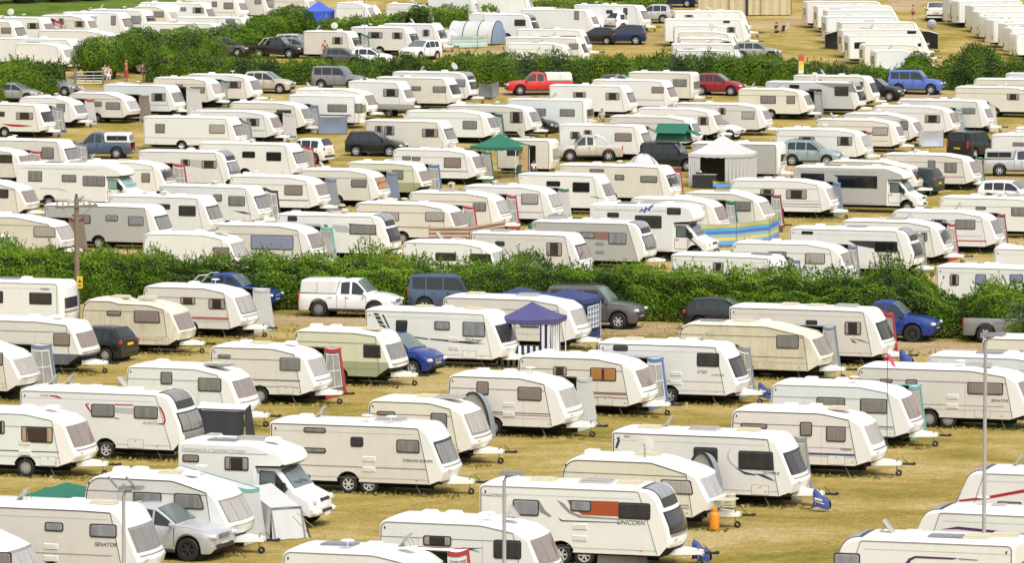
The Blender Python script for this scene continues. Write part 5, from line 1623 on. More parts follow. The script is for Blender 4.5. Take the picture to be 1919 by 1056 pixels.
def hedge(name, label, foot, height, b, n, size, seed, hmul=None, bias=(.22, .44, .24, .03, .07, 0), lump=.34):
    P_ = [at(*p) for p in foot]
    P_ = [Vector((p.x, p.y + b, 0)) for p in P_]
    seg = [(q - p).length for p, q in zip(P_, P_[1:])]; tot = sum(seg); cum = np.concatenate([[0], np.cumsum(seg)])
    X_ = np.array([p.x for p in P_]); Y_ = np.array([p.y for p in P_])
    r_ = np.random.RandomState(seed)
    c0 = P_[0]
    def hm(px_):
        if not hmul: return np.ones_like(px_)
        return np.interp(px_, [q[0] for q in hmul], [q[1] for q in hmul])
    pxs = np.array([p[0] for p in foot], dtype=float)
    s = r_.uniform(0, tot, n); ph = r_.uniform(-.12, 1.12, n) * math.pi
    def place(s, ph, rad):
        x0, y0 = np.interp(s, cum, X_), np.interp(s, cum, Y_)
        H_ = height * hm(np.interp(s, cum, pxs))
        cz = H_ * .42
        bump = 1 + lump * wob(s, 0 * s, ph * 1.2, .55, seed) + lump * .8 * wob(s, 0 * s, ph * 2.6, 1.9, seed + 5)
        hb = 1 + .12 * wob(s, 0 * s, 0 * s, .35, seed + 7) + .12 * wob(s, 0 * s, 0 * s, 1.2, seed + 8)
        cs, sn = np.cos(ph), np.sin(ph)
        e = .72
        dy = -np.sign(cs) * np.abs(cs) ** e * b * rad * bump
        dz = np.sign(sn) * np.abs(sn) ** e * (H_ - cz) * rad * bump * hb
        dz = np.where(sn < 0, -np.abs(sn) * cz * 2.2, dz)
        return x0, y0 + dy, np.maximum(.04, cz + dz), np.stack([0 * cs, -cs, sn], 1)

    rad = 1 - np.abs(r_.normal(0, .10, n)) + .16 * r_.uniform(0, 1, n) * (r_.uniform(0, 1, n) > .93)
    # lower front face too
    low = r_.uniform(0, 1, n) < .30
    ph = np.where(low, r_.uniform(-.05, .10, n) * math.pi, ph)
    x, y, z, nr = place(s, ph, rad)
    z = np.where(low, z * r_.uniform(.05, 1.0, n), z)
    # young shoots standing out of the top
    k = n // 160; s2 = np.repeat(r_.uniform(0, tot, k), 12); p2 = np.repeat(r_.uniform(.22, .8, k), 12) * math.pi
    x2, y2, z2, n2 = place(s2, p2, np.ones(12 * k)); ln = np.repeat(r_.uniform(.12, .55, k) * height / 2.4, 12)
    u2 = np.tile(np.arange(12) / 11, k); lx, ly = np.repeat(r_.normal(0, .35, k), 12), np.repeat(r_.normal(-.1, .3, k), 12)
    x = np.concatenate([x, x2 + lx * ln * u2]); y = np.concatenate([y, y2 + ly * ln * u2]); z = np.concatenate([z, z2 + ln * u2 - .05]); nr = np.concatenate([nr, n2]); s = np.concatenate([s, s2]); low = np.concatenate([low, np.zeros(12 * k, bool)]); n = len(x)
    root = thing(name, label, 'hedge', (c0.x, c0.y, 0))
    tz = lambda q: np.vectorize(TZ)(q) - TZ(c0.y)
    cen = np.stack([x - c0.x, y - c0.y, z + tz(y)], 1)
    mi = pick(s, y * 0, z, seed, bias)
    lowz = (z < .45) & (r_.uniform(0, 1, n) < .45)
    mi = np.where(lowz, r_.choice([3, 5, 4], n), mi)
    link('foliage', leaf_mesh('foliage', cen, nr, size, mi, seed), root)
    # solid dark core, added to block the view through the leaves
    m = MB(); ns = int(tot / .7); rows = []
    for i in range(ns + 1):
        ss = np.full(9, tot * i / ns); pp = np.linspace(-.02, 1.02, 9) * math.pi
        xx, yy, zz, _ = place(ss, pp, np.full(9, .70))
        zz[0] = zz[-1] = 0; zz = zz + tz(yy)
        rows.append([(float(a - c0.x), float(q - c0.y), float(w)) for a, q, w in zip(xx, yy, zz)])
    m.grid(rows, 0); obj('inner_core', m, [CORE], root)
    return root
def bush(px, foot, wpx, top, label, seed, n=2600, size=.24, bias=(.34, .40, .17, .02, .07, 0), name='bush', cat='bush', stem=False, dep=1.0):
    c = at(px, foot); s = FPX / c.y
    rx = wpx / s; hh = (foot - top) / s; ry = rx * dep
    c.y += ry * .6
    r_ = np.random.RandomState(seed)
    u = r_.uniform(0, 2 * math.pi, n); v = np.arccos(r_.uniform(-.55, 1, n))
    d = np.stack([np.sin(v) * np.cos(u), np.sin(v) * np.sin(u), np.cos(v)], 1)
    bump = 1 + .20 * wob(d[:, 0], d[:, 1], d[:, 2], 2.2, seed) + .16 * wob(d[:, 0], d[:, 1], d[:, 2], 4.8, seed + 1)
    rad = bump * (1 - np.abs(r_.normal(0, .13, n)))
    cz = hh * .46
    cen = np.stack([d[:, 0] * rx * rad, d[:, 1] * ry * rad, np.maximum(.05, cz + d[:, 2] * (hh - cz) * rad * .94)], 1)
    root = thing(name, label, cat, (c.x, c.y, 0))
    link('foliage' if name == 'bush' else 'crown', leaf_mesh('foliage', cen, d, size, pick(cen[:, 0] * 1.5, cen[:, 1] * 1.5, cen[:, 2] * 1.5, seed, bias), seed), root)
    m = MB(); rows = []
    for i in range(7):
        vv = math.pi * .62 * i / 6
        rows.append([(math.sin(vv) * math.cos(a * math.pi / 6) * rx * .70, math.sin(vv) * math.sin(a * math.pi / 6) * ry * .70, max(0, cz + math.cos(vv) * (hh - cz) * .72)) for a in range(13)])
    rows.append([(p[0] * .8, p[1] * .8, 0) for p in rows[-1]])
    m.grid(rows, 0); obj('inner_core' if name == 'bush' else 'crown_core', m, [CORE], root)  # closed dark hull added behind the leaves against see-through
    m = MB()
    for k in range(4):
        a = k * 1.7 + seed; m.tube([(.1 * math.cos(a), .1 * math.sin(a), 0), (rx * .3 * math.cos(a), ry * .3 * math.sin(a), hh * .35), (rx * .5 * math.cos(a), ry * .5 * math.sin(a), hh * .65)], [.09, .06, .03], 6)
    obj('stem' if name == 'bush' else 'trunk', m, [BARK], root)
    return root

hedge('hedge', 'long bright green hawthorn hedge beside the dirt track behind the parked pick-ups', [(-60, 566), (300, 575), (540, 582), (900, 592), (1230, 603), (1500, 618), (1780, 636), (2000, 650), (2160, 660)], 2.45, 1.35, 178000, .098, 11,
      [(-60, 1.12), (60, 1.08), (220, 1.05), (300, .94), (420, .96), (450, .84), (500, 1.0), (700, .95), (860, 1.0), (1000, .98), (1130, 1.06), (1240, .98), (1260, .86), (1330, .98), (1400, .93), (1480, 1.0), (1560, 1.05), (1740, 1.07), (1765, .84), (1805, .80), (1840, .98), (2000, 1.0)], bias=(.22, .36, .32, .05, .09, 0))
hedge('hedge', 'dark green field hedge along the far track behind the red pick-up', [(272, 158), (450, 160), (600, 160), (930, 163), (1400, 161), (1780, 170), (2000, 178)], 2.25, 1.5, 110000, .125, 12,
      [(272, 1.0), (300, 1.18), (400, 1.12), (470, .84), (560, .80), (600, .92), (640, .82), (700, .95), (830, .96), (870, 1.12), (1000, 1.08), (1400, 1.04), (1500, .92), (1520, .72), (1690, .72), (1720, 1.0), (1760, .85), (1800, 1.2), (1860, 1.25), (1890, 1.05), (2000, 1.1)], bias=(.30, .40, .23, .02, .07, 0))
hedge('hedge', 'low overgrown grassy hedge bank running up beside the tunnel tent', [(575, 78), (690, 67), (830, 51), (960, 37), (1075, 27), (1250, 14)], 1.6, 1.4, 30000, .15, 13, [(575, 1), (690, 1.0), (760, 1.1), (830, 1.0), (960, .85), (1075, .75), (1250, .6)], bias=(.10, .38, .22, .20, .06, .08))
hedge('hedge', 'olive green bank of tall weeds left of the field gates', [(-80, 196), (20, 190), (116, 180)], 2.7, 1.9, 16000, .15, 14, [(-80, .9), (40, 1.0), (100, 1.0), (116, .8)], bias=(.20, .32, .14, .18, .12, .06))
for k, (px, ft, w, tp, lb) in enumerate([
        (185, 150, 54, 70, 'large dark bush standing behind the galvanised field gates'), (265, 138, 52, 52, 'broad dark green bush to the right of the bush behind the gates'), (350, 128, 60, 52, 'mid green rounded bush in front of the white motorhome roofs'),
        (432, 104, 56, 48, 'olive green bush above the dark van with two aerials'), (492, 92, 44, 29, 'bright leafy bush behind the black double-cab pick-up'), (545, 76, 44, 14, 'tallest bright green bush beside the royal blue gazebo'),
        (786, 60, 24, 8, 'small dark bush rising from the grassy hedge bank'), (1835, 158, 36, 84, 'rounded green bush rising above the far hedge beside the stacked white caravans'), (1722, 150, 26, 98, 'small bright bush at the end of the low stretch of far hedge')]):
    bush(px, ft, w, tp, lb, 40 + k, n=9000 if w > 30 else 3500, size=.135)
for k, (px, w) in enumerate([(-30, 40), (42, 38), (112, 40), (172, 34)]):
    bush(px, 8 - k * 2, w, -50, ['dark tree at the edge of the far meadow', 'dark rounded tree beyond the green meadow strip', 'brownish dark tree beyond the meadow near the yellow flowers', 'low dark tree at the right end of the meadow trees'][k], 70 + k, 1500, .34, (.62, .22, .04, .0, .12, 0), 'tree', 'tree')
bush(1150, 3, 60, -22, 'dark far thicket behind the long white caravan', 81, 1300, .3, (.6, .3, .05, 0, .05, 0))
bush(1235, 0, 30, -24, 'dark far bush behind the silver estate-backed car', 82, 900, .3, (.6, .3, .05, 0, .05, 0))

# tufts of longer grass: nobody could count them
def tufts(name, n, boxpx, size, seed, mats, thr=.0):
    r_ = np.random.RandomState(seed)
    px = r_.uniform(boxpx[0], boxpx[2], n); py = r_.uniform(boxpx[1], boxpx[3], n)
    pts = np.array([at(a, b)[:] for a, b in zip(px, py)])
    ok = wob(pts[:, 0], pts[:, 1], 0, .5, seed) + r_.normal(0, .5, n) > thr
    pts = pts[ok]; N = len(pts)
    pts[:, 2] = size * .3 + np.vectorize(TZ)(pts[:, 1])
    nr = np.stack([r_.normal(0, .3, N), r_.normal(-.3, .3, N), np.ones(N)], 1)
    mi = np.where(r_.uniform(0, 1, N) < .12, 0, r_.choice([1, 2, 2], N))
    o = link(name, leaf_mesh(name, pts, nr, size, mi, seed, mats, 1.5))
    tag(o, None, None, None, 'stuff')
TUFT = [leafmat('grass_green', (.13, .15, .024), .2), leafmat('grass_straw', (.40, .29, .10), .2), leafmat('grass_gold', (.30, .21, .05), .2)]
tufts('grass', 9000, (-40, 590, 1960, 680), .11, 22, TUFT, .2)
def slope_awning(cav, xa, xb, y0, y1, za, zb_, label):
    root = thing('porch_awning', label, 'awning', (cav.location.x, cav.location.y, 0), cav.rotation_euler[2])
    P = lambda u, v: (xa + (xb - xa) * u, y0 + (y1 - y0) * v, (2.12 - .25 * u * u) * (1 - v) + (za + (zb_ - za) * u) * v - .06 * math.sin(math.pi * v))
    m = MB(); m.grid([[P(i / 8, j / 8) for j in range(9)] for i in range(9)], 0); obj('roof', m, [CLOTH['pale']], root)
    m = MB(); m.grid([[(p[0] + .25 * (1 - k / 6), p[1], .02 + (p[2] - .03) * k / 6) for k in range(7)] for p in [P(1, j / 8) for j in range(9)]], 0); obj('side_panel', m, [CLOTH['pale']], root)
    m = MB(); m.grid([[(p[0], p[1] + .25 * (1 - k / 6), .02 + (p[2] - .03) * k / 6) for k in range(7)] for p in [P(i / 8, 1) for i in range(9)]], 0); obj('front_panel', m, [CLOTH['pale']], root)
    m = MB(); m.grid([[(p[0], p[1] + .02, p[2] + .03 - .14 * k) for k in range(2)] for p in [P(i / 8, 1) for i in range(9)]], 0); m.grid([[(p[0] + .02, p[1], p[2] + .03 - .12 * k) for k in range(2)] for p in [P(1, j / 8) for j in range(9)]], 0); obj('valance', m, [CLOTH['teal']], root)
    for u in (0, 1):
        p = P(u, 1); m = MB(); m.tube([(p[0], p[1] - .04, 0), (p[0], p[1] - .04, p[2])], .02, 5); obj('pole', m, [GALV], root)
def front_extra(root, sh, z0, z1, y0, y1, mt, name, lid):
    m = MB(); sh.front_patch(m, sh.front_path(z0, z1, n=5), y0, y1, .012, 0, 4); o = obj(name, m, [mt], root)
    if lid:
        x, z = sh.front_path(z0 - .02, z0 + .02, n=2)[0]; m = MB(); m.box((x + .28, (y0 + y1) / 2, z + .02), (.58, y1 - y0, .04), 0, .015); obj('lid', m, [PLASTB], o)
# ================================================================ the near field
# --- front right: three caravans with their noses to the left
cv(1538, 1009, 1920, 'modern', 'white', 'white caravan nose-left with raised roof hatch, purple swoosh and outlined entrance door', [(1562, 1036, 1612, 1088, 'silver'), (1720, 1068, 1800, 1100, 'silver')], fw='silver', rev=True,
   roof=[('o', .20, .1), ('w', .06, 0), ('s', -.12, .2), ('b', -.28, .2), ('b', -.40, -.4)], decal=[('purple', [(1697, 1056), (1703, 1048), (1715, 1043), (1796, 1047), (1785, 1050), (1716, 1047), (1707, 1052), (1703, 1060)]), ('grey', [(1797, 1047), (1832, 1050), (1832, 1052), (1797, 1050)])], vents=False, hatch=False, hitch=False)
cv(1690, 957, 2090, 'modern', 'white', 'white caravan nose-left with purple wave stripe, between the red-striped and purple-swoosh ones', [(1830, 1010, 1880, 1035)], fw='silver', rev=True,
   roof=[('v', .05, .2), ('a', .16, -.5), ('w', -.2, 0)], decal=[('purple', [(1765, 993), (1795, 988), (1835, 992), (1880, 997), (1930, 1003), (1930, 1006), (1880, 1001), (1835, 997), (1795, 993)])], vents=False, hatch=False, hitch=False)
cv(1776, 884, 2200, 'modern', 'white', 'tall white caravan nose-left with sloping red stripe and an opened front roof hatch', [(1868, 940, 1915, 960, 'grey')], fw='silver', rev=True,
   roof=[('o', .20, -.2), ('v', .02, 0)], decal=[('red', [(1795, 938), (1845, 932), (1919, 918), (1990, 905), (1990, 911), (1919, 924), (1845, 937), (1800, 941)])], vents=False, hatch=False, hitch=False)
# --- front middle
cv(897, 909, 1290, 'modern', 'white', 'white twin-axle caravan with an orange-red band between its windows, UNICORN lettering', [(961, 936, 1010, 969, 'silver'), (1069, 938, 1108, 961, 'silver'), (1159, 942, 1219, 976, 'dark')], fw='dark', twin=True, ax=-.02,
   text=[('UNICORN', 1182, 981, .19, 'dk'), ('CORDOBA', 936, 930, .10, 'grey')], roof=[('b', -.22, .1), ('V', .05, .1), ('b', .22, .1), ('v', -.4, .2)], vents=.02, hatch=False,
   decal=[('rust', [(1063, 938), (1160, 941), (1160, 969), (1092, 966), (1072, 952)]), ('grey', [(1010, 938), (1022, 958), (1034, 968), (1030, 970), (1012, 960), (1009, 950)]), ('grey', [(1044, 938), (1056, 944), (1070, 960), (1092, 968), (1162, 973), (1162, 975), (1086, 971), (1066, 962), (1052, 948)]),
          ('dk', [(1046, 971), (1054, 976), (1162, 980), (1162, 981), (1052, 978)]), ('dk', [(903, 928), (924, 930), (924, 931), (903, 929)])])
_r = cv(1048, 860, 1362, 'old', 'yellow', 'cream old caravan with open front gas locker, net-curtained windows and rounded tail', [(1238, 899, 1300, 929, 'net', .10)], fw='lav', roof=[('w', -.36, .2), ('w', -.12, -.1), ('d', .02, -.45), ('b', .0, .3)], vents=False, hatch=False,
   stripes=[(.80, .03, 'brown', 0, .93), (.70, .02, 'brown', 0, .93)])
front_extra(_r[0], _r[3], .50, .86, -.70, .05, UNDER, 'locker_shade', True)  # flat black patch stands for the shaded inside of the open locker
cv(1146, 810, 1519, 'swift', 'ivory', 'pale ivory caravan with dark blue swoosh below its big dark window, OLYMPUS lettering', [(1300, 838, 1345, 870, 'dark'), (1384, 845, 1451, 883, 'dark', .05)], fw='dark', text=[('OLYMPUS', 1445, 888, .13, 'dk'), ('520-4', 1175, 819, .10, 'dk')],
   roof=[('b', -.34, 0), ('o', -.24, .2), ('V', -.05, .1), ('b', .18, .2)], vents=False, hatch=.3, seam=False,
   decal=[('blue', [(1378, 877), (1395, 885), (1416, 890), (1416, 892), (1396, 890)]), ('blue', [(1414, 888), (1430, 890), (1446, 898), (1452, 903), (1432, 896)]), ('lgrey', [(1371, 838), (1366, 848), (1366, 858), (1372, 868), (1385, 880), (1370, 871), (1363, 858), (1364, 848)]), ('blue', [(1161, 818), (1155, 832), (1153, 841), (1157, 841), (1162, 828)])],
   aw=('grey porch awning with dark edging beside the OLYMPUS caravan', 'pale', 'grey', -.15, .40, 2.4, 'pale'))
cv(1369, 769, 1664, 'classic', 'pink', 'off-white caravan with navy lower stripe and three rounded pinkish side windows', [(1388, 793, 1438, 806), (1499, 791, 1522, 819), (1548, 799, 1585, 830)], fw='net', stripes=[(.80, .07, 'blue', .2, .93), (1.02, .015, 'gr', 0, .93)], roof=[('w', -.15, .2), ('w', .02, .2), ('b', .2, -.1)],
   text=[('Calypso', 1585, 843, .13, 'dk')], vents=False, hatch=.22)
cv(1443, 720, 1733, 'classic', 'blue', 'bluish white caravan with two wide dark-framed windows and a turquoise-edged awning', [(1530, 744, 1584, 772, 'grey'), (1612, 747, 1663, 777, 'grey')], fw='pink', stripes=[(.78, .04, 'dk', 0, .93), (.70, .02, 'dk', .4, .93)], roof=[('w', -.27, .2), ('w', -.06, .2), ('a', .05, -.4)], vents=False,
   aw=('pale porch awning with turquoise edging beside the bluish white caravan', 'turq', 'teal', -.2, .40, 2.5, 'pale'))
cv(1605, 688, 1950, 'classic', 'beige', 'long cream twin-axle caravan with SENATOR lettering and a pink flag above its tail', [(1649, 711, 1673, 718, 'pink'), (1697, 711, 1719, 740), (1813, 716, 1880, 742)], fw='pink', twin=True, ax=-.03, text=[('SENATOR', 1873, 752, .15, 'dk')], seam=True, stripes=[(.9, .02, 'gr', .0, .9)],
   roof=[('V', .16, .2), ('v', -.1, .1), ('a', .07, -.3)], vents=.05)
cv(1735, 667, 2020, 'classic', 'blue', 'white caravan partly hidden behind the SENATOR caravan, next to the lamp post', [(1790, 700, 1830, 720)], fw='pink', roof=[('s', -.1, .1), ('w', .06, .1)], vents=False)
cv(1838, 634, 2140, 'classic', 'cream', 'cream caravan roof below the silver-grey pick-up at the hedge', [(1880, 660, 1915, 680)], fw='pink', roof=[('w', -.2, .2), ('a', -.05, 0)], vents=False)
# --- front left
cv(708, 976, 1056, 'classic', 'white', 'white caravan behind the lamp post with grey dart on its side and raised amber hatch', [(793, 1004, 846, 1026, 'half'), (925, 1012, 977, 1050, 'dark')], fw='pink', roof=[('w', -.28, .3), ('w', -.14, .35), ('w', .06, .2), ('o', .22, 0), ('a', .12, -.5)],
   decal=[('dk', [(864, 1026), (876, 1028), (906, 1028), (878, 1031), (900, 1036)])], vents=False, hatch=False)
cv(526, 1033, 856, 'classic', 'white', 'white caravan with blue-grey solar sheet and clear raised hatch on its roof', [(600, 1072, 650, 1100)], fw='pink', roof=[('s', -.22, .2), ('w', .0, .2), ('o', .22, .1), ('a', -.12, -.5)], vents=False, seam=False,
   aw=('white porch awning with red trim between the two white front caravans', 'white', 'red', .0, .44, 2.3, 'white'))
cv(505, 792, 865, 'swift', 'beige', 'long beige twin-axle caravan with two slot windows near its tail', [(569, 801, 611, 813, 'grey'), (569, 839, 611, 851, 'grey'), (657, 819, 681, 839, 'dark'), (743, 824, 787, 851, 'grey', .03)], fw='grey', twin=True, ax=.0, stripes=[(.93, .03, 'grey', 0, .96)], seam=False,
   text=[('STERLING EUROPA', 783, 865, .125, 'dk')], roof=[('w', -.36, .2), ('o', -.26, .1), ('V', .12, .2), ('a', .02, -.5), ('a', .16, -.6)], vents=.06, hatch=False)
_r = cv(154, 893, 474, 'old', 'beige', 'beige caravan with long grey front curtain window, behind the silver coupe-shaped car', [(250, 922, 303, 953, 'grey'), (326, 925, 384, 957, 'grey', .16)], fw='net', h=2.36, stripes=[(.86, .06, 'grey', .3, .93)], roof=[('w', -.35, .2), ('w', -.24, .4), ('b', .0, .1), ('w', .14, -.1), ('a', .16, .5)], vents=False, hatch=False)
slope_awning(_r[0], -1.0, 1.75, 1.14, 3.0, 2.25, 1.62, 'large pale awning with turquoise edging sloping down beside the white motorhome')
cv(-92, 946, 306, 'swift', 'beige', 'cream caravan with SENATOR lettering beside a double-panelled lamp post', [(84, 979, 119, 998, 'silver'), (168, 982, 219, 1010, 'silver')], fw='grey', text=[('SENATOR', 198, 1022, .16, 'dk')], seam=False, roof=[('w', .08, .1), ('b', .22, .1), ('o', -.17, -.2)], vents=.02, hatch=False, ax=.02,
   stripes=[(1.02, .02, 'grey', .1, .9)])
cv(-220, 1000, 78, 'old', 'cream', 'old rounded cream caravan with pinkish windows at the front corner', [(-30, 1034, 22, 1062, 'pink')], fw='lav', seam=True, roof=[('w', 0, 0)], vents=False)
cv(-120, 770, 181, 'classic', 'blue', 'bluish white caravan with tan-curtained dark window and drooping roofline', [(-6, 789, 9, 815, 'half'), (40, 799, 99, 832, 'tan')], fw='pink', stripes=[(.92, .03, 'dk', 0, .94)], roof=[('w', .05, .1), ('w', .22, .15)], vents=.12, hatch=.28, ax=0.12)
_r = cv(36, 731, 379, 'modern', 'white', 'bright white caravan with red looping stripe round its two grey windows', [(171, 757, 215, 784, 'grey'), (251, 761, 296, 787, 'grey')], fw='grey', ax=.02, silver=True, text=[('AVANTE', 281, 794, .15, 'grey'), ('avante', 83, 741, .12, 'grey')],
   decal=[('red', [(93, 741), (106, 742), (115, 746), (114, 748), (105, 745), (93, 743)]), ('red', [(215, 758), (250, 759), (250, 761), (215, 760)]), ('red', [(161, 757), (168, 757), (168, 758), (163, 759), (172, 773), (170, 774), (160, 760)]), ('red', [(296, 762), (302, 764), (308, 776), (311, 790), (308, 797), (296, 796), (296, 794), (306, 794), (308, 789), (305, 777), (300, 766)]), ('lgrey', [(216, 764), (250, 766), (250, 776), (216, 774)]), ('red', [(215, 783), (224, 785), (224, 786), (215, 785)])],
   roof=[('o', -.36, .1), ('o', -.28, .4), ('o', .03, .2), ('w', -.1, -.2), ('b', .25, .1)], vents=False, hatch=.2)
front_extra(_r[0], _r[3], .50, .98, -.88, .88, PAINT['midgrey'], 'nose_panel', False)
cv(235, 687, 485, 'classic', 'blue', 'white caravan with three-pane brown-framed front window beside the black-fronted tent', [(301, 697, 323, 722, 'grey'), (371, 708, 415, 736, 'grey')], fw='pink', frame='rubber', roof=[('w', -.30, .2), ('b', .16, .1), ('s', .22, -.2)], vents=False)
cv(392, 650, 622, 'classic', 'beige', 'cream caravan with green-brown lower stripe and red-trimmed awning', [(408, 665, 433, 672, 'grey'), (524, 670, 563, 697, 'grey')], fw='net', stripes=[(.98, .05, 'green', 0, .93), (.72, .02, 'green', 0, .9)], roof=[('w', -.26, .2), ('b', -.12, .1), ('w', .15, .2)], vents=False, hatch=.2, frame='faded',
   aw=('grey porch awning with red scalloped trim beside the green-striped caravan', 'pale', 'red', -.12, .42, 2.4, 'brown'))
cv(547, 620, 764, 'slope', 'green2', 'cream caravan with olive green lower half and one brown side window', [(681, 646, 714, 672, 'dark', .04)], fw='grey', roof=[('w', -.18, .2), ('w', -.38, .3), ('b', .2, 0)], vents=False, hatch=False)
cv(684, 581, 972, 'swift', 'white', 'white caravan with ladder-shaped black graphic near its tail, Challenger lettering', [(742, 600, 762, 625, 'dark', -.06), (814, 602, 843, 620, 'silver'), (867, 603, 910, 633, 'silver', .04)], fw='dark', text=[('Challenger', 887, 638, .18, 'dk')], seam=False, ax=-.08, vents=.13, hatch=.24,
   decal=[('dk', [(768, 630), (802, 635), (802, 637), (768, 632)]), ('dk', [(806, 635), (880, 641), (909, 645), (880, 645), (806, 637)]), ('dk', [(700, 587), (709, 588), (711, 592), (702, 591)]), ('dk', [(703, 593), (712, 594), (715, 600), (706, 599)]), ('dk', [(707, 601), (716, 602), (720, 608), (710, 607)]), ('dk', [(711, 609), (721, 610), (725, 615), (715, 614)]), ('dk', [(716, 590), (719, 590), (731, 615), (728, 615)])],
   roof=[('b', -.16, .3), ('w', .02, .1), ('b', .2, .2)])
cv(828, 557, 1108, 'classic', 'beige', 'long cream caravan standing between the striped gazebo and the blue marquee', [(975, 590, 1010, 615)], fw='net', stripes=[(1.0, .02, 'gr', .1, .9)], roof=[('b', -.32, .2), ('V', .06, .2)], vents=False)
cv(969, 668, 1234, 'classic', 'beige', 'cream caravan with orange curtains drawn in its front side window', [(1037, 687, 1062, 706, 'tan'), (1106, 689, 1155, 716, 'orange')], fw='pink', stripes=[(.90, .10, 'brown', .2, .93), (.74, .03, 'brown', .2, .93)], roof=[('w', -.33, .1), ('w', .02, .3), ('w', -.1, -.3)], vents=False, hatch=.18,
   aw=('pale awning with bright blue trim beside the orange-curtained caravan', 'pale', 'blue', -.15, .42, 2.6, 'white'))
cv(838, 704, 1094, 'classic', 'pink', 'cream caravan with one wheel showing and a grey box standing on its step', [(893, 715, 916, 742), (970, 725, 1015, 753)], fw='net', stripes=[(.92, .03, 'dk', .2, .93), (.84, .02, 'dk', .2, .93)], roof=[('w', -.3, .2), ('w', -.08, .2), ('a', .1, 0)], vents=.0, hatch=False, ax=-.13,
   aw=('small pale grey awning beside the caravan with a box on its step', 'pale', 'pale', .0, .44, 2.2, 'pale'))
cv(688, 751, 922, 'classic', 'cream', 'caravan with grubby tan patch on its roof, beside a large arched black awning hoop', [(706, 772, 741, 779, 'pink'), (807, 774, 838, 806, 'grey')], fw='net', roof=[('b', -.05, .2), ('V', .15, .2)], vents=False, hatch=False, h=2.26)
cv(1120, 643, 1407, 'swift', 'ivory', 'cream caravan with GT lettering and a propped glass roof hatch', [(1149, 644, 1177, 659, 'dark'), (1306, 661, 1348, 689, 'dark')], fw='dark', seam=False, text=[('GT60', 1315, 698, .17, 'dk'), ('AVENGER', 1345, 704, .12, 'grey')], stripes=[(.93, .02, 'grey', .35, .96)], vents=.05, hatch=False, ax=.0,
   roof=[('b', -.3, .1), ('w', -.02, 0), ('o', .20, .2), ('w', .1, .2)], aw=('grey awning with dark edging behind the caravan with the propped roof hatch', 'pale', 'grey', -.1, .42, 2.4, 'pale'))
cv(1268, 607, 1563, 'old', 'dirty', 'grimy algae-stained old cream caravan with mottled sides', [(1455, 628, 1497, 655, 'grey')], fw='pink', h=2.26, roof=[('b', -.1, .2), ('w', .05, .1), ('s', -.3, 0)], vents=False, hatch=.1, stripes=[(.95, .02, 'dk', 0, .93)],
   aw=('pale awning with slate blue side beside the grimy old caravan', 'pale', 'slate', .05, .44, 2.5, 'pale'))
cv(1366, 576, 1679, 'swift', 'beige', 'long cream caravan with grey-and-red curl on its flank and a red-sided awning', [(1510, 600, 1532, 610, 'dark'), (1583, 603, 1614, 629, 'half')], fw='dark', seam=False, decal=[('grey', [(1595, 634), (1615, 637), (1630, 644), (1612, 640)]), ('red', [(1593, 635), (1602, 640), (1606, 644), (1598, 642)])], roof=[('b', -.16, .2), ('b', .02, 0), ('V', .2, .2)], vents=False, hatch=False,
   aw=('white awning with bright red side panel beside the blue pick-up', 'white', 'red', .0, .43, 2.4, 'red'))
cv(-110, 526, 144, 'boxy', 'white', 'box-shaped white caravan with flat upright front and blue lower stripes, beside the wooden pole', [(-20, 545, 6, 569, 'dark'), (55, 548, 97, 572, 'dark')], fw='dark', seam=False, stripes=[(.88, .05, 'blue', 0, .98), (.74, .05, 'blue', 0, .98)], roof=[('s', -.02, .1), ('w', .12, .1)], vents=False, hatch=False, text=[('Hobby', 84, 542, .16, 'dk')])
cv(150, 563, 366, 'step', 'dirty', 'dirty cream caravan with stepped roofline and peeling grey roof sheet', [(200, 582, 227, 593, 'grey'), (251, 582, 301, 607, 'pink', .08)], fw='pink', frame='rubber', roof=[('b', -.2, .2), ('b', .06, .2)], vents=False, hatch=.3, stripes=[(.62, .02, 'gr', .2, .93)])
cv(267, 537, 484, 'classic', 'beige', 'cream caravan with salmon pink stripe, beside the dark blue pick-up', [(338, 557, 366, 572, 'tan'), (391, 560, 423, 581, 'half', .06)], fw='net', stripes=[(.90, .06, 'red', .3, .92), (.83, .02, 'red', .3, .92)], roof=[('w', -.1, .2), ('a', .1, .3)], vents=False, hatch=False,
   aw=('pale awning with clear flap and blue trim in front of the dark blue pick-up', 'white', 'pale', -.1, .44, 2.5, 'pale'))
cv(-80, 598, 185, 'slope', 'grey2', 'white caravan with dark grey lower band and pink-curtained windows', [(100, 625, 131, 650, 'pink')], fw='pink', roof=[('w', .02, .1), ('w', .2, .1)], vents=False, hatch=False, seam=True)
cv(-175, 643, 73, 'old', 'yellow', 'pale cream caravan with net curtains beside a grey porch awning with slate trim', [(-28, 660, 6, 686, 'pink')], fw='net', h=2.26, roof=[('w', 0, .1)], vents=False, hatch=False,
   aw=('grey porch awning with slate blue trim beside the dark hatchback row', 'pale', 'slate', -.05, .42, 2.4, 'pale'))
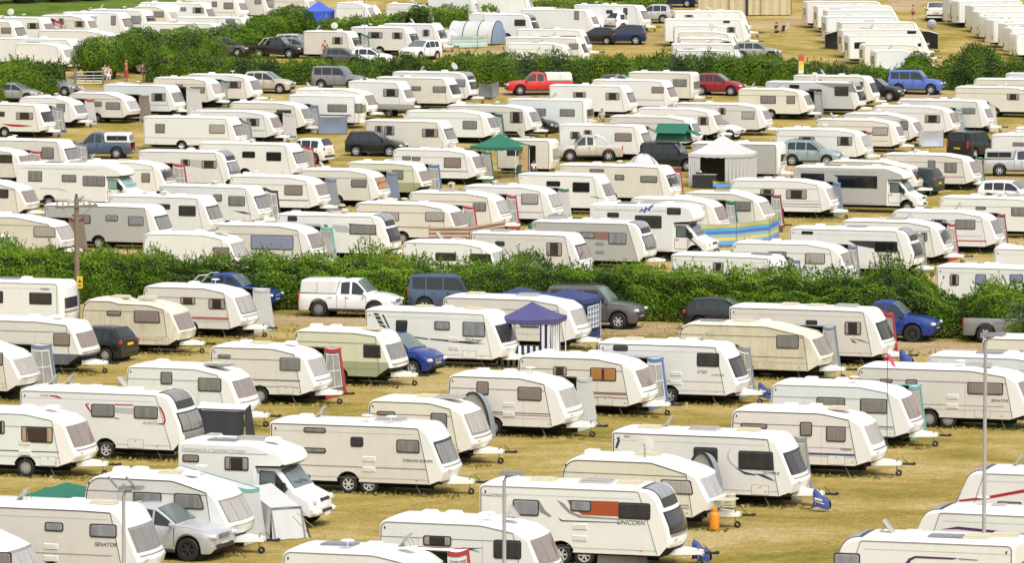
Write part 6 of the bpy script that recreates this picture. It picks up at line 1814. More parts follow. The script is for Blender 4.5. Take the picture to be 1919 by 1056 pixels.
# --- motorhome and cars of the near field
motorhome(333, 832, 617, 'white motorhome with Developed by a Veterinary Surgeon across its side', 'white', 2.72, 'low', [(342, 852, 373, 868, 'pink'), (421, 856, 466, 884, 'half')], text=[('Developed by a Veterinary Surgeon', 401, 844, .155, 'lgrey')],
          decal=[('turq', [(503, 906), (515, 907), (515, 922), (503, 921)])])
car(275, 446, 1053, 'coupe', 'silver', 'silver coupe-backed off-roader in front of the beige caravan with grey curtains', 'R', 22, wheel='dark')
car(172, 262, 680, 'hatch', 'black', 'black hatchback seen from behind between two cream caravans', 'L', 24, wheel='hub')
car(742, 838, 705, 'van', 'blue', 'blue compact van nosing out beside the two-tone olive caravan', 'R', 24)
car(557, 758, 597, 'pickup', 'white', 'white double-cab pick-up with white canopy parked by the hedge', 'R', 14, canopy='white', wheel='steel', extra=('panel',))
car(308, 535, 586, 'pickup', 'blue', 'dark blue pick-up parked by the hedge behind the salmon-striped caravan', 'R', 17, extra=('sportbar',))
car(780, 945, 592, 'disco', 'slate', 'slate blue boxy off-roader behind the long cream caravan', 'R', 14)
car(1020, 1213, 618, 'disco', 'grey', 'dark grey boxy off-roader with amber indicator beside the blue marquee', 'R', 16, clad=False)
car(1281, 1440, 622, 'hatch', 'black', 'dark hatchback with tall red tail lights behind the grimy old caravan', 'R', 12)
car(1548, 1764, 642, 'pickup', 'blue', 'blue and silver pick-up by the hedge behind the red-sided awning', 'R', 16, wheel='dark', clad=True)
car(1805, 2010, 645, 'pickup', 'midgrey', 'silver-grey double-cab pick-up with open bed at the end of the hedge', 'R', 12)
car(1590, 1673, 838, 'hatch', 'dkgreen', 'dark hatchback hidden between the navy-striped and turquoise-awning caravans', 'L', 26)
car(782, 872, 862, 'hatch', 'grey', 'grey hatchback with yellow plate behind the long twin-axle beige caravan', 'L', 26)
# --- gazebos and the rest of the near field
gazebo(982, 688, 2.35, 2.3, 2.05, 'purple', 'violet-blue gazebo with navy and white striped side curtains', 18, [('r', 'stripe', .0, .62), ('n', 'stripe_low', .0, 1), ('n', 'stripe', .80, 1), ('n', 'stripe', 0, .12)], .65)
gazebo(1000, 642, 4.5, 3.0, 1.95, 'navy', 'navy blue twin-peaked marquee with lattice window behind the long cream caravan', 18, [('r', 'navy_win', 0, 1), ('f', 'navy', 0, 1)], .40, twin=True)
for px, py, kd, lb in [(283, 851, 'waste', 'beige waste tank under the red-looped white caravan'), (527, 747, 'waste', 'beige waste tank under the green-striped cream caravan'), (977, 808, 'waste', 'grey-beige tank under the caravan with a box on its step'), (1287, 741, 'waste', 'beige tank under the GT lettered caravan'),
                       (912, 684, 'roll', 'white water barrel in front of the Challenger caravan'), (1130, 1044, 'waste', 'beige waste tank under the UNICORN caravan, beside the barrel'), (1149, 1046, 'roll', 'white and blue water barrel with pump below the UNICORN caravan'), (1168, 1063, 'box', 'long grey storage box in front of the UNICORN caravan'),
                       (1339, 997, 'gas', 'orange gas bottle below the open front locker'), (1884, 804, 'green', 'green water carrier under the SENATOR twin-axle caravan'), (1609, 680, 'roll', 'white water barrel beside the red-curl caravan'), (8, 734, 'roll', 'white water barrel below the pale cream net-curtained caravan'), (1366, 955, 'waste', 'beige tank under the OLYMPUS caravan')]:
    container(px, py, kd, lb)
flag_cover(1301, 1030, 'dark blue printed cover thrown over the UNICORN caravan coupling')
flag_cover(1527, 934, 'blue printed cover thrown over the OLYMPUS caravan coupling')
flag_cover(1424, 731, 'crumpled blue and white cover on the GT caravan coupling')
flag_cover(1688, 668, 'plain blue cover on the coupling near the blue pick-up', False)
lamp_post(945, 887, 1150, 'grey lamp post standing before the white caravan with amber hatch')
lamp_post(1843, 624, 1130, 'tall slim grey lamp post in front of the purple-swoosh caravan')
# ================================================================ the middle field: rows behind the front hedge
cv(-110, 404, 142, 'old', 'yellow', 'pale yellow caravan with pink-lined windows left of the wooden pole', [(63, 425, 104, 446, 'net')], fw='net', h=2.26,
   aw=('tan awning with maroon trim right of the wooden pole', 'tan', 'maroon', -.1, .45, 2.5, 'brown'))
cv(-200, 440, 40, 'swift', 'white', 'white caravan roof just showing above the left end of the hedge', seam=False)
cv(82, 384, 325, 'swift', 'grey', 'silver-grey caravan with white roof behind the wooden pole', [(135, 402, 170, 420, 'grey'), (198, 403, 221, 415, 'silver'), (240, 405, 269, 424, 'silver')], fw='grey', seam=False)
cv(267, 438, 470, 'classic', 'white', 'white caravan half hidden by the hedge, with a grey sheet on its roof', [(400, 463, 430, 485, 'pink')], fw='net', roof=[('b', .24, .1), ('w', 0, .1)], seam=False)
cv(203, 367, 420, 'swift', 'white', 'white caravan with sparkling three-pane front beside a muddy black off-roader', [(295, 382, 319, 393, 'dark'), (335, 385, 367, 406, 'dark')], fw='grey')
motorhome(30, 307, 273, 'white motorhome with turquoise screens behind its cab windows', 'white', 2.75, 'low', [(53, 320, 79, 341, 'grey'), (116, 327, 143, 342, 'grey'), (155, 329, 197, 350, 'grey')], screen='teal', decal=[('lgrey', [(75, 352), (110, 353), (125, 357), (125, 358), (108, 355), (75, 354)])])
cv(402, 421, 612, 'classic', 'beige', 'cream caravan with navy sheet hung along its side behind the hedge', [(470, 440, 550, 470, 'blueg')], fw='pink', aw=('turquoise-sided awning between the cream and the teal-windowed caravans', 'pale', 'teal', -.1, .44, 2.3, 'pale'))
cv(298, 348, 509, 'swift', 'white', 'white caravan with grey flash below its window and a dark-edged awning', [(400, 364, 416, 378, 'grey'), (428, 367, 459, 387, 'grey')], fw='grey', decal=[('dk', [(437, 395), (458, 397), (472, 402), (455, 400)])], aw=('pale awning with black frame beside the caravan with a grey flash', 'pale', 'dark', -.1, .44, 2.4, 'white'))
cv(516, 402, 752, 'modern', 'white', 'white caravan with teal angular windows and a curved glazed front', [(539, 402, 557, 415, 'dark'), (655, 420, 705, 441, 'grey')], fw='dark', text=[('SPRITE', 684, 446, .22, 'dk')], decal=[('teal', [(653, 419), (702, 422), (706, 441), (665, 440)]), ('teal', [(606, 421), (612, 421), (621, 433), (616, 434)]), ('lgrey', [(622, 421), (650, 423), (660, 437), (630, 434)]), ('lgrey', [(570, 419), (600, 420), (610, 433), (586, 430)])])
cv(429, 330, 620, 'classic', 'white', 'white caravan with black lower stripe and pink-curtained windows', [(533, 347, 567, 367, 'pink')], fw='pink', stripes=[(.86, .05, 'dk', .5, .93)], aw=('grey awning with slate blue trim beside the black-striped white caravan', 'pale', 'slate', -.05, .44, 2.4, 'grey'))
cv(752, 454, 956, 'classic', 'white', 'low white caravan in the hedge below the brown striped windbreak', [(816, 473, 855, 490, 'dark'), (880, 475, 920, 492, 'dark')], fw='net', seam=False)
cv(664, 381, 878, 'classic', 'cream', 'cream caravan with white net curtains behind the brown striped windbreak', [(716, 397, 748, 415, 'net'), (797, 397, 833, 416, 'net')], fw='pink', stripes=[(.98, .05, 'brown', 0, .93)], aw=('red-trimmed white awning beside the brown striped windbreak', 'white', 'red', .0, .45, 2.4, 'white'))
cv(881, 437, 1112, 'swift', 'beige', 'beige caravan with large pink-curtained window at the hedge', [(928, 452, 946, 462, 'dark'), (1024, 454, 1053, 481, 'half')], fw='pink', seam=False)
cv(996, 415, 1231, 'modern', 'grey', 'pale silver caravan with dark window band and skylight front', [(1090, 435, 1114, 448, 'silver'), (1140, 436, 1174, 459, 'silver')], fw='grey', decal=[('brown', [(1078, 434), (1141, 435), (1141, 450), (1116, 449), (1090, 446)]), ('grey', [(1116, 454), (1132, 455), (1132, 461), (1116, 460)]), ('grey', [(1116, 470), (1132, 471), (1132, 477), (1116, 476)])])
cv(765, 361, 960, 'classic', 'beige', 'cream caravan with three-pane front window and a red-white awning, above the brown windbreak', [(886, 380, 911, 397, 'grey')], fw='net', aw=('white awning with red posts beside the green water carrier', 'white', 'red', -.1, .45, 2.3, 'pale'))
cv(866, 349, 1058, 'classic', 'white', 'white caravan with net curtains and green-edged awning above the silver one', [(977, 363, 1009, 384, 'net')], fw='net', stripes=[(.8, .03, 'green', .3, .93)], aw=('pale awning with green trim beside the net-curtained white caravan', 'pale', 'green', -.05, .44, 2.4, 'pale'))
cv(970, 327, 1156, 'swift', 'white', 'white caravan with two black screened windows', [(1024, 339, 1050, 350, 'black'), (1073, 341, 1105, 361, 'black')], fw='grey', decal=[('grey', [(1105, 367), (1120, 369), (1130, 372), (1115, 371)])])
cv(1047, 309, 1277, 'swift', 'beige', 'long pale beige caravan with three low windows below the silver pick-up', [(1105, 316, 1132, 323, 'grey'), (1152, 327, 1170, 338, 'grey'), (1200, 329, 1232, 343, 'grey')], fw='half', seam=False, aw=('white awning with red edging behind the pale beige caravan', 'white', 'red', .0, .43, 2.2, 'pale'))
motorhome(1105, 384, 1344, 'white overcab motorhome with dark blue zigzag on its side', 'white', 2.95, 'cab', [(1138, 398, 1160, 408, 'dark'), (1190, 403, 1240, 429, 'dark'), (1250, 389, 1276, 403, 'dark')],
          decal=[('royal', [(1197, 399), (1203, 390), (1206, 395), (1211, 387), (1214, 392), (1220, 385), (1228, 382), (1220, 390), (1217, 396), (1212, 392), (1208, 400), (1204, 395)])])
cv(1180, 372, 1369, 'classic', 'blue', 'bluish white caravan behind the overcab motorhome', [(1290, 395, 1312, 410)], fw='pink', aw=('pale awning with dark green side panels above the blue and yellow windbreak', 'pale', 'green', -.1, .45, 2.5, 'green'))
cv(1277, 361, 1453, 'old', 'cream', 'cream caravan with net front above the blue and yellow windbreak', [(1377, 377, 1407, 397, 'grey')], fw='net', h=2.26, aw=('pale awning with maroon skirt right of the blue and yellow windbreak', 'pale', 'maroon', .05, .46, 2.3, 'pale'))
cv(1368, 337, 1574, 'classic', 'white', 'white caravan with three grey lower stripes and half-drawn blinds', [(1425, 354, 1451, 365, 'half'), (1473, 355, 1512, 374, 'half')], fw='net', stripes=[(.88, .05, 'grey', .1, .93), (.72, .03, 'dk', .1, .93), (1.05, .02, 'gr', .1, .93)], aw=('pale awning with royal blue trim beside the half-blinded caravan', 'pale', 'blue', .0, .45, 2.4, 'slate'))
cv(1257, 478, 1494, 'swift', 'white', 'white caravan at the hedge with purplish solar sheet on its roof', [(1336, 492, 1356, 512, 'half'), (1421, 503, 1444, 518, 'grey')], fw='pink', roof=[('s', .22, .1), ('w', -.1, .1)], seam=False, aw=('blue-sided awning peeping past the solar-sheet caravan', 'blue', 'blue', .1, .44, 2.2, 'pale'))
cv(1370, 455, 1606, 'classic', 'white', 'white caravan with two dark-framed windows behind the hedge', [(1440, 471, 1474, 484, 'grey'), (1509, 474, 1546, 496, 'net')], fw='pink', aw=('pale ridge awning with green trim in front of the black-windowed caravan', 'pale', 'slate', -.1, .44, 2.5, 'slate'))
cv(1479, 428, 1733, 'modern', 'white', 'white caravan with black window and tall dark curved front glass', [(1502, 434, 1524, 439, 'black'), (1639, 452, 1682, 474, 'black')], fw='dark', text=[('LUNAR', 1655, 479, .20, 'dk')], decal=[('dk', [(1590, 451), (1680, 453), (1684, 474), (1660, 470), (1605, 460)])], aw=('pale awning with grey frame beside the black-windowed caravan', 'pale', 'grey', .1, .44, 2.3, 'pale'))
cv(1576, 414, 1789, 'classic', 'ivory', 'cream caravan with drawn-aside front curtain and red-white awning', [(1725, 436, 1738, 453, 'half')], fw='half', aw=('white awning with pinkish red side beside the drawn-aside curtain caravan', 'white', 'red', -.1, .45, 2.4, 'white'))
cv(1670, 396, 1885, 'classic', 'white', 'white caravan with dark red lower stripe and grey front screen', [(1745, 411, 1773, 424, 'half'), (1790, 411, 1828, 431, 'grey')], fw='grey', stripes=[(.72, .06, 'red', .3, .96), (.98, .02, 'gr', .2, .9)], aw=('grey awning with maroon edging right of the red-striped white caravan', 'pale', 'maroon', -.05, .44, 2.4, 'grey'))
cv(1759, 370, 1995, 'classic', 'white', 'long white caravan at the field edge below the white estate car', [(1828, 388, 1848, 393, 'grey'), (1895, 388, 1925, 406, 'grey')], fw='grey')
cv(1754, 500, 1990, 'swift', 'white', 'white caravan with blue curtains in the dip of the hedge', [(1780, 514, 1797, 536, 'half'), (1828, 514, 1848, 534, 'blueg'), (1892, 514, 1917, 530, 'blueg')], fw='net', seam=False)
cv(1862, 466, 2085, 'swift', 'white', 'white caravan with raked tail above the blue-curtained caravan', [(1960, 485, 1990, 500)], fw='net')
motorhome(1489, 313, 1735, 'silver-sided motorhome with long black slanted windows', 'white', 2.75, 'low', [(1501, 324, 1545, 340, 'black'), (1570, 328, 1644, 354, 'black')], side='grey', decal=[('dk', [(1562, 328), (1644, 330), (1644, 354), (1590, 346)])])
cv(1545, 302, 1734, 'old', 'tan', 'tan caravan half hidden behind the black-windowed silver motorhome', fw='tan', seam=True)
cv(1653, 289, 1841, 'classic', 'beige', 'cream caravan with two small brown windows and a pale pink stripe', [(1739, 300, 1753, 318, 'grey'), (1770, 304, 1793, 324, 'grey')], fw='pink', stripes=[(.86, .03, 'red', .3, .93)], aw=('pale awning with dark green post beside the two-small-window caravan', 'pale', 'green', .0, .45, 2.3, 'pale'))
cv(1453, 242, 1636, 'classic', 'white', 'white caravan with open curtains behind the pale blue off-roader', [(1497, 255, 1527, 272, 'half'), (1569, 255, 1597, 273, 'half')], fw='net', roof=[('w', -.3, .1), ('w', -.2, -.1), ('a', 0, 0)], aw=('white awning with thin red trim beside the open-curtained caravan', 'white', 'red', .1, .44, 2.2, 'pale'))
cv(1527, 224, 1700, 'classic', 'beige', 'beige caravan with net curtains beside the silver foil windbreak', [(1635, 238, 1664, 254, 'net')], fw='grey', stripes=[(.8, .02, 'dk', .2, .9)])
cv(1574, 213, 1732, 'old', 'beige', 'beige rounded caravan partly behind the silver foil windbreak', [(1687, 226, 1702, 243, 'grey')], fw='pink', h=2.26)
cv(1635, 199, 1801, 'classic', 'white', 'white caravan with brown open window above the silver foil windbreak', [(1733, 214, 1762, 230, 'half')], fw='pink', aw=('pale awning with turquoise trim above the silver foil windbreak', 'pale', 'teal', .0, .45, 2.4, 'pale'))
cv(1683, 187, 1865, 'swift', 'beige', 'cream caravan with grey window beside a folded bicycle rack', [(1802, 201, 1828, 213, 'grey')], fw='grey', seam=False, aw=('grey-windowed awning beside the cream caravan near the blue off-roader', 'pale', 'pale', .1, .45, 2.3, 'pale'))
cv(1788, 163, 1962, 'classic', 'beige', 'cream caravan with half-drawn pink curtain at the right of the blue off-roader', [(1887, 174, 1910, 187, 'half')], fw='pink')
cv(1824, 148, 2010, 'classic', 'beige', 'beige caravan roof just beyond the half-drawn pink curtain caravan', [(1940, 160, 1960, 170)], fw='pink')
cv(1884, 138, 2060, 'swift', 'white', 'white caravan roof touching the far hedge near the leafy round bush', fw='pink')
cv(1434, 153, 1624, 'modern', 'silver2', 'grey caravan with silver slanted graphic and black square windows', [(1479, 157, 1498, 165, 'black'), (1516, 165, 1540, 180, 'black'), (1564, 160, 1590, 179, 'dark')], fw='dark', decal=[('grey', [(1528, 153), (1598, 155), (1606, 172), (1590, 171), (1566, 165)]), ('white', [(1560, 286), (1572, 286), (1572, 288), (1560, 288)])])
cv(1486, 142, 1650, 'swift', 'cream', 'cream caravan behind the grey graphic-sided caravan', [(1610, 152, 1618, 163, 'half')], fw='dark', roof=[('o', -.2, .2), ('w', .05, 0), ('b', .2, 0)])
cv(1382, 167, 1528, 'classic', 'cream', 'small cream caravan with two square grey windows and a sagging grey awning', [(1425, 178, 1454, 194, 'grey'), (1474, 178, 1490, 194, 'grey')], fw='grey', aw=('sagging grey awning draped from the small cream caravan', 'pale', 'grey', .1, .5, 2.6, 'grey'))
cv(1902, 240, 2080, 'swift', 'white', 'white caravan end above the black van at the field edge', fw='grey')
cv(1857, 253, 2040, 'boxy', 'white', 'white box-shaped caravan behind the silver canopied pick-up', [(1898, 266, 1919, 274, 'grey')], fw='grey', seam=False)
cv(1296, 268, 1474, "boxy", "grey", "flat-fronted caravan with grey side behind the white peaked marquee", fw="half", seam=False)
cv(1177, 136, 1311, 'boxy', 'cream', 'tall boxy cream caravan in front of the far hedge beside the maroon car', [(1261, 147, 1287, 162, 'grey')], fw='grey', W=2.3)
cv(1110, 150, 1272, 'swift', 'white', 'white caravan with pink window and dark stripe below the boxy cream one', [(1221, 161, 1244, 174, 'pink')], fw='pink', stripes=[(.9, .03, 'dk', .4, .95)], seam=False)
cv(1029, 160, 1196, 'swift', 'white', 'white caravan with two dark-framed windows right of the red pick-up', [(1074, 171, 1098, 182, 'half'), (1135, 172, 1161, 187, 'half')], fw='grey', seam=False)
cv(950, 186, 1112, 'boxy', 'blue', 'boxy bluish white caravan with flat dark front window', [(1000, 202, 1023, 217, 'grey'), (1049, 203, 1077, 218, 'grey')], fw='dark', seam=False)
cv(836, 197, 1016, 'classic', 'beige', 'cream caravan with dark-curtained window left of the boxy bluish one', [(956, 208, 979, 230, 'half')], fw='grey')
cv(1262, 194, 1450, 'classic', 'beige', 'cream caravan with net window beyond the white car nose', [(1347, 201, 1360, 214, 'half'), (1390, 208, 1414, 223, 'net')], fw='pink')
cv(1192, 203, 1361, 'classic', 'white', 'white caravan with brown open window beside the white car nose', [(1308, 218, 1328, 234, 'half')], fw='pink')
cv(1140, 218, 1318, 'classic', 'beige', 'beige caravan with half-open blind above the green roof tent', [(1246, 235, 1274, 250, 'half')], fw='grey')
cv(1047, 234, 1226, 'swift', 'white', 'white caravan with pink curtains behind the silver pick-up', [(1069, 246, 1087, 260, 'tan'), (1094, 243, 1109, 256, 'tan'), (1152, 248, 1184, 265, 'pink')], fw='pink', seam=False, aw=('grey-windowed awning beside the green roof tent', 'pale', 'grey', .1, .45, 2.3, 'pale'))
cv(930, 262, 1048, 'boxy', 'cream', 'small flat-fronted cream caravan with its tan door standing open', [(950, 280, 972, 292, 'dark'), (988, 272, 1004, 318, 'black')], fw='net', seam=True, W=2.0, h=2.35, hitch=False)  # tall black pane paints the dark of the open doorway
cv(551, 167, 708, 'classic', 'white', 'white caravan behind the hobby-striped blue and white caravan', [(650, 185, 670, 197)], fw='pink')
cv(540, 179, 685, 'boxy', 'white', 'white flat-fronted caravan with blue lower band above the slate windbreak', [(614, 194, 650, 210, 'grey'), (665, 193, 679, 211, 'grey')], fw='grey', seam=False, stripes=[(.95, .08, 'blue', 0, .98)])
cv(652, 153, 778, 'swift', 'white', 'white caravan with brown rounded window, its towbar reaching a trailer', [(718, 165, 747, 181, 'half')], fw='grey', seam=False)
cv(704, 145, 866, 'swift', 'cream', 'cream caravan with two grey windows and oval front light', [(771, 160, 789, 169, 'grey'), (811, 160, 836, 173, 'grey')], fw='dark', seam=False)
cv(735, 135, 897, 'modern', 'white', 'white curved-front caravan with a dish aerial at the far hedge', [(853, 147, 872, 162, 'silver')], fw='dark', roof=[('o', -.18, .2), ('w', .1, 0), ('d', .22, 0)])
cv(684, 226, 858, 'swift', 'cream', 'cream caravan with two paired brown windows behind the black car', [(703, 235, 718, 253, 'half'), (720, 235, 739, 253, 'half'), (791, 240, 821, 257, 'half')], fw='grey', seam=False)
cv(759, 208, 938, 'classic', 'blue', 'bluish white caravan with grey window left of the dark green awning', [(867, 225, 894, 242, 'grey')], fw='grey', aw=('pale awning with dark green end beyond the bluish white caravan', 'pale', 'green', -.1, .44, 2.3, 'green'))
cv(735, 280, 912, 'classic', 'white', 'white caravan with two small grey windows and pink front, right of the black car', [(754, 292, 770, 300, 'grey'), (772, 293, 788, 301, 'grey'), (832, 295, 864, 315, 'pink')], fw='pink', stripes=[(.88, .04, 'dk', .3, .94)], aw=('pale awning with green trim and woven side left of the green gazebo', 'pale', 'green', -.05, .45, 2.5, 'pale'))
cv(647, 305, 810, 'slope', 'green2', 'cream caravan with olive lower half beside a blue-edged awning', [(735, 318, 756, 337, 'grey')], fw='pink', aw=('pale awning with blue edge right of the olive-banded caravan', 'pale', 'blue', -.15, .45, 2.6, 'grey'))
cv(560, 318, 732, 'classic', 'beige', 'beige caravan with an orange cloth in its front window', [(658, 336, 687, 352, 'grey')], fw='orange', aw=('grey-sided awning with slate trim beside the orange-cloth caravan', 'pale', 'slate', -.1, .45, 2.4, 'slate'))
cv(430, 192, 589, 'classic', 'cream', 'cream caravan with dark wide window beside the slate windbreak', [(518, 205, 546, 221, 'dark')], fw='grey', aw=('slate blue awning between the dark-windowed cream caravan and the windbreak', 'pale', 'slate', .0, .45, 2.2, 'slate'))
cv(286, 146, 421, 'classic', 'beige', 'beige caravan with pink side window and green-edged awning at the far hedge', [(327, 157, 343, 163, 'grey'), (356, 161, 384, 174, 'pink')], fw='net', aw=('green-edged awning beside the pink-windowed beige caravan', 'pale', 'green', .0, .44, 2.2, 'teal'))
cv(349, 140, 492, 'classic', 'beige', 'cream caravan with half-blinded window and mushroom aerial by the silver car', [(425, 151, 452, 165, 'half')], fw='grey', roof=[('a', .1, 0), ('w', -.2, 0)])
cv(193, 159, 347, 'swift', 'blue', 'bluish white caravan with grey window and a pale sloping awning in front', [(284, 173, 310, 189, 'half')], fw='grey', stripes=[(.9, .03, 'gr', .2, .95)], aw=('pale grey awning sloping down past the bluish white caravan', 'pale', 'pale', .1, .52, 3.0, 'pale'))
cv(125, 174, 262, 'old', 'cream', 'little cream rounded caravan with brown awning flap at its nose', [(173, 189, 191, 199, 'grey'), (198, 190, 226, 205, 'grey', .08)], fw='lav', h=2.26, aw=('brown ribbed awning side at the nose of the little rounded caravan', 'pale', 'brown', .2, .48, 2.2, 'brown'))
cv(32, 182, 164, 'old', 'white', 'white caravan with wide curved front window beside a red awning edge', [(106, 193, 122, 210, 'grey')], fw='grey', h=2.26, aw=('white awning with bright red edge at the end of the second left row', 'white', 'red', .1, .44, 2.0, 'pale'))
cv(-60, 195, 104, 'swift', 'ivory', 'ivory caravan with red dart along its side and dark-framed awning', [(-5, 208, 9, 218, 'dark'), (30, 209, 62, 224, 'half')], fw='dark', decal=[('red', [(2, 231), (40, 233), (62, 235), (40, 237), (20, 236)])], seam=False, aw=('dark grey awning with green foot beside the red-dart caravan', 'pale', 'grey', .0, .45, 2.4, 'grey'))
cv(268, 219, 463, 'swift', 'white', 'long white twin-axle caravan with two square windows far apart', [(291, 231, 309, 249, 'grey'), (392, 232, 421, 250, 'net')], fw='pink', twin=True, stripes=[(.9, .02, 'gr', 0, .95)], aw=('dark-edged pale awning at the nose of the long twin-axle white caravan', 'pale', 'grey', .1, .45, 2.3, 'slate'))
cv(359, 208, 532, 'classic', 'white', 'white caravan with brown-red stripe behind the long twin-axle one', [(462, 221, 486, 236, 'half')], fw='pink', stripes=[(.9, .05, 'brown', .3, .93)], aw=('off-white collapsed awning drooping past the brown-striped caravan', 'pale', 'pale', .15, .5, 2.8, 'pale'))
cv(258, 283, 450, 'modern', 'ivory', 'ivory caravan with open curtains and arched glazed front', [(339, 298, 356, 311, 'half'), (378, 300, 406, 316, 'tan')], fw='silver', decal=[('lgrey', [(356, 299), (378, 300), (378, 314), (356, 311)])], roof=[('w', 0, .1), ('a', -.1, 0)])
cv(372, 268, 578, 'swift', 'white', 'white caravan with two black screened windows and red-white awning', [(454, 283, 478, 296, 'black'), (499, 284, 527, 302, 'black')], fw='grey', aw=('white awning with pink-red stripes in front of the white parked car', 'white', 'red', .0, .45, 2.3, 'white'))
cv(-60, 261, 151, 'swift', 'beige', 'beige caravan with grey window and a slate awning near the steel-blue pick-up', [(78, 275, 101, 298, 'grey')], fw='grey', seam=False, aw=('pale awning with slate blue trim near the steel-blue pick-up', 'slate', 'slate', .0, .45, 2.3, 'pale'))
cv(-120, 278, 66, 'classic', 'beige', 'beige caravan with dark window above the white motorhome with turquoise screens', [(-2, 289, 23, 306, 'dark')], fw='pink', aw=('white awning with crimson trim above the motorhome with turquoise screens', 'white', 'red', .0, .44, 2.2, 'white'))
cv(150, 303, 331, 'classic', 'white', 'white caravan nose with red-edged canopy right of the turquoise-screened motorhome', [(265, 324, 281, 342, 'pink')], fw='half', aw=('pale awning with red edging at the nose of the half-hidden white caravan', 'pale', 'red', .0, .46, 2.6, 'pale'))
cv(-110, 340, 73, 'old', 'cream', 'cream caravan with large pale pink front window and a blue tarpaulin', [(-3, 354, 16, 372, 'dark')], fw='pink', h=2.26)
# --- vehicles of the middle field
car(945, 1075, 179, 'pickup', 'red', 'bright red double-cab pick-up with white canopy', 'L', -6, canopy='white', extra=('panel',))
car(1297, 1396, 180, 'suv', 'maroon', 'maroon off-roader parked against the far hedge', 'R', 16)
car(1664, 1770, 178, 'disco', 'sky', 'sky blue boxy off-roader against the far hedge', 'R', 14, L=4.4, extra=('rearwheel',))
car(1612, 1697, 190, 'suv', 'black', 'black off-roader nose beside the sky blue off-roader', 'R', 20)
car(455, 552, 176, 'suv', 'gold', 'champagne silver off-roader at the far hedge', 'R', 14)
car(600, 690, 170, 'disco', 'midgrey', 'grey off-roader against the far hedge behind white caravans', 'R', 16)
car(1128, 1212, 176, 'hatch', 'grey', 'dark grey car roof behind the white caravans near the far hedge', 'R', 14)
car(662, 762, 294, 'suv', 'black', 'black off-roader on the grass beside the paired-window caravan', 'R', 12)
car(1048, 1167, 303, 'pickup', 'gold', 'silver-gold double-cab pick-up with styling hoop, tail towards the green roof tent', 'L', -4, extra=('sportbar',))
car(1090, 1193, 293, 'hatch', 'bright', 'bright blue car behind the silver-gold pick-up', 'R', 18)
car(548, 628, 308, 'suv', 'white', 'white off-roader seen from behind past a red-white awning', 'L', 22)
car(140, 252, 298, 'pickup', 'slate', 'steel-blue pick-up with white canopy on the grass', 'L', 6, canopy='white')
car(985, 1050, 251, 'hatch', 'black', 'black car nose behind the flat-fronted bluish caravan', 'R', 22)
car(280, 385, 430, 'disco', 'dkgreen', 'muddy dark off-roader nose between two white caravans', 'R', 20, clad=True)
car(1475, 1582, 312, 'suv', 'steel', 'pale steel-blue off-roader with roof rails', 'R', 16, bars=True)
car(1688, 1771, 367, 'suv', 'dkgreen', 'dark green off-roader tail beside the tan caravan', 'L', 26)
car(1842, 1985, 331, 'pickup', 'silver', 'silver pick-up with windowed canopy by the far track', 'R', 5, canopy='silver')
car(1822, 1880, 300, 'disco', 'black', 'black van-like off-roader tail beside the white boxy caravan', 'R', -52)
car(1862, 1965, 386, 'estate', 'white', 'old white estate car beside the long white caravan', 'R', 24)
car(78, 150, 180, 'hatch', 'midgrey', 'grey car roof behind the little rounded cream caravan', 'R', 14)
car(10, 80, 192, 'hatch', 'lgrey', 'pale grey car roof above the white curved-window caravan', 'R', 14)
car(1328, 1398, 262, 'hatch', 'white', 'white car nose between the beige and cream caravans', 'R', 20)
# --- gazebos, tents and windbreaks
gazebo(924, 336, 3.2, 3.0, 2.15, 'green', 'green open-sided gazebo with scalloped edge beside the tan caravan door', 18, (), .8)
gazebo(1345, 352, 3.9, 3.2, 2.2, 'pale', 'white peaked marquee with open front and a cooking counter', 14, [('r', 'pale', 0, 1), ('n', 'pale', .62, 1), ('n', 'pale', 0, .2), ('l', 'pale', 0, 1), ('f', 'brown', 0, 1)], 1.15)
STR_BL = stripes('windbreak_blue_yellow', [(.07, .20, .55), (.10, .33, .62), (.62, .50, .14), (.25, .42, .45), (.07, .18, .52), (.12, .38, .62), (.60, .50, .16), (.30, .50, .55)], 'Z', 1.45)
STR_BR = stripes('windbreak_brown', [(.55, .46, .36), (.26, .13, .09)], 'Z', .22)
STR_GR = stripes('windbreak_green', [(.62, .66, .60), (.35, .55, .48)], 'Z', .30)
windbreak([(1312, 466), (1380, 463), (1442, 456), (1459, 446)], 1.35, STR_BL, 'blue, yellow and sky striped windbreak in front of the maroon-skirted awning')
windbreak([(804, 474), (880, 474), (946, 462)], 1.45, STR_BR, 'brown and cream striped windbreak beside the net-curtained cream caravan')
windbreak([(597, 253), (650, 252), (655, 232)], 1.35, CLOTH['slate'], 'slate grey windbreak with clear top on the grass beside the blue-banded caravan')
windbreak([(1722, 278), (1768, 276)], 1.25, mat('foil_silver', (.50, .53, .62), .3, .3, bump=1.0, scale=6), 'crinkled silver foil windbreak on the grass')
windbreak([(898, 185), (922, 187), (934, 178)], 1.25, CLOTH['grey'], 'grey windbreak panels beside the curved-front caravan at the far hedge')
windbreak([(1336, 354), (1375, 354)], .5, STR_BL, 'low blue and yellow windbreak strip at the foot of the white marquee')
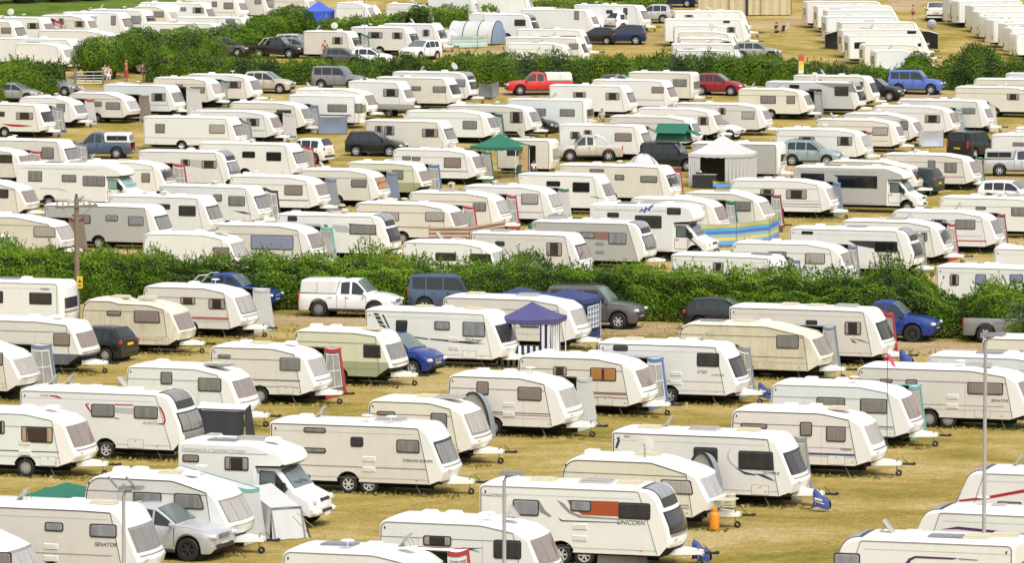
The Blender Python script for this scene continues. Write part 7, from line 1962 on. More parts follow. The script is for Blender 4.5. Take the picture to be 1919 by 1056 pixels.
# green roof tent on a dark vehicle
car(1228, 1325, 322, 'disco', 'black', 'dark off-roader carrying the green roof tent', 'R', 18)
def roof_tent(px, py, z0, label):
    p = at(px, py); p.y += 1.6
    root = thing('roof_tent', label, 'tent', (p.x, p.y, z0), R(-18))
    m = MB(); m.box((0, 0, .06), (2.3, 1.4, .10), 0, .02); m.box((0, 0, 0), (1.6, .05, .06), 0); obj('base', m, [WOODP], root)
    m = MB()
    for sx in (-1, 1): m.sheet([(sx * 1.10, -.70, .1), (sx * 1.10, .70, .1), (sx * 1.0, .52, .75), (sx * .98, 0, 1.15), (sx * 1.0, -.52, .75)], 0, (-sx * .02, 0, 0))
    m.sheet([(-1.10, -.70, .1), (1.10, -.70, .1), (1.0, -.52, .75), (-1.0, -.52, .75)], 0, (0, .02, 0)); m.sheet([(-1.10, .70, .1), (1.10, .70, .1), (1.0, .52, .75), (-1.0, .52, .75)], 0, (0, -.02, 0)); obj('walls', m, [CLOTH['green']], root)
    m = MB()
    for s in (-1, 1):
        m.grid([[(-1.12 + 2.24 * i / 8, s * .98 * j / 6, 1.22 - .62 * j / 6 - .05 * math.sin(math.pi * j / 6)) for j in range(7)] for i in range(9)], 0, False)
    obj('flysheet', m, [CLOTH['green']], root)
    m = MB(); m.grid([[(1.05 + .75 * i / 4, -.72 + 1.44 * j / 6, .78 - .32 * i / 4 - .04 * math.sin(math.pi * j / 6)) for j in range(7)] for i in range(5)], 0, False); obj('porch', m, [CLOTH['green']], root)
    for s in (-1, 1):
        m = MB(); m.tube([(1.78, s * .68, .45), (1.08, s * .6, .12)], .014, 5); obj('pole', m, [GALV], root)
        m = MB(); m.tube([(-.2 + s * .3, -.72, .02), (-.2 + s * .3, -.78, -1.7)], .02, 5); obj('support', m, [GALV], root)
roof_tent(1264, 322, 1.95, 'green pitched roof tent standing on a dark off-roader')
# pale dome tent behind the beige caravan
def dome(px, py, rx, h, label, mt='pale'):
    p = at(px, py); root = thing('dome_tent', label, 'tent', (p.x, p.y + rx * .7, 0))
    rows = [[(rx * math.sin(v) * math.cos(a), rx * .85 * math.sin(v) * math.sin(a), h * math.cos(v) * (1 - .05 * math.cos(4 * a))) for a in [2 * math.pi * k / 20 for k in range(21)]] for v in [math.pi / 2 * i / 8 for i in range(9)]]
    m = MB(); m.grid(rows, 0); obj('flysheet', m, [CLOTH[mt]], root)
    for q in (0, 1):
        m = MB(); a = math.pi / 4 + q * math.pi / 2
        m.tube([(1.02 * rx * math.cos(t) * math.cos(a), .87 * rx * math.cos(t) * math.sin(a), 1.03 * h * math.sin(t)) for t in [math.pi * i / 14 for i in range(15)]], .02, 5); obj('pole', m, [CLOTH['dark']], root)
dome(1206, 333, 1.3, 1.5, 'pale grey dome tent behind the long pale beige caravan')
# open tan door, step table and chairs under the green gazebo
def thing_door(px, py):
    p = at(px, py); root = thing('caravan_door', 'tan caravan door standing open beside the green gazebo', 'door', (p.x, p.y, .45), R(-14))
    m = MB(); o = rrect(.62, 1.75, .08); m.sheet([(x, 0, z + .88) for x, z in o], 0, (0, -.035, 0)); obj('panel', m, [mat('door_tan', (.58, .40, .20), .5)], root)
    m = MB(); m.box((-.2, -.05, .95), (.10, .03, .05), 0, .01); m.box((0, -.045, .86), (.58, .012, .012), 0); obj('handle', m, [DKMET], root)
thing_door(981, 334)
camp_chair(905, 337, 'dark camping chair left of the gazebo leg', 'dark', -.5); camp_chair(966, 337, 'green camping chair beneath the green gazebo near the tan door', 'green', 2.6)
person(1000, 337, 'child in a white top standing in the caravan doorway', R(100), 1.25, 'white', 'navy')
person(1337, 343, 'person in a red top cooking inside the white marquee', R(-60), 1.65, 'red', 'dark', arms='bent')
person(1128, 236, 'person in a pale lilac shirt sitting between two caravans', R(-120), 1.7, 'pale', 'slate', sit=True, arms='fwd')
def counter(px, py):
    p = at(px, py); root = thing('camp_kitchen', 'dark counter with stove under the white marquee', 'table', (p.x, p.y, 0), R(-14))
    m = MB(); m.box((0, 0, .45), (1.5, .5, .86), 0, .02); obj('cabinet', m, [CLOTH['dark']], root)
    m = MB(); m.box((0, 0, .90), (1.6, .56, .05), 0, .01); obj('worktop', m, [PLASTG], root)
    m = MB(); m.box((-.3, 0, .98), (.5, .34, .10), 0, .02); m.lathe([(.12, 1.03), (.12, 1.15), (.0, 1.15)], 14, 'z', (-.3, 0, 0), 1); obj('stove', m, [DKMET, CHROME], root)
counter(1320, 353)
# navy sheet, blue tarpaulins
def tarp(px, py, w, h, mt, label, rz=-18):
    p = at(px, py); root = thing('hanging_sheet', label, 'sheet', (p.x, p.y, 0), R(rz))
    m = MB(); m.grid([[(-w / 2 + w * i / 14, .06 * math.sin(i * 1.7) - .25 * (1 - j / 6), .05 + (h - .05 - .08 * math.sin(math.pi * i / 14)) * j / 6) for j in range(7)] for i in range(15)], 0); obj('cloth', m, [mt], root)
    for s in (-1, 1):
        m = MB(); m.tube([(s * w / 2, 0, 0), (s * w / 2, 0, h)], .02, 5); obj('pole', m, [GALV], root)
tarp(508, 488, 2.9, 1.7, CLOTH['navy'], 'navy blue sheet hung on poles before the cream caravan')
tarp(2, 404, 1.4, 1.9, CLOTH['blue'], 'light blue tarpaulin beside the pale pink front window')
# ================================================================ the far field above the far hedge
cv(-60, 40, 51, 'swift', 'beige', 'beige caravan with grey windows at the left end of the far field', [(2, 50, 21, 62, 'grey')], fw='grey')
cv(-30, 32, 105, 'swift', 'white', 'white caravan with half-shut blind and red flag beside it in the far field', [(51, 41, 73, 53, 'half')], fw='pink', aw=('white awning with red end beside the half-shut-blind caravan', 'white', 'red', .1, .46, 2.0, 'red'))
cv(75, 29, 185, 'classic', 'cream', 'cream caravan with two dark-curtained windows in the left far field', [(110, 33, 120, 45, 'half'), (140, 38, 158, 50, 'half')], fw='pink', aw=('pale awning with dark red edging beside the cream far caravan', 'pale', 'red', .1, .44, 2.0, 'pale'))
cv(117, 23, 251, 'swift', 'white', 'white caravan with tall narrow grey window in the left far field', [(208, 28, 217, 46, 'grey')], fw='pink')
cv(168, 18, 295, 'swift', 'white', 'white caravan with open door frame and pink front in the left far field', [(246, 28, 264, 44, 'silver')], fw='half')
cv(245, 12, 336, 'old', 'cream', 'pale cream caravan with brown window beyond the white ones in the far field', [(288, 20, 307, 32, 'pink')], fw='net')
cv(262, 5, 406, 'swift', 'blue', 'bluish white caravan with two dark windows near the far left bushes', [(338, 12, 349, 20, 'grey'), (361, 12, 382, 24, 'half')], fw='pink')
cv(345, -7, 466, 'swift', 'white', 'white caravan with grey stripe in the far row above the bushes', [(397, 1, 407, 12, 'grey'), (419, 3, 437, 16, 'grey')], fw='pink', stripes=[(.9, .03, 'gr', .2, .95)])
cv(420, -11, 518, 'swift', 'beige', 'cream caravan nose left of the royal blue gazebo', [(477, -2, 489, 7, 'grey')], fw='pink')
cv(628, 6, 705, 'classic', 'white', 'white caravan roof beyond the pale silver tunnel tent', fw='net', th=10)
cv(722, 8, 815, 'classic', 'ivory', 'ivory caravan roof beyond the small dark bush on the bank', fw='net', th=8)
cv(800, -3, 905, 'swift', 'white', 'white caravan top beyond the grassy bank, above the tunnel tent', fw='net', th=8)
cv(885, -9, 1005, 'swift', 'white', 'white caravan top at the highest end of the grassy bank', fw='net', th=8)
cv(28, 82, 142, 'classic', 'white', 'low white caravan roof beside the big dark bush', fw='net', seam=False)
cv(-10, 72, 165, 'swift', 'white', 'long white caravan roof above the weedy bank', [(100, 80, 120, 90)], fw='net', seam=False)
cv(70, 57, 225, 'classic', 'ivory', 'ivory caravan roof behind the low white one near the bank', fw='pink', seam=False)
cv(262, 43, 428, 'swift', 'white', 'long white caravan roof rising behind the middle bushes', [(300, 52, 320, 60)], fw='grey', seam=False)
cv(330, 32, 482, 'swift', 'white', 'white caravan with single grey window above the middle bushes', [(423, 34, 440, 42, 'grey')], fw='grey', seam=False)
cv(512, -6, 573, 'classic', 'cream', 'cream caravan end beside the royal blue gazebo', fw='net', L=4.0)
cv(568, 59, 681, 'swift', 'beige', 'beige caravan with one brown window above the far hedge', [(623, 68, 642, 82, 'half')], fw='half', roof=[('o', -.3, .2), ('d', .0, 0), ('w', .1, 0)], aw=('pale awning with dark green sides beside the red car in the far field', 'pale', 'green', .0, .45, 2.2, 'teal'))
cv(657, 51, 788, 'swift', 'pink', 'pinkish white caravan with two dark windows behind the red car', [(690, 58, 717, 71, 'half'), (735, 59, 754, 72, 'half')], fw='half', seam=False)
cv(718, 45, 841, 'swift', 'white', 'white caravan with brown window and a raised white roof hatch in the far field', [(792, 54, 805, 67, 'half')], fw='half', roof=[('o', -.1, .1)])
cv(877, 26, 968, 'classic', 'white', 'white caravan roof behind the grey tunnel tent', fw='dark', seam=False)
cv(905, 27, 1012, 'modern', 'white', 'white caravan with dark side window and curved dark front by the white van', [(964, 35, 985, 48, 'dark')], fw='dark')
cv(976, 18, 1125, 'swift', 'white', 'white caravan with tall pink window behind the white van', [(1076, 19, 1085, 36, 'pink')], fw='pink')
cv(1075, 9, 1220, 'swift', 'white', 'white caravan with small dark window and tall dark window behind the white cars', [(1136, 17, 1148, 24, 'dark'), (1168, 13, 1176, 27, 'dark')], fw='pink', seam=False)
cv(968, 56, 1111, 'swift', 'white', 'backmost white caravan of the stack beside the navy car', [(1050, 66, 1080, 70)], fw='dark', th=10)
cv(946, 71, 1106, 'swift', 'cream', 'cream caravan in the middle of the stack beside the navy car', [(1066, 80, 1084, 92, 'grey')], fw='dark', th=10)
cv(950, 82, 1080, 'classic', 'white', 'front white caravan of the stack beside the navy car', fw='net', th=8)
for xl, ye, xr, kd, cl, lb, wn_ in [
        (1263, 22, 1408, 'swift', 'white', 'hindmost caravan of the stack beyond the far track, under the tan tent', [(1283, 27, 1299, 34, 'half')]), (1245, 37, 1411, 'swift', 'white', 'white caravan with a broad dark front corner window, second from back in the track stack', [(1355, 38, 1368, 43, 'dark')]),
        (1262, 49, 1386, 'classic', 'white', 'white caravan with tan window at its nose in the track stack', [(1362, 50, 1378, 61, 'tan')]), (1270, 61, 1386, 'classic', 'cream', 'cream-roofed caravan in the middle of the track stack', []),
        (1272, 73, 1390, 'classic', 'cream', 'cream rounded-nose caravan third from the hedge in the track stack', [(1352, 77, 1370, 82, 'half')]), (1259, 84, 1395, 'swift', 'ivory', 'ivory caravan second from the hedge in the track stack', [(1376, 84, 1386, 92, 'grey')]), (1264, 96, 1385, 'swift', 'ivory', 'ivory caravan touching the hedge in the track stack', [])]:
    cv(xl, ye, xr, kd, cl, lb, wn_, fw='grey', th=2, vents=False, seam=False)
for xl, ye, xr, kd, cl, lb, wn_ in [
        (1511, 5, 1676, 'swift', 'pink', 'backmost white caravan of the tall stack with square side window', [(1530, 15, 1536, 25, 'dark')]), (1531, 13, 1682, 'swift', 'white', 'white caravan second from the back of the tall stack', []), (1549, 21, 1687, 'swift', 'blue', 'bluish white caravan of the tall stack with grey line under its roof', []),
        (1548, 33, 1692, 'swift', 'white', 'white caravan of the tall stack beside a dark open awning', []), (1576, 44, 1727, 'swift', 'pink', 'pinkish white caravan of the tall stack nearest the grey ball', []), (1578, 58, 1735, 'swift', 'white', 'white caravan of the tall stack with black window at its nose', [(1700, 54, 1717, 64, 'black')]),
        (1590, 69, 1740, 'swift', 'white', 'white caravan of the tall stack with two black windows', [(1601, 79, 1622, 92, 'black'), (1720, 81, 1726, 88, 'black')]), (1618, 85, 1735, 'classic', 'cream', 'cream low caravan near the front of the tall stack', []), (1640, 97, 1725, 'classic', 'white', 'white caravan lowest in the tall stack, half in the hedge', [(1711, 96, 1724, 98, 'half')])]:
    cv(xl, ye, xr, kd, cl, lb, wn_, fw='grey', th=-7, vents=False, seam=False)
for xl, ye, L_, kd, cl, lb in [
        (1780, 0, 5.5, 'boxy', 'white', 'white caravan rear beside the white off-roader, with outlined door'), (1796, 4, 6.4, 'boxy', 'white', 'white motor caravan side with grey awning rail behind the parked bicycles'), (1823, 13, 6.6, 'swift', 'white', 'white caravan showing its tall blank tail first past the bicycles'), (1834, 24, 6.4, 'swift', 'white', 'white caravan second in the blank-tailed row'),
        (1849, 33, 6.4, 'classic', 'white', 'white caravan third in the blank-tailed row with grey sloping pole'), (1861, 40, 6.4, 'swift', 'white', 'white caravan of the blank-tailed row beside a black bin'), (1886, 47, 6.2, 'swift', 'ivory', 'ivory caravan of the blank-tailed row with ladder marks'), (1895, 55, 6.2, 'swift', 'white', 'white caravan of the blank-tailed row with narrow dark tail window'), (1904, 65, 6.0, 'classic', 'white', 'white caravan at the near end of the blank-tailed row')]:
    cv(xl, ye, xl, kd, cl, lb, (), fw='grey', th=-13, L=L_, vents=False, seam=False, rearwin=False)
# --- vehicles of the far field
car(1120, 1212, 84, 'suv', 'navy', 'navy blue off-roader on the far grass', 'L', 6)
car(1094, 1160, 84, 'hatch', 'black', 'black car behind the navy off-roader', 'L', 14)
car(1157, 1222, 61, 'suv', 'white', 'white off-roader seen from behind beyond the navy one', 'R', -35)
car(1063, 1134, 64, 'suv', 'white', 'white off-roader seen from behind left of the navy one', 'R', -35)
car(1012, 1078, 49, 'van', 'white', 'white van with dark side windows in the far field', 'R', 16)
car(1180, 1264, 44, 'suv', 'silver', 'pale silver car tail with dark window on the far grass', 'L', 14)
car(1243, 1310, 14, 'suv', 'navy', 'dark blue vehicle at the end of the far field', 'R', 14)
car(1730, 1776, 41, 'suv', 'white', 'white off-roader parked tail-on among the far stacks', 'R', -86)
car(480, 572, 110, 'pickup', 'black', 'dark double-cab pick-up with silver hoop behind the middle bushes', 'R', 14, extra=('sportbar',))
car(545, 600, 104, 'hatch', 'midgrey', 'grey car beside the dark pick-up with silver hoop', 'R', 16)
car(548, 606, 97, 'estate', 'silver', 'silver car just beyond the grey one by the beige caravan', 'R', 16)
car(664, 742, 96, 'pickup', 'red', 'red pick-up nose beside the pinkish white caravan', 'R', 18)
car(755, 830, 116, 'suv', 'white', 'white off-roader with bicycle on its tail behind the far hedge', 'L', -55)
car(632, 690, 124, 'hatch', 'grey', 'dark car half hidden in the far hedge', 'R', 14)
car(690, 742, 124, 'hatch', 'white', 'white car half hidden in the far hedge', 'R', 14)
car(272, 345, 140, 'hatch', 'silver', 'silver car half buried in the bushes by the gates', 'L', 10)
_v = car(412, 470, 106, 'van', 'grey', 'dark van with two tall aerials behind the bushes', 'R', 10)
for x in (-.7, .6):
    m = MB(); m.tube([(x, 0, 1.8), (x - .15, .1, 3.7)], .015, 5); obj('aerial', m, [GALV], _v)
car(1400, 1464, 112, 'estate', 'lgrey', 'grey car roof behind the hedge below the seated woman', 'R', 6)
car(990, 1052, 56, 'hatch', 'navy', 'dark blue car in front of the white van', 'R', 10)
# --- tents and other things
gazebo(590, 52, 2.3, 2.2, 1.55, 'royal', 'royal blue gazebo with blue side walls beyond the grassy bank', 18, [('r', 'royal', 0, 1), ('n', 'royal', 0, 1)], .85)
def tunnel(px, py, ln, rad, label, main='pale', end='slate', arches=4, rz=-20, dark='dark'):
    p = at(px, py); root = thing('tunnel_tent', label, 'tent', (p.x, p.y + rad, 0), R(rz))
    def arch(x, k=1.0, N=14): return [(x, -rad * k * math.cos(t), rad * 1.15 * k * math.sin(t)) for t in [math.pi * i / N for i in range(N + 1)]]
    m = MB(); m.grid([arch(-ln / 2 + ln * i / (arches * 4), 1 - .035 * abs(math.sin(math.pi * i / 4))) for i in range(arches * 4 + 1)], 0); obj('flysheet', m, [CLOTH[main]], root)
    for e in (-1, 1):
        m = MB(); m.grid([arch(e * ln / 2, 1.0), arch(e * (ln / 2 + .35), .72), arch(e * (ln / 2 + .6), .38), arch(e * (ln / 2 + .7), .02)], 0); obj('end_panel', m, [CLOTH[end]], root)
    for k in range(arches + 1):
        m = MB(); m.tube(arch(-ln / 2 + ln * k / arches, 1.012), .035, 5); obj('hoop', m, [CLOTH[dark]], root)
tunnel(892, 84, 4.2, 1.75, 'grey tunnel tent with dark hoops and deep blue ends', 'pale', 'slate', 3)
tunnel(822, 84, 2.8, 1.15, 'low pale blue-grey tent behind the green striped windbreak', 'pale', 'pale', 2, -30, 'pale')
tunnel(668, 38, 3.6, 1.2, 'pale silver tunnel tent beyond the grassy bank', 'pale', 'white', 3, -14, 'pale')
windbreak([(846, 90), (895, 90), (914, 86)], 1.1, STR_GR, 'pale green and blue striped windbreak by the tunnel tent')
def big_tent(px, py):
    p = at(px, py); root = thing('canvas_tent', 'large tan canvas tent with hanging side walls at the far edge', 'tent', (p.x, p.y + 2, 0), R(8))
    m = MB(); m.grid([[(-4.5 + 9 * i / 36, -2 + .10 * math.sin(i * 1.9), 2.6 * j / 4) for j in range(5)] for i in range(37)], 0); m.grid([[(4.5, -2 + 4 * i / 12, 2.6 * j / 4) for j in range(5)] for i in range(13)], 0); obj('wall', m, [mat('canvas_tan', (.56, .47, .30), .9, bump=.3)], root)
    m = MB(); m.grid([[(-4.6 + 9.2 * i / 10, -2.1 + 4.2 * j / 8, 2.6 + 1.2 * math.sin(math.pi * j / 8)) for j in range(9)] for i in range(11)], 0); obj('roof', m, [mat('canvas_tan', (.56, .47, .30), .9)], root)
    m = MB(); m.box((.2, -2.1, 1.2), (.25, .08, 2.4), 0); obj('doorway_shade', m, [CLOTH['dark']], root)  # dark slab on the wall stands for the shade in the doorway
    for x in (-4.5, -1.5, 1.5, 4.5):
        m = MB(); m.tube([(x, -2.13, 0), (x, -2.13, 2.6)], .035, 5); obj('pole', m, [WOODP], root)
big_tent(1390, 30)
person(204, 160, 'person in white standing at the field gate', R(-90), 1.6, 'white', 'white', hair=(.25, .14, .06))
person(197, 158, 'person in white with darker hair beside the first at the gate', R(-80), 1.62, 'white', 'pale')
person(237, 152, 'woman in a pink summer dress walking by the gates', R(180), 1.70, 'orange', 'red', dress=True, hair=(.40, .16, .06))
person(268, 156, 'person in dark brown clothes carrying a green bag', R(20), 1.7, 'brown', 'brown', arms='fwd')
person(609, 114, 'man in a bright red shirt behind the far hedge', R(-90), 1.75, 'red', 'navy')
person(704, 96, 'man in a striped red shirt beside the red pick-up', R(-70), 1.75, 'red', 'slate')
person(1455, 68, 'woman in a black top sitting on the far grass', R(-150), 1.7, 'dark', 'dark', sit=True, arms='fwd')
person(1711, 38, 'child in red shorts walking on the far grass', R(200), 1.45, 'pale', 'red')
person(1436, 28, 'person in cream standing before the tan canvas tent', R(-90), 1.75, 'white', 'pale')
camp_chair(1470, 62, 'white camping chair beside the seated woman', 'white', R(200))
camp_chair(1463, 68, 'dark camping chair under the seated woman', 'dark', R(-150))
def bin_(px, py):
    p = at(px, py); root = thing('bin', 'yellow bucket at the end of the canvas tent', 'bucket', (p.x, p.y, 0))
    m = MB(); m.lathe([(0, .02), (.17, .02), (.24, .62), (.26, .62), (.26, .66), (.23, .66)], 16, 'z'); obj('bucket', m, [mat('bucket_yellow', (.80, .52, .03), .5)], root)
    m = MB(); m.tube([(-.25, 0, .62), (-.2, 0, .78), (.2, 0, .78), (.25, 0, .62)], .012, 5); obj('handle', m, [GALV], root)
bin_(1461, 27)
def grey_ball(px, py):
    p = at(px, py); root = thing('satellite_dish_stand', 'round grey dish on a short pole beside the tall caravan stack', 'dish', (p.x, p.y, 0))
    m = MB(); m.tube([(0, 0, 0), (0, 0, 1.35)], .025, 6); obj('pole', m, [GALV], root)
    m = MB(); m.lathe([(0, .02), (.2, .04), (.38, .10), (.46, .17)], 18, 'y', (0, -.08, 1.55)); obj('dish', m, [PLASTG], root)
    m = MB(); m.tube([(0, -.05, 1.2), (0, -.45, 1.5)], .012, 5); m.box((0, -.46, 1.53), (.06, .1, .06), 0); obj('arm', m, [DKMET], root)
grey_ball(1746, 78)
def open_awning(px, py, label, dx):
    p = at(px, py); root = thing('sun_canopy', label, 'awning', (p.x, p.y, 0), R(-5))
    m = MB(); m.grid([[(-1.3 + 2.6 * i / 6, -1.3 + 2.6 * j / 6, 2.2 - dx * .38 * (i / 6 * 2 - 1) - .06 * math.sin(math.pi * j / 6)) for j in range(7)] for i in range(7)], 0, False); obj('roof', m, [CLOTH['pale']], root)
    m = MB(); m.grid([[(dx * 1.28 + .04 * math.sin(j * 2), -1.3 + 2.6 * j / 8, .05 + 1.72 * i / 4) for j in range(9)] for i in range(5)], 0); obj('side_panel', m, [CLOTH['grey']], root)
    m = MB(); m.grid([[(-1.25 + 2.5 * j / 8, 1.28, .05 + 2.0 * i / 4) for j in range(9)] for i in range(5)], 0); obj('back_panel', m, [CLOTH['grey']], root)  # grey walls stand for the dark interior behind the open side
    for sx in (-1, 1):
        m = MB(); m.tube([(sx * 1.28, -1.28, 0), (sx * 1.28, -1.28, 2.15 - dx * sx * .38)], .02, 5); obj('pole', m, [GALV], root)
    root.scale = (.72, .8, .70)
open_awning(1566, 91, 'open awning with dark interior left of the tall caravan stack', -1)
open_awning(1738, 90, 'open awning with dark interior right of the tall caravan stack', 1)
def pole_flag(px, py, h, label, cols):
    p = at(px, py); root = thing('banner', label, 'banner', (p.x, p.y, 0))
    m = MB(); m.tube([(0, 0, 0), (0, 0, h)], .02, 5); obj('pole', m, [GALV], root)
    m = MB(); m.grid([[(.02 + .42 * i / 4, .05 * math.sin(j * 1.2 + i), h - 1.5 * j / 8) for j in range(9)] for i in range(5)], 0); obj('cloth', m, [cols], root)
pole_flag(1496, 170, 2.9, 'narrow red, yellow and white banner at the far hedge', stripes('banner_cloth', [(.75, .75, .72), (.70, .65, .12), (.72, .66, .14), (.74, .60, .10), (.60, .08, .05), (.60, .08, .05)], 'Z', 1.001, gen=True))
# field gates, pole, pink flag
def gate(p0, p1, label):
    a, b = at(*p0), at(*p1); d = b - a; ln = d.length
    root = thing('field_gate', label, 'gate', (a.x, a.y, 0), math.atan2(d.y, d.x))
    m = MB()
    for z in (.15, .38, .58, .80, 1.10): m.tube([(.12, 0, z), (ln - .1, 0, z)], .028, 6)
    for x in (.12, ln * .36, ln * .66, ln - .1): m.tube([(x, 0, .15), (x, 0, 1.10)], .028, 6)
    obj('frame', m, [GALV], root)
    for x in (0, ln):
        m = MB(); m.box((x, 0, .70), (.12, .12, 1.4), 0, .02); obj('post', m, [GALV], root)
gate((141, 160), (194, 159), 'galvanised five-bar field gate standing shut by the big bush')
gate((118, 172), (140, 161), 'galvanised field gate swung open against the weedy bank')
def utility_pole(px, yt, yb):
    p = at(px, yb); h = (yb - yt) / (FPX / p.y)
    root = thing('utility_pole', 'weathered wooden pole with crossarm and yellow warning sign', 'utility pole', (p.x, p.y, 0))
    m = MB(); m.tube([(0, 0, 0), (0, 0, h * .5), (0, 0, h)], [.14, .125, .105], 12); obj('pole', m, [WOODP], root)
    m = MB(); m.box((0, -.12, h - .42), (1.95, .10, .11), 0, .01, Matrix.Rotation(R(-2), 3, 'Y')); obj('crossarm', m, [WOODP], root)
    for s in (-1, 1):
        m = MB(); m.tube([(s * .7, -.12, h - .44), (s * .1, -.10, h - 1.0)], .018, 5); obj('brace', m, [GALV], root)
    for x in (-.88, -.62, -.36, .36, .62, .88):
        m = MB(); m.lathe([(.0, h - .36), (.05, h - .36), (.055, h - .30), (.03, h - .28), (.045, h - .24), (0, h - .20)], 10, 'z', (x, -.12, 0)); obj('insulator', m, [mat('insulator_glass', (.42, .36, .28), .15)], root)
    m = MB(); m.lathe([(0, h + .16), (.05, h + .15), (.05, h - .02)], 8, 'z'); obj('cap', m, [DKMET], root)
    sc = FPX / p.y; z1 = h - (517 - yt) / sc; z0 = h - (540 - yt) / sc
    m = MB(); m.box((.14, -.17, (z0 + z1) / 2), (.27, .02, z1 - z0), 0); sg_ = obj('warning_sign', m, [mat('sign_yellow', (.80, .55, .02), .5)], root)
    m = MB(); m.add([(.06, -.184, z1 - .28), (.22, -.184, z1 - .28), (.14, -.184, z1 - .10)], [(0, 1, 2)], 0); m.box((.14, -.183, z0 + .16), (.20, .006, .03), 0); m.box((.14, -.183, z0 + .10), (.16, .006, .03), 0); m.box((.14, -.183, (z0 + z1) / 2), (.27, .006, .012), 0); obj('sign_print', m, [DECAL['dk']], sg_)
utility_pole(145, 368, 613)
def pink_flag(px, py):
    p = at(px, py); s = FPX / p.y
    root = thing('pink_flag', 'limp pink flag on a thin pole behind the SENATOR caravan', 'flag', (p.x, p.y, 0)); h = (py - 662) / s
    m = MB(); m.tube([(0, 0, 0), (0, 0, h)], .012, 5); obj('pole', m, [DKMET], root)
    m = MB(); m.grid([[(.02 + .22 * j / 8 + .12 * i / 3 - .05, .04 * math.sin(j + i), h - .46 * j / 8 + .03 * math.sin(2 * i)) for j in range(9)] for i in range(4)], 0); obj('cloth', m, [mat('flag_pink', (.80, .10, .25), .7)], root)
pink_flag(1662, 850)
# black-fronted tent beside the red-looped caravan; pale awning tent beside the motorhome; arched hoop awning
def ridge(px, py, w, d_, h, rz, roofm, wallm, label, lean=.25, frontm=None, rise=.16):
    p = at(px, py); root = thing('awning_tent', label, 'tent', (p.x, p.y, 0), R(rz))
    X = w / 2
    m = MB(); m.grid([[(-X + w * i / 8, d_ * j / 8, h + h * rise * (j / 8) - .05 * math.sin(math.pi * i / 8)) for j in range(9)] for i in range(9)], 0); obj('roof', m, [CLOTH[roofm]], root)
    m = MB(); m.grid([[((-X - lean * .3 * (1 - j / 8)) + (w + lean * .6 * (1 - j / 8)) * i / 10, -lean * (1 - j / 8) + .05 * math.sin(i * 1.6) * (1 - j / 8), .02 + (h - .07) * j / 8) for j in range(9)] for i in range(11)], 0); f = obj('front_panel', m, [CLOTH[frontm or wallm]], root)
    for sx in (-1, 1):
        m = MB(); m.grid([[(sx * (X + lean * .6 * (1 - j / 8)), -lean * (1 - j / 8) * (1 - i / 8) + d_ * i / 8, .02 + (h - .05 + h * rise * i / 8) * j / 8) for j in range(9)] for i in range(9)], 0); obj('side_panel', m, [CLOTH[wallm]], root)
    m = MB(); m.tube([(-X, -.02, h), (X, -.02, h)], .03, 6); m.tube([(-X, -lean - .02, 0), (-X, -.02, h)], .022, 6); m.tube([(X, -lean - .02, 0), (X, -.02, h)], .022, 6); obj('piping', m, [CLOTH['dark' if frontm else 'grey']], root)
    return root
ridge(412, 838, 1.9, .75, 1.38, -16, 'white', 'dark', 'black-fronted white-roofed awning tent beside the red-looped caravan', .38, 'dark', .14)
ridge(536, 1010, 1.05, 2.3, 1.0, 27, 'pale', 'pale', 'pale grey awning tent with yellow guy ropes in front of the white motorhome', .35, None, .50)
for k, (a, b) in enumerate((((556, 962), (608, 1008)), ((548, 968), (590, 1016)))):
    p, q = at(a[0], a[1], 1.2), at(*b)
    root = thing('guy_rope', ['yellow guy rope nearer the motorhome wheel', 'yellow guy rope nearer the pale awning tent'][k], 'rope', (q.x, q.y, 0)); p = p - Vector((q.x, q.y, 0))
    m = MB(); m.tube([(p.x, p.y, p.z), (0, 0, .02)], .012, 5); obj('rope', m, [mat('rope_yellow', (.70, .60, .08), .7)], root)
    m = MB(); m.tube([(0, 0, .12), (.03, -.03, 0)], .012, 5); obj('peg', m, [GALV], root)
def hoop(px, py, label, r_=1.15, h=2.2, mt='grey'):
    p = at(px, py); root = thing('arched_awning', label, 'awning', (p.x, p.y, 0), R(-18))
    A = lambda y, k=1.0: [(.25 * math.sin(t) * k - y * .2, y + 0, 0) if False else (r_ * .55 * math.cos(t) * k + .10 * y, y, h * math.sin(t) * k) for t in [math.pi * i / 16 for i in range(17)]]
    m = MB(); m.grid([A(0), A(.2, .98), A(.4, .98), A(.6, .95)], 0); obj('cover', m, [CLOTH[mt]], root)
    m = MB(); m.grid([A(0, 1), A(-.02, .5), A(-.02, .02)], 0); obj('front_panel', m, [CLEAR], root)
    m = MB(); m.tube(A(-.02, 1.01), .04, 6); obj('hoop', m, [CLOTH['dark']], root)
hoop(886, 824, 'arched grey awning with black hoop behind the tan-roofed caravan', 1.25, 1.75)
hoop(1314, 955, 'dark arched awning hoop between the cream old and OLYMPUS caravans', 1.1, 1.9, 'grey')
hoop(741, 455, 'black curved awning edge behind the teal-windowed caravan', 1.6, 2.0, 'dark')
def heap(px, py, label, mt, rx=.9, h=.5):
    p = at(px, py); root = thing('folded_tarpaulin', label, 'tarpaulin', (p.x, p.y, 0))
    m = MB(); m.grid([[(rx * (1 - .5 * (i / 8)) * math.cos(a) * (1 + .08 * math.sin(5 * a)), rx * .6 * (1 - .5 * i / 8) * math.sin(a), h * math.sin(math.pi / 2 * i / 8) + .03 * math.sin(7 * a + i)) for a in [2 * math.pi * k / 24 for k in range(25)]] for i in range(9)] , 0); obj('cloth', m, [CLOTH[mt]], root)
gazebo(100, 1024, 2.4, 2.2, 1.55, 'green', 'low dark green gazebo roof between the SENATOR and beige caravans', 18, (), .35)
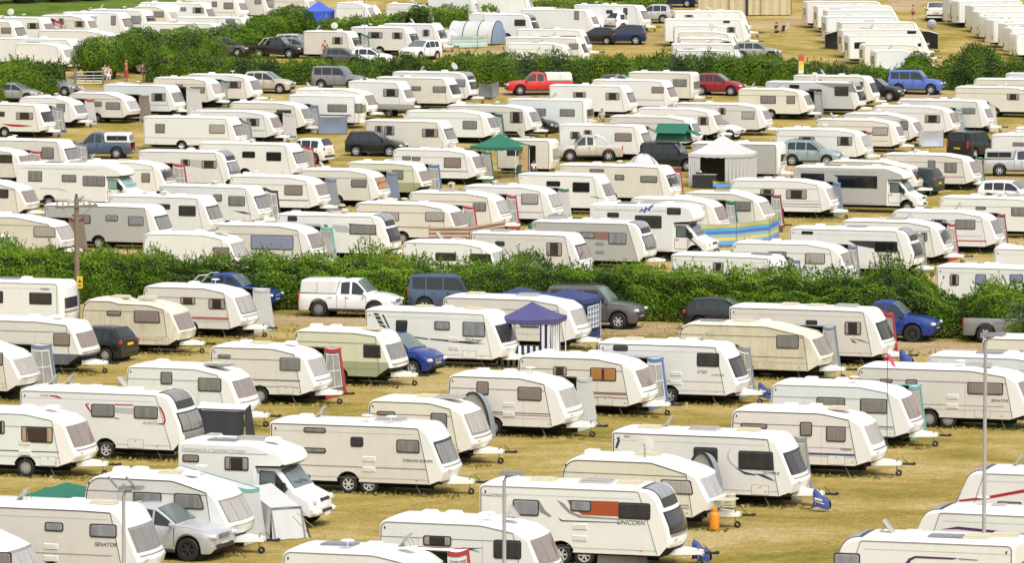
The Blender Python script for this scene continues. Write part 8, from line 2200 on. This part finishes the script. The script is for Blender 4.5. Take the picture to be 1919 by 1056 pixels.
heap(1045, 425, 'crumpled grey cover below the two black screened windows', 'grey', .8, .7); heap(1240, 482, 'grey-green lump of covered gear at the hedge', 'grey', .7, .7)
p_ = at(233, 1150)
def solar_lamp(px, ytop, ybase):
    root = lamp_post(px, ytop + 10, ybase, 'slim grey lamp post with two tilted solar panels on top')
    h = (ybase - ytop - 10) / (FPX / at(px, ybase).y)
    for s in (-1, 1):
        m = MB(); m.box((0, 0, 0), (.42, .30, .03), 0, .01, Matrix.Rotation(R(50), 3, 'Y')); obj('solar_panel', m, [PANEL], root, (s * .26 - .05, 0, h + .22))
solar_lamp(233, 905, 1150)

def mast(px, py, yt, label):
    p = at(px, py); h = (py - yt) / (FPX / p.y); root = thing('radio_mast', label, 'mast', (p.x, p.y, 0))
    m = MB(); m.tube([(0, 0, 0), (0, 0, h)], .022, 5); obj('pole', m, [GALV], root)
    m = MB(); m.tube([(0, 0, h), (0, 0, h + .8)], .010, 4); obj('whip', m, [DKMET], root)
mast(683, 110, 14, 'tall thin mast between the two pinkish far caravans')
mast(431, 186, 145, 'thin flag mast beside the half-blinded caravan by the silver car')
def trailer(px, py, label):
    p = at(px, py); root = thing('flatbed_trailer', label, 'trailer', (p.x, p.y, 0), R(-16))
    m = MB(); m.box((0, 0, .62), (2.9, 1.5, .07), 0, .01); obj('bed', m, [GALV], root)
    m = MB()
    for y in (-.74, .74): m.box((0, y, .80), (2.9, .04, .28), 0, .01)
    for x in (-1.44, 1.44): m.box((x, 0, .80), (.04, 1.5, .28), 0, .01)
    obj('side_rail', m, [PLASTG], root)
    for y in (-.78, .78): add_wheel(root, -.15, y, .28, .16, 'steel', -1 if y < 0 else 1)
    m = MB(); m.tube([(1.3, .4, .5), (2.5, 0, .45), (1.3, -.4, .5)], .04, 5); obj('drawbar', m, [GALV], root)
trailer(738, 219, 'grey flatbed trailer in the gap behind the bluish white caravan')
def bicycle(px, py, rz, fm, label):
    p = at(px, py); root = thing('bicycle', label, 'bicycle', (p.x, p.y, 0), rz)
    for x in (-.52, .52):
        m = MB(); m.tube([(x + .33 * math.cos(a), 0, .34 + .33 * math.sin(a)) for a in [2 * math.pi * k / 16 for k in range(17)]], .018, 5); w = obj('wheel', m, [BLACK], root)
        m = MB()
        for k in range(6): m.tube([(x, 0, .34), (x + .32 * math.cos(k), 0, .34 + .32 * math.sin(k))], .004, 3)
        obj('spokes', m, [CHROME], w)
    m = MB(); B, S, H_, A = (-.10, 0, .30), (-.22, 0, .78), (.38, 0, .80), (-.52, 0, .34)
    for q in ((B, S), (S, H_), (H_, B), (A, B), (A, S), (H_, (.52, 0, .34))): m.tube(q, .018, 5)
    obj('frame', m, [fm], root)
    m = MB(); m.box((-.24, 0, .92), (.24, .12, .05), 0, .02); m.tube([S, (-.24, 0, .92)], .014, 5); obj('saddle', m, [BLACK], root)
    m = MB(); m.tube([H_, (.36, 0, .98)], .014, 5); m.tube([(.30, -.28, 1.0), (.38, 0, .98), (.30, .28, 1.0)], .014, 5); obj('handlebar', m, [DKMET], root)
bicycle(1788, 36, R(60), DKMET, 'dark bicycle standing behind the tail-on white off-roader')
bicycle(1797, 44, R(20), PLASTG, 'pale bicycle nearer the first blank white caravan tail')

for px, py, kd, lb in [(1706, 482, 'waste', 'beige tank under the dark red striped white caravan'), (846, 358, 'waste', 'beige tank under the pink-fronted white caravan right of the black car'), (1420, 1040, 'roll', 'x')][:2] + [(1000, 432, 'green', 'green water carrier below the net-curtained white caravan'), (640, 400, 'waste', 'grey tank near the orange-cloth caravan'), (1782, 790, 'waste', 'beige tank under the long SENATOR caravan wheels')]:
    container(px, py, kd, lb)
# longer, greener grass where no mower reaches: along the foot of every caravan
r_ = np.random.RandomState(77); P_ = []
for c, d, lat, L, W in FOOT:
    if c.y > 330: continue
    k = int(L * 42); u = r_.uniform(-.2, L + .5, k); v = r_.normal(.12, .22, k)
    P_.append(np.stack([c.x + d.x * u + lat.x * v, c.y + d.y * u + lat.y * v, np.full(k, .035)], 1))
P_ = np.concatenate(P_); k = len(P_)
nr = np.stack([r_.normal(0, .5, k), -np.ones(k) * .5, r_.uniform(.3, 1, k)], 1)
tag(link('grass', leaf_mesh('grass', P_, nr, .11, r_.choice([0, 0, 1, 2], k), 78, TUFT, 1.4)), None, None, None, 'stuff')
